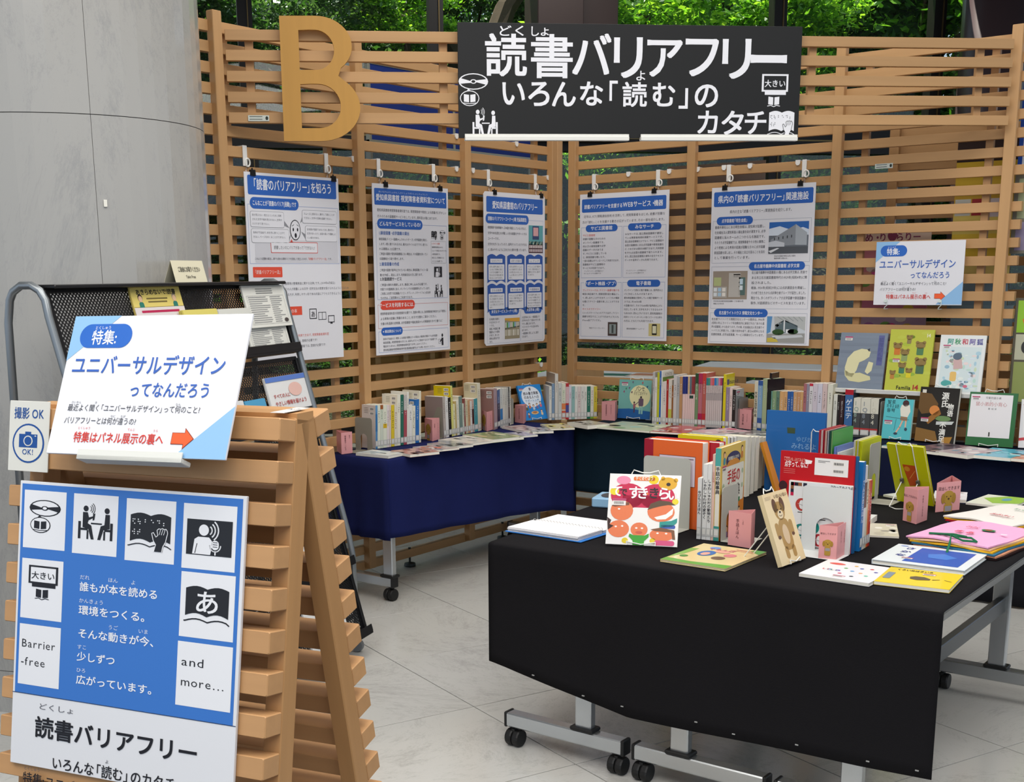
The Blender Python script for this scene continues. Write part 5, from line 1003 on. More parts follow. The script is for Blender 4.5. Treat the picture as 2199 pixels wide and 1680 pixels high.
def ink_genji(k):
    w,h=k.w,k.h; k.l=0; k.poly([(0,h*.1),(w*.3,h*.12),(w*.5,h*.3),(w*.45,h*.45),(w*.1,h*.5),(0,h*.4)],'#6e5230'); k.poly([(0,h*.75),(w*.5,h*.8),(w*.6,h),(0,h)],'#8a6636'); k.l=1; k.ell(w*.42,h*.42,w*.13,h*.09,'#d98a48'); k.poly([(w*.2,h*.6),(w*.55,h*.4),(w*.6,h*.48),(w*.3,h*.68)],'#9a6a34'); k.ell(w*.66,h*.56,w*.2,h*.05,'#6f8f5a'); k.poly([(w*.5,h*.62),(w*.95,h*.6),(w*.9,h*.66),(w*.5,h*.68)],'#c9ccc8')
    k.poly([(w*.7,h*.9),(w*.95,h*.88),(w*.9,h),(w*.66,h)],'#b08038'); k.l=2; k.text('源氏',w*.66,h*.08,w*.19,'#f0eee6',2,vert=True) ; k.text('物语',w*.82,h*.28,w*.16,'#f0eee6',2,vert=True); k.text('不满足',w*.68,h*.62,w*.17,'#f0eee6',2,vert=True); k.rect(w*.06,h*.05,w*.1,h*.06,'#ded9cc'); libtag(k,w*.1,h*.56,1.0)
lbook(((1971,946),(2055,951),(1989,831),(2070,834)),.02,'#26231f','black and gold tale book with Chinese title, right of the turquoise book',ink_genji,'wire stand of the black and gold book',l0=7,pw=6)
def ink_green(k):
    w,h=k.w,k.h; k.rect(w*.03,h*.04,w*.88,h*.8,'#e6e2e2'); k.l=1; k.text('鼠小弟的小背心',w*.14,h*.25,.022,'#c07a7a',0,fit=w*.66); k.text('可爱的鼠小弟',w*.34,h*.12,.012,'#4a4a4a',0); k.text('1',w*.45,h*.17,.010,'#333333',1,'c'); k.text('著・绘 译',w*.5,h*.32,.010,'#6a6a6a',0,'c'); libtag(k,w*.06,h*.08,.9); k.l=2; k.rect(w*.47,h*.74,w*.03,h*.08,'#4a4a44')
lbook(((2079,955),(2180,960),(2092,842),(2193,846)),.012,'#2f6a3a','white picture book with dark green border standing near the right edge',ink_green,'wire stand of the green-bordered book',l0=7,pw=6,hard=True)
lbook(((2186,962),(2235,964),(2193,858),(2245,860)),.012,'#e2e0e0','white and red book cut by the right edge of the picture',lambda k:(k.poly([(0,k.h*.8),(k.w*.3,k.h*.78),(k.w*.3,k.h*.84),(0,k.h*.86)],'#c02a34'),libtag(k,k.w*.1,k.h*.1)))
# flat books
def rink(seed,cols,txt=None):
    def f(k):
        random.seed(seed); k.l=0
        for i in range(9): x,y=random.uniform(.1,.9)*k.w,random.uniform(.1,.9)*k.h; k.ell(x,y,k.w*random.uniform(.05,.18),k.h*random.uniform(.04,.12),random.choice(cols),12)
        k.l=1; libtag(k,k.w*.62,k.h*.08,.8)
        if txt: k.l=3; k.text(txt,k.w*.1,k.h*.3,k.w*.1,'#3a3a44',1)
    return f
FB=[((764,972.4),(834,979),(871.7,972),'#d5dad6',.014,['#b9c6cc','#e3ded2','#8aa0a8'],'pale flat book with a dark cover edge, at the near corner of the navy table'),
 ((839,968),(881,976.5),(925,966),'#b98a7c',.014,['#7a3c34','#d9c0b0','#4a3a3a'],'flat book with reddish cover, second from the near corner of the navy table'),
 ((886,960),(927,968),(967,958),'#b5a4a0',.010,['#c96a50','#8a8a94','#d9d2cc'],'flat book with grey and orange cover, third from the near corner'),
 ((917,952.5),(967,960.5),(1000,952),'#8d8f90',.013,['#3a4044','#b9b4a8','#6a6e70'],'flat book with dark grey cover, fourth from the near corner'),
 ((941,944),(1011,953),(1051,943),'#d6cfc4',.012,['#c9b8b0','#e6e2da','#a9aaa4'],'flat white-beige book, fifth from the near corner'),
 ((993,933.5),(1059,944),(1091,931.5),'#8a9a6a',.018,['#c9b48a','#4f6a3c','#d9d4b0'],'thick green flat book with a pale ribbon hanging out'),
 ((1070,931),(1103,938),(1137,930),'#a9a9bb',.010,['#c4c2d0','#8a8aa0','#d6d3dc'],'flat lavender-grey book right of the thick green one'),
 ((1077,916),(1125,926),(1150,918),'#bbaaa6',.012,['#cfc4c0','#7a5a5a','#a59a98'],'flat pinkish-grey book in front of the blue support book'),
 ((1128,919),(1144,927.5),(1179,921),'#a9aba6',.012,['#8a8f90','#c9c6bc','#6a6a6a'],'flat grey book right of the pinkish-grey one'),
 ((1160,911),(1181,921),(1225,915),'#c3b98a',.010,['#d6c95a','#a59a7a','#e0d8b0'],'flat yellowish book at the far end of the navy cloth'),
 ((1218,907),(1262,914),(1272,904),'#b3ac9c',.022,['#9a948a','#c9c2b4','#a9a294'],'thick beige flat book at the meeting of navy and teal cloths'),
 ((1271,916),(1395,926.5),(1433,912.5),'#bcc7a6',.010,['#7a9a6a','#d9dcc0','#4a5a4a','#9ac0b4'],'large pale green flat picture book at the left end of the teal cloth'),
 ((1396,926.5),(1471,931),(1512,917),'#b23a40',.010,['#d98a70','#d8c9c4','#8a2430'],'flat red picture book on the teal cloth'),
 ((1484,925),(1528,933),(1578,920.5),'#d9b9be',.012,['#c94a6a','#e6dcd8','#7a6a6a'],'flat pink and white picture book on the teal cloth'),
 ((1566,931),(1630,938),(1650,927),'#6f7170',.010,['#9a9c98','#4a4c4c','#c9cac4'],'flat dark glossy grey book at the right end of the teal cloth'),
 ((1893,957),(1930,961),(1951,952),'#6f8f94',.012,['#4a6a70','#9ab4b4'],'flat grey-teal book below the turquoise book'),
 ((1943,963),(2015,972),(2029,952),'#5f5260',.014,['#8a6a70','#2f2a34','#a08a80'],'flat dark mauve book in front of the black and gold book'),
 ((2009,969),(2078,978),(2108,962),'#c4b0b4',.018,['#8aa4b4','#e0dcd8','#b08a90'],'flat pink-grey book left of the turquoise flat one'),
 ((2080,976),(2170,984),(2187,966),'#4bb0cb',.016,['#7accd8','#e0ecec','#2a8ab0'],'flat bright turquoise book near the right edge'),
 ((2168,984),(2235,990),(2250,972),'#d89a78',.014,['#e6b090','#c97a5a'],'flat orange book cut by the right edge')]
for i,(a,b_,c,col,t_,cs,lb) in enumerate(FB): flatbook(a,b_,c,t_,col,lb,rink(i+3,cs),'books lying flat along the wall tables')
rb=MB(); p0=at(1093,934,2,.712); p1=at(1107,944,2,.69); rb.tube([p0+V((-.01,0,0)),p0,V((p0.x+.03,p0.y-.02,.700)),p1+V((.0,-.0,-.0))],.0016,5); obj('ribbon',rb,mt=mat('#a9c9c4',.7),label='pale ribbon bookmark hanging from the thick green flat book',cat='bookmark')
# ---------------- front tables: books on the black cloth
def ink_hands(k):
    w,h=k.w,k.h; k.l=0; R='#c4244c'; k.ell(w*.27,h*.31,w*.24,h*.18,R,24); k.ell(w*.68,h*.31,w*.25,h*.18,R,24); k.rect(w*.2,h*.3,w*.55,h*.17,R); k.l=1
    for x,y,r,c in ((.08,.25,.07,'#e3cf32'),(.62,.07,.08,'#e8c81e'),(.94,.37,.05,'#e3cf32'),(.27,.94,.05,'#d9c22c'),(.66,.93,.05,'#d9c22c')): k.ell(w*x,h*y,w*r*.9,h*r*.8,c,14)
    k.ell(w*.2,h*.09,w*.1,h*.06,'#e58aa6'); k.ell(w*.82,h*.12,w*.13,h*.09,'#d9a52c'); k.ell(w*.75,h*.05,w*.03,h*.03,'#d9a52c'); k.ell(w*.93,h*.07,w*.03,h*.03,'#d9a52c'); k.rr(w*.34,h*.035,w*.3,h*.055,h*.02,'#e0702c'); k.l=2; k.ell(w*.83,h*.13,w*.03,h*.025,'#2a2020'); k.text('手であそぼう',w*.49,h*.078,.018,'#f6ecd8',1,'c',fit=w*.25)
    for ch,x,y,s,c in (('て',.03,.31,.036,'#f4f2ee'),('で',.15,.30,.024,'#2a2024'),('す',.27,.33,.04,'#f4f2ee'),('き',.39,.33,.038,'#f4f2ee'),('・',.5,.31,.02,'#e88a2c'),('き',.55,.32,.036,'#2a2024'),('ら',.68,.33,.04,'#f4f2ee'),('い',.82,.34,.036,'#f4f2ee')): k.l=3; k.text(ch,w*x,h*y,s*w/.21,c,2)
    k.l=1; S_='#e0794e'
    for x,y,rx,ry in ((.2,.52,.16,.14),(.17,.78,.15,.12),(.75,.52,.19,.14),(.78,.84,.17,.09),(.46,.78,.12,.10)): k.ell(w*x,h*y,w*rx,h*ry,S_,20)
    k.l=2; k.poly([(w*.56,h*.5),(w*.6,h*.41),(w*.72,h*.36),(w*.86,h*.37),(w*.95,h*.42),(w*.84,h*.42),(w*.74,h*.44),(w*.64,h*.47)],'#5a4632'); k.poly([(w*.62,h*.77),(w*.76,h*.74),(w*.95,h*.77),(w*.97,h*.9),(w*.93,h*.9),(w*.91,h*.8),(w*.68,h*.79)],'#7a5238'); k.poly([(w*.66,h*.6),(w*.82,h*.55),(w*.92,h*.46),(w*.91,h*.55),(w*.82,h*.62),(w*.7,h*.63)],'#f2ede6')
    k.poly([(w*.05,h*.46),(w*.12,h*.4),(w*.3,h*.4),(w*.3,h*.44),(w*.1,h*.47)],'#7a4a34'); k.poly([(w*.0,h*.62),(w*.06,h*.66),(w*.04,h*.72),(w*.1,h*.74),(w*.02,h*.8)],'#3a2420')
    for x,y in ((.16,.5),(.13,.75),(.22,.74),(.42,.76),(.5,.76),(.72,.82),(.84,.82)): k.ell(w*x,h*y,w*.018,h*.012,'#f6ece4',8)
    k.ell(w*.46,h*.82,w*.05,h*.02,'#c85a44'); k.poly([(w*.38,h*.86),(w*.54,h*.86),(w*.6,h*.83),(w*.6,h*.88),(w*.54,h*.94),(w*.54,h),(w*.38,h),(w*.38,h*.94),(w*.32,h*.88),(w*.33,h*.84)],'#3f9a34'); k.poly([(w*.74,h*.66),(w*.9,h*.64),(w*.98,h*.6),(w*.98,h*.66),(w*.92,h*.72),(w*.74,h*.74)],'#2f9088'); k.rr(w*.68,h*.92,w*.28,h*.07,h*.03,'#d0507c'); k.rr(w*.76,h*.7,w*.2,h*.05,h*.02,'#3a56a8')
    libtag(k,w*.06,h*.35,1.1)
lbook(((1300,1172),(1455,1178),(1312,1021),(1463,1028)),.009,'#ebe8e4','square picture book with cartoon faces and a red title, on a wire stand',ink_hands,'wire stand of the cartoon faces book',rough=.2)
def ink_bear(k):      # plain brown cuddly animal, arms down
    w,h=k.w,k.h; Bc='#a5834c'; Dk='#5e4130'; k.l=0; k.ell(w*.36,h*.19,w*.09,h*.1,Dk); k.ell(w*.66,h*.19,w*.09,h*.1,Dk); k.ell(w*.5,h*.27,w*.2,h*.13,Bc); k.rr(w*.3,h*.38,w*.42,h*.44,w*.16,Bc); k.rr(w*.16,h*.42,w*.14,h*.2,w*.06,Bc); k.rr(w*.72,h*.42,w*.14,h*.2,w*.06,Bc); k.rr(w*.3,h*.76,w*.14,h*.17,w*.06,Bc); k.rr(w*.58,h*.76,w*.14,h*.17,w*.06,Bc)
    k.l=1; k.ell(w*.51,h*.6,w*.12,h*.14,'#c9b08e'); k.ell(w*.5,h*.32,w*.11,h*.06,'#d8c6a4'); k.ell(w*.23,h*.62,w*.06,h*.025,Dk); k.ell(w*.79,h*.62,w*.06,h*.025,Dk); k.l=2; k.ell(w*.5,h*.29,w*.035,h*.016,'#2a2020'); k.ell(w*.43,h*.25,w*.02,h*.012,'#2a2020'); k.ell(w*.57,h*.25,w*.02,h*.012,'#2a2020'); k.arc(w*.5,h*.32,w*.06,h*.025,w*.01,20,160,'#3a2820',8)
    k.text('いないいない',w*.42,h*.09,w*.09,'#6a5a44',1); 
    for q in range(3): k.rect(w*.06,h*(.05+.018*q),w*.24,h*.004,'#a09078')
M,w_,h_=lbook(((1679.5,1222),(1736,1202),(1641,1068),(1686.6,1051.7)),.014,'#dcc79c','cream book with a brown cuddly animal, leaning on a wire stand',ink_bear,'wire stand holding the cream animal book',pages='#d9dde0')
def ink_orange(k): k.l=0; k.rr(k.w*.2,k.h*.22,k.w*.7,k.h*.7,.012,'#dcd9dc'); k.l=1; k.rect(k.w*.28,k.h*.2,k.w*.12,k.h*.1,'#d6d824'); k.arc(k.w*.52,k.h*.36,k.w*.14,k.h*.07,.003,180,380,'#8a8a8c'); k.ell(k.w*.4,k.h*.66,k.w*.06,k.h*.06,'#c9a63c'); k.ell(k.w*.56,k.h*.66,k.w*.06,k.h*.06,'#c9a63c'); k.rect(k.w*.28,k.h*.5,k.w*.2,.002,'#5a5a5a'); libtag(k,k.w*.18,k.h*.82)
oB=at(1668,1058,2,ZT); Xb,Yb=M.col[0].to_3d(),M.col[1].to_3d(); MO=Fr(oB,Xb,Yb,Xb.cross(Yb)); hO_=hgt(oB,950,Yb); wO_=inv(MO,1699.7,931)[0]; book(MO,wO_,hO_,.012,'#dd8a28','orange book with a white picture panel leaning beside the red book',ink=ink_orange,spine='#c9821e')
# sign language row
def ink_shuwa(k):
    w,h=k.w,k.h; k.rect(0,0,w,h*.5,'#d9b85c'); k.rect(0,h*.5,w,h*.5,'#cf7a26'); k.l=1; k.ell(w*.5,h*.16,w*.3,h*.09,'#2f2e5c',20,0,180,360); k.poly([(w*.2,h*.16),(w*.8,h*.16),(w*.78,h*.2),(w*.22,h*.2)],'#2f2e5c'); k.l=2; k.ell(w*.5,h*.22,w*.27,h*.07,'#cf8a3c',16,0,180,360); k.l=3; k.text('手話単語がよくわかる',w*.5,h*.155,.013,'#eee9d6',1,'c',fit=w*.46)
    k.l=1; k.rr(w*.06,h*.22,w*.9,h*.42,.008,'#e2ded0'); k.l=2; k.text('手話の',w*.26,h*.40,.048,'#b8232c',2,fit=w*.55); k.text('絵事典',w*.26,h*.56,.042,'#1f1c20',2,fit=w*.55); k.rr(w*.4,h*.6,w*.42,h*.05,.003,'#2f7a4a'); k.l=3; k.text('で話しよう!',w*.44,h*.638,.012,'#e6eee0',1)
    k.l=2; libtag(k,w*.05,h*.2,.9)
    for x,y,c in ((.13,.08,'#4a8a9a'),(.86,.07,'#c07a3c'),(.8,.74,'#8a4a3c'),(.24,.78,'#9a7aa0'),(.3,.9,'#9a7aa0'),(.56,.8,'#c06a4a')): figure(k,w*x,h*y,w*.09,'#3a2420','#e0b58c',c)
    for x,y in ((.12,.42),(.9,.32),(.9,.48),(.12,.56)): k.ell(w*x,h*y,w*.04,h*.03,'#a9b89a',8)
row((1495,1157.5),(1545,1163),[(1495,1504,1027,'#d9d9d8',{'t':'ゆびもじえほん','tc':'#2c2a30','d':.17}),(1506,1515.5,997.5,'#dcdcda',{'t':'しゅわしゅわ村の家ぞく','tc':'#2c2a30','d':.19}),(1515.5,1525,997,'#dcdcda',{'t':'しゅわしゅわ村の動物たち','tc':'#2c2a30','d':.19}),(1525.5,1531,976,'#dbb9ac',{'t':'こんにちは','tc':'#c0705a','d':.2}),
  (1531,1543,963,'#dcdad0',{'c':'#d9b85c','band':[(0,.19,'#4fa09a'),(.84,1,'#3f8f86')],'t':'手話の絵事典','tc':'#26202a','d':.215,'hard':True,'ink':ink_shuwa})],'in the small sign-language row','books in the small sign-language row')
a=at(1495,1157.5,2,ZT); bq=at(1545,1163,2,ZT)
bookend(Fr((bq.x+.006,bq.y-.003,ZT),(0,1,0),(0,0,1),(1,0,0)),.115,.175,'arched pale steel bookend against the sign-language dictionary',dir_=1)
bookend(Fr((a.x-.115,a.y+.045,ZT),(1,0,0),(0,0,1),(0,-1,0)),.0001+.11,.004,'flat steel bookend foot under the sign-language row',hole=False,dir_=1) if False else None
# orange and red stack facing us
y0=at(1494,1138,2,ZT).y
x0,x1,h=uprt(y0-.012,1383,1484,982); bookend(FX(x0,y0-.012),x1-x0,h,'large pale grey steel bookend in front of the orange album',hole=False,dir_=1)
def stackbook(yp,xl,xr,top,t,cover,label,ink=None,spine=None,hard=True,pages='#dcd9d2'):
    x0,x1,h=uprt(yp,xl,xr,top); return book(FX(x0,yp),x1-x0,h,t,cover,label,'books standing face-on on the black cloth',spine=spine,hard=hard,ink=ink,pages=pages),x0,x1,h
def ink_oc(k): k.rect(0,0,k.w*.16,k.h,'#98162a'); k.l=1; k.rect(k.w*.27,k.h*.165,k.w*.62,k.h*.35,'#3a2630'); k.l=2; k.rect(k.w*.275,k.h*.17,k.w*.61,k.h*.34,'#d8c9d4'); k.l=3; k.rect(k.w*.7,k.h*.19,k.w*.16,k.h*.015,'#8a7a84'); k.rect(k.w*.76,k.h*.24,k.w*.04,k.h*.04,'#6a5a64')
stackbook(y0,1384,1509,947,.05,'#dd6226','large orange album with dark red spine strip behind the grey bookend',ink_oc,'#98162a')
stackbook(y0+.054,1398,1545,946,.045,'#a81c2a','large dark red album behind the orange one',None)
stackbook(y0+.16,1456,1553,936.5,.035,'#d8c81a','thick bright yellow book with cream page top behind the red album',lambda k:(k.ell(k.w*.9,k.h*.06,.012,.010,'#3a3420'),),None)
for i,(xl,xr,tp) in enumerate(((1462,1562,936.5),(1468,1570,936),(1475,1577,935.5))): stackbook(y0+.20+.026*i,xl,xr,tp,.022,'#8d867c','thick grey-brown book, %s behind the yellow one'%ordn[i],None,hard=False)
a_=at(1612,1069,2,ZT)
for i in range(5):
    xl=[1578,1582,1587,1592,1597][i]; xr=[1606,1615,1624,1632,1641][i]; yp=at(1612+i*8,1069-i*6,2,ZT).y; x0,x1,h=uprt(yp,xl,xr,938); book(FX(x0-.05,yp),x1-x0+.05,h,.03,'#cfcbbd','thick cream-paged book, %s from the left, behind the sign-language dictionary'%ordn[i],'thick cream books',hard=False,pages='#ded8c6',spine='#cfcbbd')
# red Braille book group
yb=at(1829,1191.7,2,ZT).y
x0,x1,h=uprt(yb-.016,1726,1831,1046); bookend(FX(x0,yb-.018),x1-x0,h,'white steel bookend with an arch opening before the red book',m=mat('#d3d6d4',.4))
def ink_disc(k):
    w,h=k.w,k.h; 
    for x,c in ((.0,'#c0244c'),(.06,'#1f2030'),(.12,'#8a5a3c'),(.2,'#26283c')): k.rect(w*(x+.03),h*.02,w*.06,h*.05,c)
    for i,c in enumerate(('#1f2030','#8a5a3c','#26283c','#c0244c')): k.rect(w*.03,h*(.02+.05*i),w*.05,h*.05,c)
    k.l=1; k.rect(w*.12,h*.08,w*.86,h*.9,'#dcdcdb'); k.text('さわってみよう点字',w*.66,h*.05,.009,'#2a2a2a',1); k.l=2
    for x,y,c in ((.22,.34,'#b03a34'),(.42,.66,'#1f8a80'),(.55,.42,'#8a4a3a'),(.82,.42,'#2a7a84'),(.22,.72,'#1f7a74'),(.52,.84,'#b02a34'),(.82,.8,'#8a6a3a')): k.ell(w*x,h*y,w*.1,w*.1,c); k.l=3; k.ell(w*x,h*y,w*.04,w*.07,'#dcdcdb'); k.line([(w*(x-.06),h*(y-.01)),(w*(x+.05),h*(y+.02))],.001,'#dcdcdb'); k.l=2; k.rect(w*(x-.06),h*(y+.11),w*.12,h*.012,'#33302f')
x0,x1,h=uprt(yb-.010,1694.6,1831,1038); book(FX(x0,yb-.010),x1-x0,h,.009,'#e0e0df','white activity book with coloured discs behind the arched bookend',ink=ink_disc)
def ink_red(k):
    w,h=k.w,k.h; k.l=1; k.text('点字って、なに?',w*.06,h*.155,.021,'#f4e4e2',2,fit=w*.33); k.text('しりたいな、ふれてみよう!',w*.05,h*.095,.012,'#f0b0a0',1,fit=w*.3); k.rect(w*.05,h*.06,w*.08,h*.006,'#f0a0a0')
    for q in range(3): k.rect(w*.05,h*(.18+.02*q),w*.16,h*.006,'#d96a66')
    k.poly([(w*.34,h*.07),(w*.44,h*.08),(w*.43,h*.11),(w*.35,h*.12)],'#f2e6e4'); k.rect(w*.475,h*.045,w*.45,h*.175,'#e6e3e1'); barlab(k,w*.72,h*.07,w*.16,h*.045); barlab(k,w*.72,h*.145,w*.16,h*.045); k.l=2; k.rect(w*.52,h*.07,w*.16,h*.006,'#6a6a6a'); k.rect(w*.52,h*.085,w*.1,h*.005,'#6a6a6a'); k.ell(w*.05,h*.36,w*.06,h*.05,'#3a2024')
x0,x1,h=uprt(yb,1677,1836,974); book(FX(x0,yb),x1-x0,h,.010,'#b9141f','large red book about Braille with white barcode panel',ink=ink_red,hard=True,spine='#9a1620')
x0b,x1b,hb=uprt(yb+.012,1681,1843,975); book(FX(x0b,yb+.0125),x1b-x0b,hb,.012,'#1f5f94','blue book right behind the red Braille book',hard=True)
row((1844,1185),(1866,1172),[(1844,1849.5,992,'#1e70b0',{'t':'てんじのえほん','tc':'#dfe6ee','d':.2}),(1849.5,1854.5,1000,'#d9d6d2',{'band':[(.2,.5,'#6a4a44')],'d':.19}),(1854.5,1858.5,1031,'#cfc7a8',{'d':.17}),(1858.5,1862,1032,'#d0642c',{'d':.17}),(1862,1866,1031,'#b5241c',{'d':.17})],'behind the red Braille book','books behind the red Braille book')
# rear middle of the black tables
x0,x1,h=uprt(-1.84,1647,1774,884.5); book(FX(x0,-1.84),x1-x0,h,.014,'#2262a4','large plain blue picture book standing at the back of the black cloth',hard=True,ink=lambda k:(k.poly([(k.w*.36,k.h*.2),(k.w*.5,k.h*.2),(k.w*.5,k.h*.27),(k.w*.37,k.h*.27)],'#3f5038'),k.text('ゆびが',k.w*.52,k.h*.36,.022,'#6a96c4',1),k.text('みれるよ',k.w*.44,k.h*.45,.026,'#7aa2cc',1)))
Mw=FX(x0,-1.85); wire_stand(Fr((at(1716,1012,1,-1.862).x,-1.862,ZT),(1,0,0),(0,0,1),(0,-1,0)),at(1790,1012,1,-1.862).x-at(1716,1012,1,-1.862).x,hgt(V((2.37,-1.862,ZT)),930),0,'wire stand in front of the plain blue picture book',t=.002)
def rowp(yp,ents,where,group,d=.2):
    for i,(xl,xr,top,sc,o) in enumerate(ents):
        x0,x1,h=uprt(yp,xl,xr,top); t=x1-x0; M=Fr((x1,yp,ZT),(0,1,0),(0,0,1),V((0,1,0)).cross(V((0,0,1)))); bk=book(M,o.get('d',d),h,t*.95,o.get('c',sc),'%s-spined book, %s from the left, %s'%(cname(sc),ordn[i],where),group,spine=sc,hard=True,ink=o.get('ink')); 
        if o.get('st'): spine_ink(bk,t*.95,h,sc,'x','#dddddd')
YB=at(1862,1081,2,ZT).y
rowp(YB-.05,[(1759,1763.5,924,'#b52a3a',{}),(1764,1768,925,'#d9c0bc',{}),(1768.5,1772,924,'#a81a28',{}),(1772.5,1776.5,926,'#d9b3a4',{}),(1777.5,1781.5,926,'#c4c7c2',{'c':'#3a3a5a'}),(1782,1785.5,926,'#2c5a4a',{}),(1786,1789.5,927,'#a9b88a',{'c':'#4fa04a'})],'thin row behind the red Braille book','thin picture books behind the red book')
rowp(YB-.06,[(1791,1797,960,'#6a7ec0',{'d':.17}),(1797.5,1803,972,'#dcdcd8',{'d':.17})],'right of the green picture book','low booklets right of the green picture book',.17)
rowp(YB+.005,[(1834,1837.5,946,'#d9d6cc',{}),(1838,1841,947,'#cfc92c',{}),(1841.5,1844,947,'#dedccc',{}),(1844.5,1847.5,948,'#cdc816',{}),(1848,1852,949,'#c6cc1a',{})],'row beside the tall bookend','thin yellow books beside the tall bookend')
e0=at(1861,1082,2,ZT); y_=e0.y
bookend(FY(at(1862,1081,2,ZT).x,at(1862,1081,2,ZT).y),at(1892,940,0,at(1862,1081,2,ZT).x).y-at(1862,1081,2,ZT).y,hgt(at(1862,1081,2,ZT),955),'tall grey steel bookend with a hole, right of the yellow row',m=mat('#aaa79c',.45,.1))
# yellow book seen from behind on its stand
def lbk():
    M,w,h,l=pose((1927,1078),(2004,1088),(1902,955),(1983,967),l0=-14); M.translation+=V((0,0,.004))
    book(M,w,h,.012,'#c9c90e','yellow book seen from behind on a wire stand with hinge blocks',hard=True,ink=lambda k:(k.poly([(k.w*.34,k.h*.33),(k.w*.68,k.h*.33),(k.w*.72,k.h*.66),(k.w*.44,k.h*.70)],'#c4501c'),setattr(k,'l',1),k.ell(k.w*.45,k.h*.4,.012,.010,'#d8902c'),k.line([(k.w*.48,k.h*.56),(k.w*.66,k.h*.42)],.002,'#e6a050')))
    s=thing('wire_book_stand',M,'wire stand with hinge blocks seen from behind on the yellow book','book stand','wire book stands'); b=MB(); wa,wb=w*.28,w*.72; Mi=M.inverted(); out=M.col[2].to_3d(); out.z=0; out.normalize()
    b.tube([(wa,h*.40,.004),(wa,h,.004),(wa+.01,h+.012,.0),(w*.5-.01,h+.004,0),(w*.5+.01,h+.004,0),(wb-.01,h+.012,0),(wb,h,.004),(wb,h*.40,.004)],.0019,6)
    f=[]
    for q in (wa,wb): p=M@V((q,h*.4,.006))+out*.07; p.z=ZT+.002; f.append(Mi@p)
    b.tube([V((wa,h*.4,.006)),f[0],(f[0]+f[1])/2+V((0,0,.01)),f[1],V((wb,h*.4,.006))],.0019,6); obj('wire',b,s,mt=mat('#e4e3dc',.35))
    b=MB(); 
    for q in (wa,wb): b.bbox((q-.006,h*.4-.009,.003),(q+.006,h*.4+.009,.013),.001)
    obj('hinge_block',b,s,mt=mat('#5a564e',.5))
lbk()
# flat picture books on the black cloth
def ink_meadow(k):
    w,h=k.w,k.h; k.poly([(0,h*.86),(w*.4,h*.9),(w,h*.84),(w,h),(0,h)],'#5c9a34'); k.poly([(0,h*.3),(w*.12,h*.28),(w*.1,h*.6),(0,h*.86)],'#7faa50'); k.poly([(w*.85,0),(w,0),(w,h*.2),(w*.8,h*.08)],'#5fa24a'); k.l=1; k.ell(w*.35,h*.45,w*.12,h*.14,'#2f66a8'); k.ell(w*.3,h*.16,w*.08,h*.06,'#6a90cc'); k.ell(w*.7,h*.42,w*.09,h*.08,'#d07a80'); k.ell(w*.63,h*.6,w*.1,h*.08,'#6a503c'); k.l=2; k.text('ぐるんぱ',w*.24,h*.25,.022,'#c9507c',1); k.ell(w*.35,h*.48,w*.06,h*.08,'#e0a08a'); k.ell(w*.5,h*.3,w*.12,h*.06,'#e0a592'); k.rect(w*.6,h*.1,w*.3,.004,'#c9605a'); k.rect(w*.55,h*.16,w*.36,.003,'#c9605a'); k.ell(w*.16,h*.7,w*.06,h*.05,'#4f8a3c')
flatbook((1418,1201),(1557,1222),(1626,1183),.008,'#dcc890','flat picture book with a meadow and children, left of the cream animal book',ink_meadow,hard=True)
flatbook((1716,1231),(1866,1253),(1909,1219),.010,'#e8e4e6','flat white book sprinkled with coloured dots',lambda k:([k.ell(k.w*x,k.h*y,.006,.006,c,10) for x,y,c in ((.5,.2,'#d9a52c'),(.62,.3,'#2f4aa0'),(.75,.26,'#c02a34'),(.42,.38,'#4a9a4a'),(.56,.5,'#5a9ad0'),(.7,.55,'#e0a060'),(.86,.4,'#3a3a9a'),(.46,.7,'#c02a54'),(.66,.78,'#33383c'),(.82,.66,'#4ac0a0'))],k.ell(k.w*.22,k.h*.2,.024,.012,'#d0564a',16),[k.text(ch,k.w*(.14+.06*i),k.h*.6,.022,c,1) for i,(ch,c) in enumerate(zip('いろいろ',['#d0444a','#4a8ac9','#4aa05a','#6a4ac0']))],libtag(k,k.w*.42,k.h*.82,.9)))
def ink_yel(k): w,h=k.w,k.h; k.l=1; k.text('くろいぬはきいろ',w*.12,h*.16,.022,'#3a3428',1,fit=w*.5); k.rr(w*.05,h*.34,w*.1,h*.4,.004,'#7a8894'); k.poly([(w*.38,h*.5),(w*.44,h*.44),(w*.56,h*.44),(w*.66,h*.52),(w*.66,h*.6),(w*.5,h*.66),(w*.4,h*.62)],'#5a503c'); k.poly([(w*.68,h*.55),(w*.78,h*.5),(w*.78,h*.52),(w*.7,h*.58)],'#4a4030'); k.line([(w*.84,h*.5),(w*.94,h*.56)],.003,'#5a503c'); libtag(k,w*.5,h*.22,.9)
flatbook((1876.5,1248),(2039,1267),(2072,1235),.010,'#e6c812','flat bright yellow book with a dark dog at the right front corner',ink_yel,spine='#d9c020')
def ink_sea(k): w,h=k.w,k.h; k.rect(w*.3,h*.1,w*.6,h*.8,'#2454ae'); k.l=1; k.poly([(w*.45,h*.4),(w*.6,h*.3),(w*.78,h*.45),(w*.7,h*.6),(w*.5,h*.58)],'#3f78c9'); [k.text(ch,w*.2,h*(.25+.2*i),.032,'#2a3a8a',2,'c') for i,ch in enumerate('さかな')]; libtag(k,w*.24,h*.7,.9); k.ell(w*.1,h*.1,.012,.006,'#7a94cc')
flatbook((1872,1201),(2072,1226),(2112,1189),.014,'#dfe6ea','flat white picture book with a deep blue sea picture',ink_sea,hard=True)
flatbook((1866,1150),(1931,1153),(1950,1127),.006,'#cfc8b4','flat pale card-backed booklet right of the red Braille book',rink(33,['#b9b2a0','#e0dccf','#9a948a']))
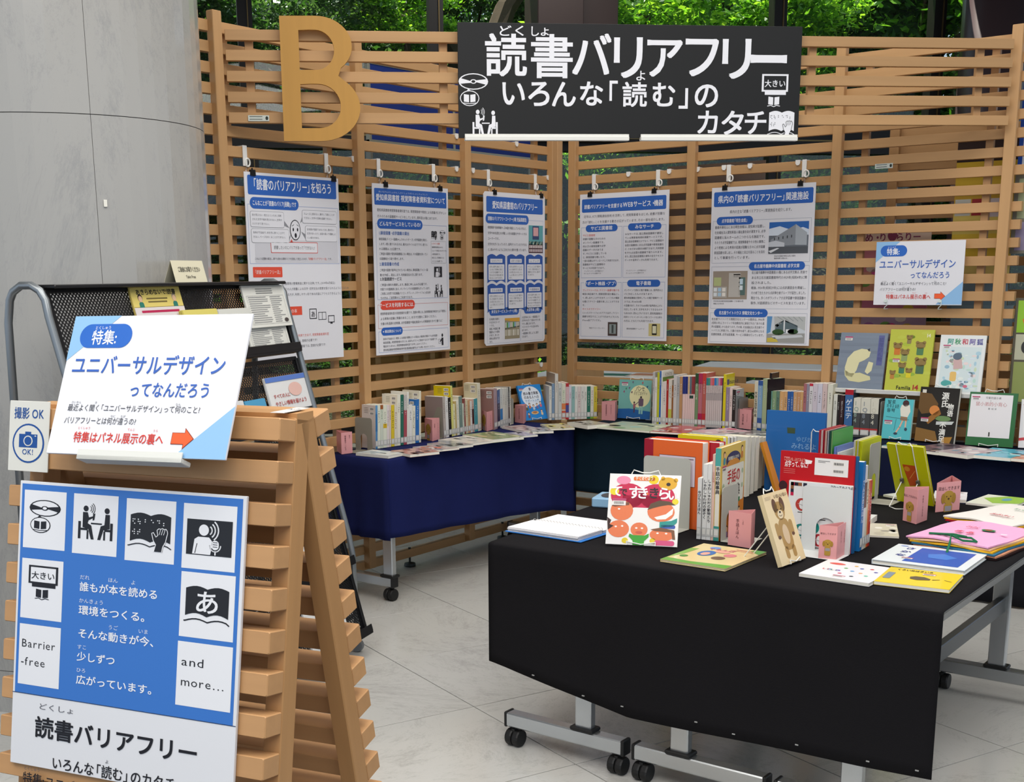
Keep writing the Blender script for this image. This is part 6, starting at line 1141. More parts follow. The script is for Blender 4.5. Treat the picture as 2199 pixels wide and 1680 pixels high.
flatbook((1869,1117),(1884,1106),(1886,1094),.02,'#dfe0dc','small white plastic box by the red spines',None)
flatbook((1897,1062),(1935,1070),(1940,1052),.008,'#dddfe0','flat white booklet left of the yellow stand book')
flatbook((2003,1070),(2075,1074),(2087,1058),.012,'#e2dde0','flat white and pink booklet behind the rightmost card sign',rink(35,['#d98aa0','#e6e0e4']))
flatbook((2074,1079),(2170,1090),(2235,1074),.008,'#dfe4d0','flat green and white picture booklet behind the white felt book',lambda k:(k.poly([(k.w*.1,k.h*.4),(k.w*.5,0),(k.w,0),(k.w,k.h*.6),(k.w*.5,k.h*.8)],'#8fba3c'),setattr(k,'l',1),k.ell(k.w*.6,k.h*.35,k.w*.1,k.h*.14,'#5a9ab0')))
flatbook((1848,1046),(1861,1046),(1868,1038),.006,'#e0a040','small orange-edged card behind the tall bookend') if False else None
# felt cloth books
def felt(NL,NR,FRc,cols,label,ink,lace=None,th=.006):
    a,b_,c=[at(*p,2,ZT+len(cols)*th) for p in (NL,NR,FRc)]; X=(b_-a); w=X.length; X.normalize(); Y=V((-X.y,X.x,0)); h=abs((c-b_).dot(Y)); M=Fr((a.x,a.y,ZT),X,Y,(0,0,1)); t=thing('felt_book',M,label,'cloth book'); random.seed(9)
    for i,col in enumerate(cols):
        b=MB(); o=(len(cols)-1-i); top=[];n=12; off=.006*o; P=[];Q=[]
        for r in range(7):
            row_=[];row2=[]
            for s in range(n+1):
                x=w*s/n+.004*math.sin(r*1.3+i)+off*.8; y=h*r/6+.003*math.sin(s*1.1+i*2)-off*.3; z=th*i+.002*math.sin(s*.7+r+i)*(i/len(cols))+ (.006*math.sin(s/n*3.1)*(i/len(cols)))
                row_.append((x,y,z+th*.8)); row2.append((x,y,z))
            P.append(row_);Q.append(row2)
        b.grid(P); b.grid(Q); 
        R,Cn=7,n+1; per=[(0,s) for s in range(n)]+[(r,n) for r in range(6)]+[(6,s) for s in range(n,0,-1)]+[(r,0) for r in range(6,0,-1)]; N=R*Cn; ids=[r*Cn+s for r,s in per]
        b.add([],[]); 
        for q in range(len(ids)): p0_,p1_=ids[q],ids[(q+1)%len(ids)]; b.f.append((p0_,p1_,p1_+N,p0_+N)); b.m.append(0)
        obj('felt_page',b,t,mt=mat(col,.95,spec=.05,bump=.5,bscale=500),smooth=False,label={'#':''}.get(col[0]) or None)
    k=Ink(h); k.rough=.9; k.w=w;k.h=h; k.lift=th*len(cols)+.0085; k.L=.0004; ink(k); obj('applique',k,t)
    if lace:
        b=MB(); z=th*len(cols)+.008; b.tube([(w*.2,h*.1,z),(w*.35,h*.16,z),(w*.5,h*.08,z+.004),(w*.7,h*.13,z+.002),(w*.82,h*.04,z),(w*.68,h*.0,z),(w*.5,h*.06,z+.006),(w*.56,-h*.06,z*.7),(w*.60,-h*.16,z*.4),(w*.62,-h*.2,.004)],.0035,6); b.tube([(w*.28,h*.13,z),(w*.5,h*.1,z+.008),(w*.66,h*.1,z+.006)],.0032,6); obj('lace',b,t,mt=mat('#1f6a44',.9))
felt((1949,1149),(2126,1176),(2158,1130),['#2a1c1c','#c98a6a','#3a7090','#d9a52c','#e0b890','#e4a6c8'],'pink felt cloth book tied with green lace',lambda k:(k.text('まる',k.w*.34,k.h*.66,.034,'#c0243c',2),k.text('さんかく',k.w*.34,k.h*.4,.03,'#c0243c',2,fit=k.w*.16),k.ell(k.w*.64,k.h*.42,.022,.016,'#2f7a4a'),setattr(k,'l',1),k.ell(k.w*.64,k.h*.42,.012,.009,'#9a4030'),k.rect(k.w*.84,k.h*.5,.02,.01,'#e6dce0')),lace=True)
felt((2026,1106),(2168,1132),(2232,1092),['#c98a6a','#3a7090','#a01c2c','#d9a52c','#dedad4'],'white felt cloth book with green and red lettering',lambda k:(k.text('ちいさい',k.w*.38,k.h*.34,.026,'#1f8a5a',2,fit=k.w*.26),k.text('おおきい',k.w*.40,k.h*.72,.034,'#b8203a',2,fit=k.w*.34)))
# open spiral notebook
a,b_,c=[at(*p,2,ZT) for p in ((1088,1142),(1243,1165),(1305,1128))]; X=(b_-a); w_=X.length; X.normalize(); Y=V((-X.y,X.x,0)); NBM=Fr(a,X,Y,(0,0,1)); hh=.30
NB=thing('spiral_notebook',NBM,'open white spiral-bound notebook on a blue cover, left on the black cloth','notebook'); b=MB(); b.bbox((-.004,-.004,0),(w_+.01,hh+.004,.003),.001); obj('cover',b,NB,mt=mat('#2a78c9',.5))
for y0_,y1_,n_ in ((0,hh*.5-.006,9),(hh*.5+.006,hh,6)):
    b=MB()
    for i in range(n_): b.box((.004+.0006*math.sin(i*2.1),y0_+.002*math.sin(i),.0034+i*.0016),(w_-.004+.001*math.sin(i*3),y1_,.0044+i*.0016))
    obj('page_stack',b,NB,mt=mat('#e9e8ea',.8),kind='stuff')
b=MB()
for i in range(22):
    x=.008+i*(w_-.02)/21; b.tube([(x,hh*.5+.010*math.cos(q),.012+.009*math.sin(q)) for q in [2*math.pi*j/10 for j in range(10)]],.0009,4,True)
obj('spiral_binding',b,NB,mt=mat('#c9c6c0',.3,.5),kind='stuff')
a=at(1275,1090,2,ZT); b=MB(); b.bbox((0,0,0),(.10,.14,.035),.004); bo=obj('kit_box',b,M=Fr((a.x-.01,a.y,ZT),(.96,.28,0),(-.28,.96,0)),mt=mat('#8fb8d6',.35),label='small pale blue kit box behind the spiral notebook',cat='box'); b=MB(); b.prism(ellp(.055,.07,.035,.05),.035,.037); obj('lid_print',b,bo,mt=mat('#22242a',.2))
# ---------------- A-frame slatted stand at the front left
al=math.radians(-75.66); AN=V((math.cos(al),math.sin(al),0)); AE=V((-math.sin(al),math.cos(al),0)); AO=V((2.462,-4.675,1.277)); tf,tr_=.172,.207; AW=.686; PT=.085
def leaf_frame(o,n,e,tau): Y=V((0,0,math.cos(tau)))-n*math.sin(tau); return Fr(o,e,Y,e.cross(Y))
LF=leaf_frame(AO-AE*AW,AN,AE,tf); LR=leaf_frame(AO-AN*.189,-AN,-AE,tr_)
AF=thing('a_frame_stand',V((2.1,-4.6,0)),'light wood slatted A-frame stand carrying the signs at the front left','stand')
AI=AF.matrix_world.inverted(); WA=wood('#bf9264',axis='X'); WAY=wood('#b78a5a',axis='Y')
for Mx in (LF,LR):
    sm=MB(); sm.bbox((0,-.046,-.060),(AW,0,0),.0022); sme=sm.mesh('slat'); sme.materials.append(WA)
    for k_ in range(15): obj('slat',sme,AF,M=AI@Mx@Matrix.Translation((0,-k_*PT,0)))
    for x in (0.0,AW-.042):
        b=MB(); b.bbox((x,-1.285,-.115),(x+.042,.004,-.0605),.003); obj('post',b,AF,mt=WAY,M=AI@Mx)
b=MB(); tp=[AI@(AO+AE*0+V((0,0,.001))-AN*.062),AI@(AO-AN*.127+V((0,0,.001)))]
b.obox(AI@(AO-AE*AW-AN*.0625+V((0,0,-.02))),AE*AW,-AN*.063,V((0,0,.021))); obj('top_cap',b,AF,mt=WAY)
lb=MB(); q=AI@(at(612,884,2,1.281)-AE*.0+V((0,0,.0))); lb.obox(q-AE*.016-AN*-.03,AE*.032,-AN*.10,V((0,0,.001))); lo=obj('tape_label',lb,AF,mt=mat('#d9d9d6',.4)); 
kk=Ink(.03,flip=True); kk.text('A-7',.004,.022,.016,'#26262a',1); obj('print',kk,lo,M=Fr(q-AE*.016+V((0,0,.001))-AN*.02,AE,-AN,(0,0,1)))
# big blue and white poster board on the front leaf
x0,y0=inv(LF,52,1036); x1,y1=inv(LF,537,1062); BM2=LF@Matrix.Translation((x0,0,.004)); BWd=x1-x0; BH=.62; yt=(y0+y1)/2
BM2=LF@Matrix.Translation((x0,yt-BH,.003)); rot=math.atan2(y1-y0,x1-x0); 
PB=thing('poster_board',BM2,'large blue and white poster board with icon cards leaning on the A-frame stand','poster'); b=MB(); b.bbox((0,0,0),(BWd,BH,.008),.001); obj('board',b,PB,mt=mat('#e2e2e4',.35,coat=.15))
k=Ink(BH); k.lift=.0085; k.rough=.35; S0=BWd/460; SY=(yt-inv(LF,38,1484)[1])/459*1.0; k.P=lambda x,y:(x*S0,BH-y*SY,k.lift+k.l*k.L)
WHI='#e9e9eb'; BL2='#3a75c4'; INK='#1c1b20'
k.rect(5,6,449,452,BL2); k.l=1; k.rect(0,458,460,1.6,'#2a3f66'); k.l=1
cards={1:(11,19,91,124),2:(118,19,93,126),3:(228,21,99,128),4:(342,22,102,131),5:(11,166,90,129),6:(11,308,90,131),7:(343,160,104,132),8:(342,302,106,131)}
for c_ in cards.values(): k.rect(c_[0],c_[1],c_[2],c_[3],WHI)
k.l=2; icon_cd(k,20,36,.74,INK,WHI); icon_read(k,128,40,.76,INK,WHI); icon_braille(k,234,38,.88,'#202024',WHI); icon_talk(k,350,44,.87,'#202024',WHI); icon_mon(k,19,178,.78,INK,WHI); icon_a(k,350,176,.9,'#202024',WHI)
k.l=2; k.text('Barrier',16,358,25,INK,0,fit=76); k.text('-free',16,397,25,INK,0,fit=55); k.text('and',350,351,25,INK,0,fit=46); k.text('more…',350,392,25,INK,0,fit=86)
for i,(t_,rb) in enumerate((('誰もが本を読める',[('だれ',137),('ほん',196),('よ',243)]),('環境をつくる。',[('かんきょう',137)]),('そんな動きが今、',[('うご',200),('いま',262)]),('少しずつ',[('すこ',137)]),('広がっています。',[('ひろ',137)]))):
    k.text(t_,137,222+49.3*i,21,'#f0f0f2',1,fit=20.3*len(t_)); 
    for r_,x in rb: k.text(r_,x,222+49.3*i-24,10.5,'#dfe6f2',0)
k.text('読書バリアフリー',52,545,48,INK,2,fit=340); k.text('どくしょ',58,487,15,'#5a5a62',0,fit=80)
k.text('いろんな「読む」のカタチ',92,609,29,INK,1,fit=258); k.text('よ',205,579,9,'#5a5a62'); k.text('特集:ユニバーサルデザインってなんだろう',30,652,27,INK,1,fit=420); k.text('とくしゅう',32,624,9,'#5a5a62',0,fit=36)
obj('print',k,PB)
# tilted feature board resting on the stand
n_=V((LF[0][2],LF[1][2],LF[2][2])); DF=.062; P0=LF@V((0,-PT+.006,DF))
BLw=atp(103,975,P0,n_); BRw=atp(487,990,P0,n_); X=(BRw-BLw); wF=X.length; X.normalize(); nh=X.cross(V((0,0,1))); best=None
for q_ in range(5,80):
    l=math.radians(q_); Y=V((0,0,1))*math.cos(l)-nh*math.sin(l); Y=(Y-X*Y.dot(X)).normalized()
    for h_ in [.25+.005*j for j in range(35)]:
        e=0
        for PP,b0 in (((172,678),BLw),((543,680),BRw)): x,y=proj(b0+Y*h_); e+=(x-PP[0])**2+(y-PP[1])**2
        if best is None or e<best[0]: best=(e,l,h_,Y)
_,lT,hF,YF=best; 
FM2=Fr(BLw,X,YF,X.cross(YF)); FB_=thing('feature_board',FM2,'large tilted white board on universal design resting on top of the A-frame','sign'); b=MB(); b.bbox((0,0,0),(wF,hF,.006),.001); obj('board',b,FB_,mt=mat('#e6e6ea',.35,coat=.15))
k=Ink(hF); k.lift=.0065; k.rough=.35; u_=wF/.42; sy=hF/(.297*u_); k.P=lambda x,y:(x,hF-y*sy,k.lift+k.l*k.L); feature(k,wF); obj('print',k,FB_)
sa,sb=inv(FM2,174,982)[0],inv(FM2,398,990)[0]; b=MB(); b.bbox((sa,-.012,-.02),(sb,-.002,.014),.0015); b.bbox((sa,-.012,.010),(sb,.010,.014),.001); obj('ledge',b,FB_,mt=mat('#dcdcd4',.4),label='white plastic ledge')
b=MB()
for x in (wF*.3,wF*.7): b.box((x-.01,.02,-.03),(x+.01,.10,0))
obj('back_bracket',b,FB_,mt=mat('#d0d0ca',.5),kind='stuff')
# photography ok card
OM=LF@Matrix.Translation((0,0,.004)); a=inv(OM,18,1010); c=inv(OM,103,1012); top=inv(OM,22,860)[1]; wO=c[0]-a[0]; hO=top-a[1]
OM2=LF@Matrix.Translation((a[0],a[1],.003)); OK_=thing('photo_ok_card',OM2,'small white card with a blue camera, at the left end of the A-frame','sign'); b=MB(); b.bbox((0,0,0),(wO,hO,.003),.0008); obj('card',b,OK_,mt=mat('#dedcd2',.45))
k=Ink(hO); k.lift=.0035; B4='#1f4f94'; k.text('撮影 OK',wO*.5,hO*.24,wO*.24,B4,1,'c',fit=wO*.76); k.ell(wO*.5,hO*.6,wO*.40,hO*.28,B4,32); k.l=1; k.ell(wO*.5,hO*.6,wO*.36,hO*.255,'#dedcd2',32); k.l=2
k.rect(wO*.27,hO*.47,wO*.46,hO*.19,B4); k.rect(wO*.42,hO*.435,wO*.15,hO*.04,B4); k.l=3; k.ell(wO*.5,hO*.565,wO*.115,hO*.075,'#dedcd2'); k.l=4; k.ell(wO*.5,hO*.565,wO*.09,hO*.06,B4); k.l=3; k.rect(wO*.66,hO*.485,wO*.04,hO*.015,'#dedcd2'); k.l=2; k.text('OK!',wO*.5,hO*.76,wO*.15,B4,1,'c'); obj('print',k,OK_)
# ---------------- leaflet rack behind it
RX=V((-.28,.96,0)).normalized(); RN=RX.cross(V((0,0,1))); RWd=1.417; RQ=V((.815,-2.727,0)); RM=Fr(RQ-RX*RWd,RX,(0,0,1),RN)
RK=thing('leaflet_rack',RM,'grey tube leaflet rack with black punched steel trays behind the A-frame','rack'); GT=mat('#8d9295',.35,.7)
side=[(0,.06,-.01),(0,.42,-.02),(0,.50,-.035),(0,1.44,-.285)]+[(0,1.47+.065*math.sin(q),-.36+.07*math.cos(q)) for q in (.3,.8,1.3,1.85,2.4,2.85)]+[(0,1.42,-.44),(0,.06,-.47)]
for x in (0,RWd):
    b=MB(); b.tube([(x,y,z) for _,y,z in side],.0125,10); obj('side_frame',b,RK,mt=GT,smooth=True)
    for z in (-.01,-.47):
        b=MB(); b.lathe([(.012,-.012),(.026,-.011),(.028,0),(.026,.011),(.012,.012)],(x,.028,z),16,0); b.box((x-.006,.03,z-.008),(x+.006,.066,z+.008)); obj('caster',b,RK,mt=mat('#77797b',.4))
b=MB(); b.tube([(0,.16,-.015),(RWd,.16,-.015)],.010,8); obj('cross_bar',b,RK,mt=GT); b=MB(); b.tube([(0,.30,-.46),(RWd,.30,-.46)],.010,8); obj('cross_bar',b,RK,mt=GT)
PM=perf_mat('#141416',.0115); BKm=mat('#121214',.4); TR=[]
lt=math.radians(15)
for i in range(5):
    yb=1.255-.29*i; zb=-.285+.255*(1.50-yb)*.96-.02; TM=Fr((0,yb,zb),(1,0,0),(0,math.cos(lt),-math.sin(lt)),V((1,0,0)).cross(V((0,math.cos(lt),-math.sin(lt))))); TR.append(TM)
    b=MB(); b.box((.03,0,-.0006),(RWd-.03,.275,.0006)); tro=obj('tray_back',b,RK,mt=PM,M=TM)
    b=MB(); b.bbox((.015,.262,-.012),(RWd-.015,.278,.006),.002); b.bbox((.015,-.008,-.01),(RWd-.015,.012,.035),.002); b.bbox((.015,.0,.030),(RWd-.015,.030,.036),.001)
    for x in (.015,RWd-.03): b.bbox((x,0,-.012),(x+.018,.27,.010),.002)
    obj('tray_rim',b,tro,mt=BKm)
for i in range(5):
    b=MB(); b.bbox((-.01,1.30-.29*i-.01,-.30+.245*(.29*i)),(RWd+.01,1.30-.29*i+.0,-.29+.245*.29*i),.002) 
def leaflet(ti,pxl,pxr,pyt,pyb,n,cols,label,ink=None,group=None,zo=.004):
    TMw=RM@TR[ti]; M2=TMw@Matrix.Translation((0,0,zo)); xa,yt_=inv(M2,pxl,pyt); xb,_=inv(M2,pxr,pyt); yb_=inv(M2,(pxl+pxr)/2,pyb)[1]; w=xb-xa;h=yt_-yb_
    t=thing('leaflet_stack',M2@Matrix.Translation((xa,yb_,0)),label,'leaflets',group); b=MB(); 
    for j in range(n): b.mats=[mat(cols[0],.6)]; b.box((.0015*math.sin(j*2),.001*math.cos(j*3),.0022*j),(w-.0015*math.cos(j),h+.0012*math.sin(j*1.7),.0022*j+.0016))
    obj('sheets',b,t,kind='stuff'); k=Ink(h); k.w=w;k.h=h; k.lift=.0022*n+.001; 
    if ink: ink(k); obj('print',k,t)
    return t
def ink_aki(k): w,h=k.w,k.h; k.rect(0,0,w,h*.66,'#e2cd72'); k.l=1; k.text('あきらめないで!読書',w*.5,h*.24,h*.2,'#26241e',2,'c',fit=w*.8); k.rect(w*.28,h*.36,w*.42,h*.05,'#7a6a3a'); k.rect(w*.3,h*.47,w*.38,h*.05,'#7a6a3a'); figure(k,w*.16,h*.36,w*.09,'#2a2020','#e8c09a','#2f7a6a'); figure(k,w*.84,h*.36,w*.09,'#9a9080','#e8c09a','#2f7a6a'); k.l=3; k.rect(0,h*.68,w,h*.32,'#dcd2d0'); k.l=4; k.rr(w*.12,h*.78,w*.76,h*.08,.003,'#b72450')
leaflet(0,272,380,619,682,3,['#e2cd72'],'yellow leaflets with two small figures, in the top rack tray',ink_aki)
def form(k):
    w,h=k.w,k.h; k.l=0; 
    for i in range(3): k.rect(w*.3,h*(.08+.05*i),w*.4,h*.02,'#8a8a88')
    k.l=1; random.seed(5)
    for i in range(13): k.rect(w*.08,h*(.28+.05*i),w*random.uniform(.3,.5),h*.012,'#77777a'); k.rect(w*.6,h*(.28+.05*i),w*random.uniform(.15,.3),h*.012,'#77777a')
    k.frame(w*.05,h*.25,w*.9,h*.68,.001,'#9a9a98'); k.ell(w*.88,h*.86,w*.05,h*.05,'#4a4240'); 
leaflet(0,521,607,692,766,4,['#dcdbd2'],'cream printed forms, lower sheets in the top rack tray',form,None,.003)
leaflet(0,513,602,615,704,4,['#dcdbd2'],'cream printed forms, upper sheets in the top rack tray',form,None,.016)
leaflet(0,383,458,669,690,8,['#d6c96a'],'yellow paper pack seen above the tilted board',None,None,.02)
leaflet(0,459,528,667,690,8,['#cfcfc6'],'pale grey paper pack beside the yellow pack',None,None,.02)
def ink_all(k): w,h=k.w,k.h; k.rect(0,0,w,h*.14,'#5a7ac0'); k.l=1; k.ell(w*.68,h*.42,w*.17,h*.2,'#e2b8ac'); k.l=2; k.text('すべての人に',w*.1,h*.6,h*.13,'#b03a34',1,fit=w*.42); k.text('やさしい情報を届けよう',w*.1,h*.82,h*.14,'#b03a34',1,fit=w*.8)
leaflet(1,562,650,815,885,5,['#dedddb'],'white leaflets with a pink disc, in the second rack tray',ink_all,None,.004)
leaflet(1,521,566,864,900,4,['#4f9ac0'],'blue leaflets partly hidden by the A-frame top rail',rink(2,['#8fc6dc','#3a86b0']) if False else None,None,.006)
leaflet(1,480,519,868,900,4,['#d6d6d4'],'white leaflets beside the blue ones, second rack tray',None,None,.006)
for ti,(a_,b2,lab) in zip((2,3,4),((.9,1.12,'white leaflets in the third rack tray'),(1.0,1.25,'white leaflets in the fourth rack tray'),(.95,1.25,'white leaflets in the lowest rack tray'))):
    t=thing('leaflet_stack',RM@TR[ti]@Matrix.Translation((a_,.012,.004)),lab,'leaflets'); b=MB()
    for j in range(4): b.box((0,0,.002*j),(b2-a_,.22,.002*j+.0016))
    obj('sheets',b,t,mt=mat('#d9d9d8',.6),kind='stuff')
a=RM@V((0,1.54,-.36)); xa=inv(Fr(RM@V((0,1.536,-.30)),RX,(0,0,1),RN),367,590)[0]; xb=inv(Fr(RM@V((0,1.536,-.30)),RX,(0,0,1),RN),435,590)[0]
TM=thing('tent_card',RM@Matrix.Translation((xa,1.535,-.30)),'cream folded take-free card on top of the leaflet rack','card sign'); w=xb-xa; b=MB(); b.add([(0,0,.02),(w,0,.02),(w,.075,0),(0,.075,0),(0,0,-.03),(w,0,-.03)],[(0,1,2,3),(3,2,5,4)]); o_=obj('card',b,TM,mt=mat('#d6cfb4',.7)); md=o_.modifiers.new('t','SOLIDIFY'); md.thickness=.001
k=Ink(.075); k.text('ご自由にお取りください',w*.5,.036,.02,'#3a3a34',1,'c',fit=w*.7); k.text('Take Free',w*.5,.060,.014,'#3a3a34',1,'c',fit=w*.3); obj('print',k,TM,M=Fr((0,0,.0215),(1,0,0),V((0,.075,-.02)).normalized()))
b=MB(); b.bbox((.02,1.522,-.40),(RWd-.02,1.534,-.27),.003); obj('top_plate',b,RK,mt=BKm)
# small lens-like white tag on the column
p=V((.065,-3.514,0))+ (V((math.cos(math.radians(-14)),math.sin(math.radians(-14)),0))*.561); 
dd=ray(226,437); t0=((V((.065,-3.514,0))-CAM).dot(V((dd.x,dd.y,0)))/(dd.x**2+dd.y**2)); oc=CAM-V((.065,-3.514,0)); A_=dd.x**2+dd.y**2; B_=oc.x*dd.x+oc.y*dd.y; C_=oc.x**2+oc.y**2-.559**2; tt_=(-B_-math.sqrt(B_*B_-A_*C_))/A_; hp=CAM+dd*tt_; nn=(hp-V((.065,-3.514,hp.z))).normalized()
b=MB(); b.bbox((-.006,-.012,0),(.006,.012,.004),.001); obj('wall_tag',b,M=Fr(hp,V((0,0,1)).cross(nn),(0,0,1),nn),mt=mat('#e3e0d4',.4),label='tiny cream plastic tag stuck on the marble column',cat='tag')
# small white tapes on slats
for (px_,py_,s,lab) in ((548,254,'H','small white maker plate on the header beside the wooden letter'),(1912,357,'R','small white maker plate on the right end panel slat')):
    M=Fr(atp(px_,py_,HM.translation+HN*.002,HN),HD,(0,0,1),HN) if s=='H' else Fr(at(px_-20,py_,1,.02),(1,0,0),(0,0,1),(0,-1,0)); t=thing('maker_plate',M,lab,'label'); b=MB(); b.box((-.03,-.012,0),(.06,.012,.002)); obj('plate',b,t,mt=mat('#c9cfc6',.5)); k=Ink(0); k.lift=.0025; k.rect(-.024,-.008,.055,.003,'#5a605a'); k.rect(-.024,.003,.055,.003,'#5a605a'); k.ell(.05,.0,.006,.008,'#26302a'); obj('print',k,t)
# ---------------- things behind the lattice
def behind_poster(name,M,w,h,col,label,ink=None,cat='poster'):
    t=thing(name,M,label,cat); b=MB(); b.box((0,0,0),(w,h,.004)); obj('sheet',b,t,mt=mat(col,.6)); 
    if ink: k=Ink(h); k.w=w;k.h=h; k.lift=.0045; ink(k); obj('print',k,t)
behind_poster('poster',Fr((.66,.11,1.50),(1,0,0),(0,0,1),(0,-1,0)),.60,.64,'#a99c90','beige back of a board hung behind the lattice between two posters')
bp=Fr((.02+1.70,.345,0),(.985,.174,0),(0,0,1),(.174,-.985,0))
def ink_pink(k): 
    w,h=k.w,k.h; 
    for i,(y,c) in enumerate(((0,'#e6cdb9'),(.2,'#d98a9a'),(.4,'#e0a590'),(.6,'#c97a9a'),(.8,'#b9a0c0'))): k.rect(0,h*y,w,h*.2,c)
    k.l=1; k.text('め・り♥らりー',w*.06,h*.13,.05,'#8a3a5a',2,fit=w*.8); random.seed(2)
    for i in range(16): k.ell(w*random.random(),h*random.uniform(.25,.95),w*.08,h*.03,random.choice(['#e05aa0','#7ab05a','#d9c04a','#a06ab0','#e6dcd6']),10)
behind_poster('poster',bp@Matrix.Translation((0,1.18,.0)),.36,.60,'#e6cdb9','pink and purple poster seen through the right end lattice',ink_pink)
def ink_yw(k):
    w,h=k.w,k.h; k.rect(0,0,w,h*.14,'#3a2a26'); k.l=1; k.text('お米事情',w*.16,h*.12,w*.17,'#e0dcd0',2); k.l=0
    for i,c in enumerate(('#e8c43a','#d9b23c','#e6cf6a','#e0bf3a','#e9d27c')): k.rect(0,h*(.14+.13*i),w,h*.13,c)
    k.l=1; k.rect(w*.3,h*.34,w*.2,h*.09,'#b0343a'); k.rect(w*.56,h*.34,w*.36,h*.1,'#d9cfd6'); k.rect(0,h*.8,w,h*.2,'#7f99a8'); k.rect(w*.02,h*.34,w*.26,h*.09,'#d9dcd2')
b2_=Fr((at(2045,500,1,.26).x,.26,1.30),(.96,.05,0),(0,0,1),(.05,-.96,0)); behind_poster('poster',b2_,.30,.90,'#e0c45a','yellow poster with a dark title band seen through the right end lattice',ink_yw)
behind_poster('poster',Fr((at(2038,735,1,.2).x,.20,1.20),(1,0,0),(0,0,1),(0,-1,0)),.30,.17,'#8aa4b0','grey-blue card seen through the lattice below the yellow poster')
def ink_bluef(k): k.rect(.02,.02,k.w,k.h-.04,'#d9dce2')
behind_poster('poster',Fr((at(2184,372,1,.12).x,.12,at(2184,372,1,.12).z),(1,0,0),(0,0,1),(0,-1,0)),.42,.42,'#2450b0','blue-bordered white poster cut by the right edge of the picture',ink_bluef)
def ink_gb(k): w,h=k.w,k.h; k.rect(.012,.012,w-.024,h*.3,'#8fbf3a'); k.l=1; k.line([(w*.1,h*.22),(w*.5,h*.08)],.03,'#d9742c'); k.rect(.012,h*.34,w-.024,h*.24,'#b9b9a0'); k.rect(.012,h*.6,w-.024,h*.38,'#8f9a5a'); k.l=2; k.ell(w*.12,h*.46,.02,.03,'#3a3a3a'); k.ell(w*.25,h*.8,.05,.08,'#8a6a8a')
g=at(2163,890,1,.06); behind_poster('poster',Fr((g.x,.06,.90),(1,0,0),(0,0,1),(0,-1,0)),.5,at(2172,640,1,.06).z-.90,'#5a5648','green and yellow framed board at the right edge of the picture',ink_gb)
g=at(2170,520,1,.1); behind_poster('poster',Fr((g.x,.10,1.62),(1,0,0),(0,0,1),(0,-1,0)),.4,.37,'#7a7668','grey framed board above the green one at the right edge',lambda k:(k.rect(.02,.02,k.w,k.h*.5,'#a9b08a'),k.rect(.02,k.h*.6,k.w,k.h*.36,'#8f84a0')))
# blue felt partition hung high behind the left wall
bx0=at(790,306,0,-.75).y; bx1=at(1143,340,0,-.75).y; bz=at(790,306,0,-.75).z; bt=at(860,150,0,-.75).z
BP=thing('blue_partition',Fr((-.75,bx0,bz),(0,1,0),(0,0,1),(1,0,0)),'dark blue felt partition on grey poles, high behind the left lattice wall','partition'); Lp=bx1-bx0
b=MB(); b.box((.02,.015,-.01),(Lp-.02,bt-bz,.01)); obj('felt',b,BP,mt=mat('#142a6e',.9,bump=.3)); b=MB(); b.bbox((0,0,-.014),(Lp,.018,.014),.002); b.bbox((0,bt-bz,-.014),(Lp,bt-bz+.018,.014),.002)
for x in (0,Lp*.47,Lp-.02): b.bbox((x,0,-.015),(x+.02,bt-bz,.015),.002)
obj('frame',b,BP,mt=mat('#8f8d7c',.4,.5))
for x in (0,Lp-.02): b=MB(); b.bbox((x,-bz+.02,-.02),(x+.02,0,.02),.002); b.bbox((x-.01,-bz,-.25),(x+.03,-bz+.02,.25),.003); obj('pole',b,BP,mt=mat('#77776c',.4,.6))
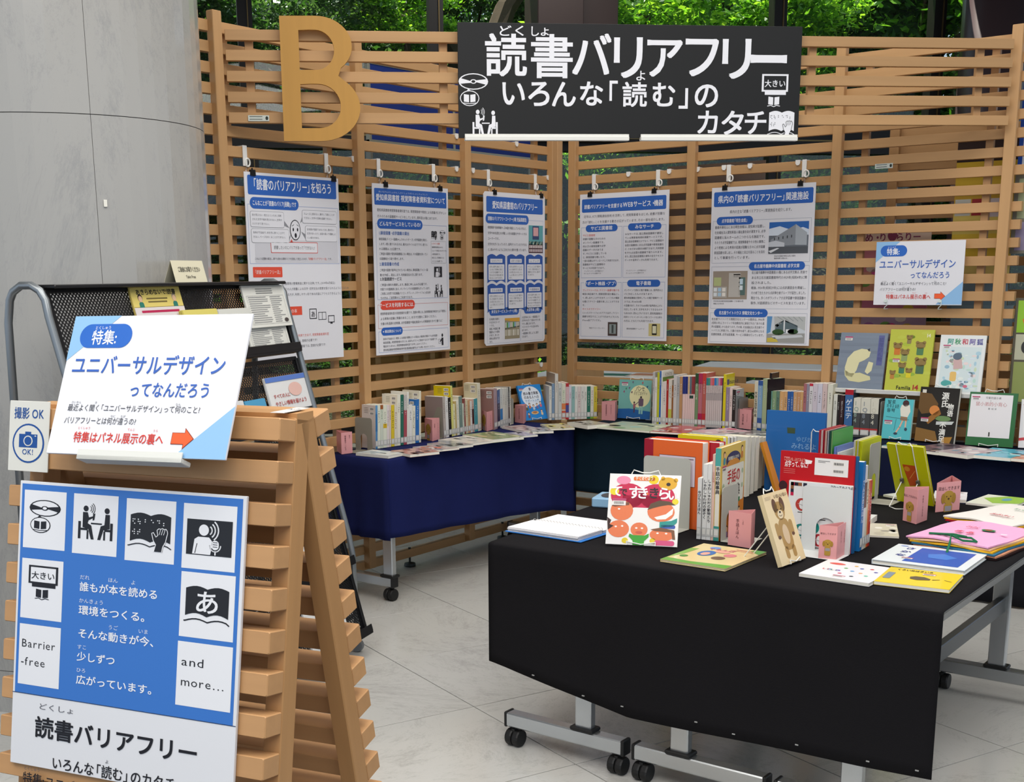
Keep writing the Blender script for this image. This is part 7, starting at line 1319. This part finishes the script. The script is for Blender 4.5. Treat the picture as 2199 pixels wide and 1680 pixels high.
# white tables and wooden chairs beyond the right wall
def wtable(x,y,w,l,z,rot,label):
    M=Fr((x,y,0),(math.cos(rot),math.sin(rot),0),(-math.sin(rot),math.cos(rot),0)); t=thing('reading_table',M,label,'table','white reading tables beyond the lattice'); b=MB(); b.bbox((0,0,z-.028),(w,l,z),.004); obj('tabletop',b,t,mt=mat('#e9ecef',.25))
    for a,c in ((.06,.06),(w-.1,.06),(.06,l-.1),(w-.1,l-.1)): b=MB(); b.bbox((a,c,0),(a+.04,c+.04,z-.028),.003); obj('leg',b,t,mt=mat('#b9bcbc',.4,.3))
wtable(-1.75,2.05,1.15,.75,.72,.25,'white table seen through the lattice left of the middle right-wall post')
wtable(-1.0,3.6,1.3,.8,.72,.25,'white table farther back by the window')
wtable(.15,1.95,1.5,.7,.72,.15,'white table behind the facilities poster panel')
for i,(x,y,c) in enumerate(((-1.2,2.3,'#2f6a60'),(-.95,2.45,'#c98a6a'),(.5,2.2,'#7ab0c0'),(.9,2.25,'#d9a04a'))): book(Fr((x,y,.732),(.97,.25,0),(-.25,.97,0)),.26,.22,.012,c,'flat picture book, %s, lying on a white table beyond the lattice'%['dark green','salmon','light blue','amber'][i],'books beyond the lattice')
def chair(x,y,rot,label):
    M=Fr((x,y,0),(math.cos(rot),math.sin(rot),0),(-math.sin(rot),math.cos(rot),0)); t=thing('wooden_chair',M,label,'chair','wooden chairs beyond the lattice'); m_=wood('#c9a070',axis='Z',name='chair_wood')
    b=MB(); b.bbox((-.2,-.2,.42),(.2,.2,.45),.006); obj('seat',b,t,mt=m_)
    for a,c,h in ((-.19,-.19,.42),(.16,-.19,.42),(-.19,.16,.86),(.16,.16,.86)): b=MB(); b.bbox((a,c,0),(a+.03,c+.03,h),.004); obj('leg',b,t,mt=m_)
    b=MB(); P=[]; b.grid([[( -.2+.4*i/8,.17+.03*math.sin(math.pi*i/8),z+.02*math.sin(math.pi*i/8)*(j)) for i in range(9)] for j,z in enumerate((.70,.86))]); o=obj('backrest',b,t,mt=m_); md=o.modifiers.new('t','SOLIDIFY'); md.thickness=.016
chair(.35,1.55,3.3,'light wooden chair behind the facilities poster, left of two'); chair(1.05,1.62,3.0,'light wooden chair behind the facilities poster, right of two'); chair(-.9,1.7,3.4,'light wooden chair beside the nearer white table beyond the lattice')
D.objects.remove(fo)
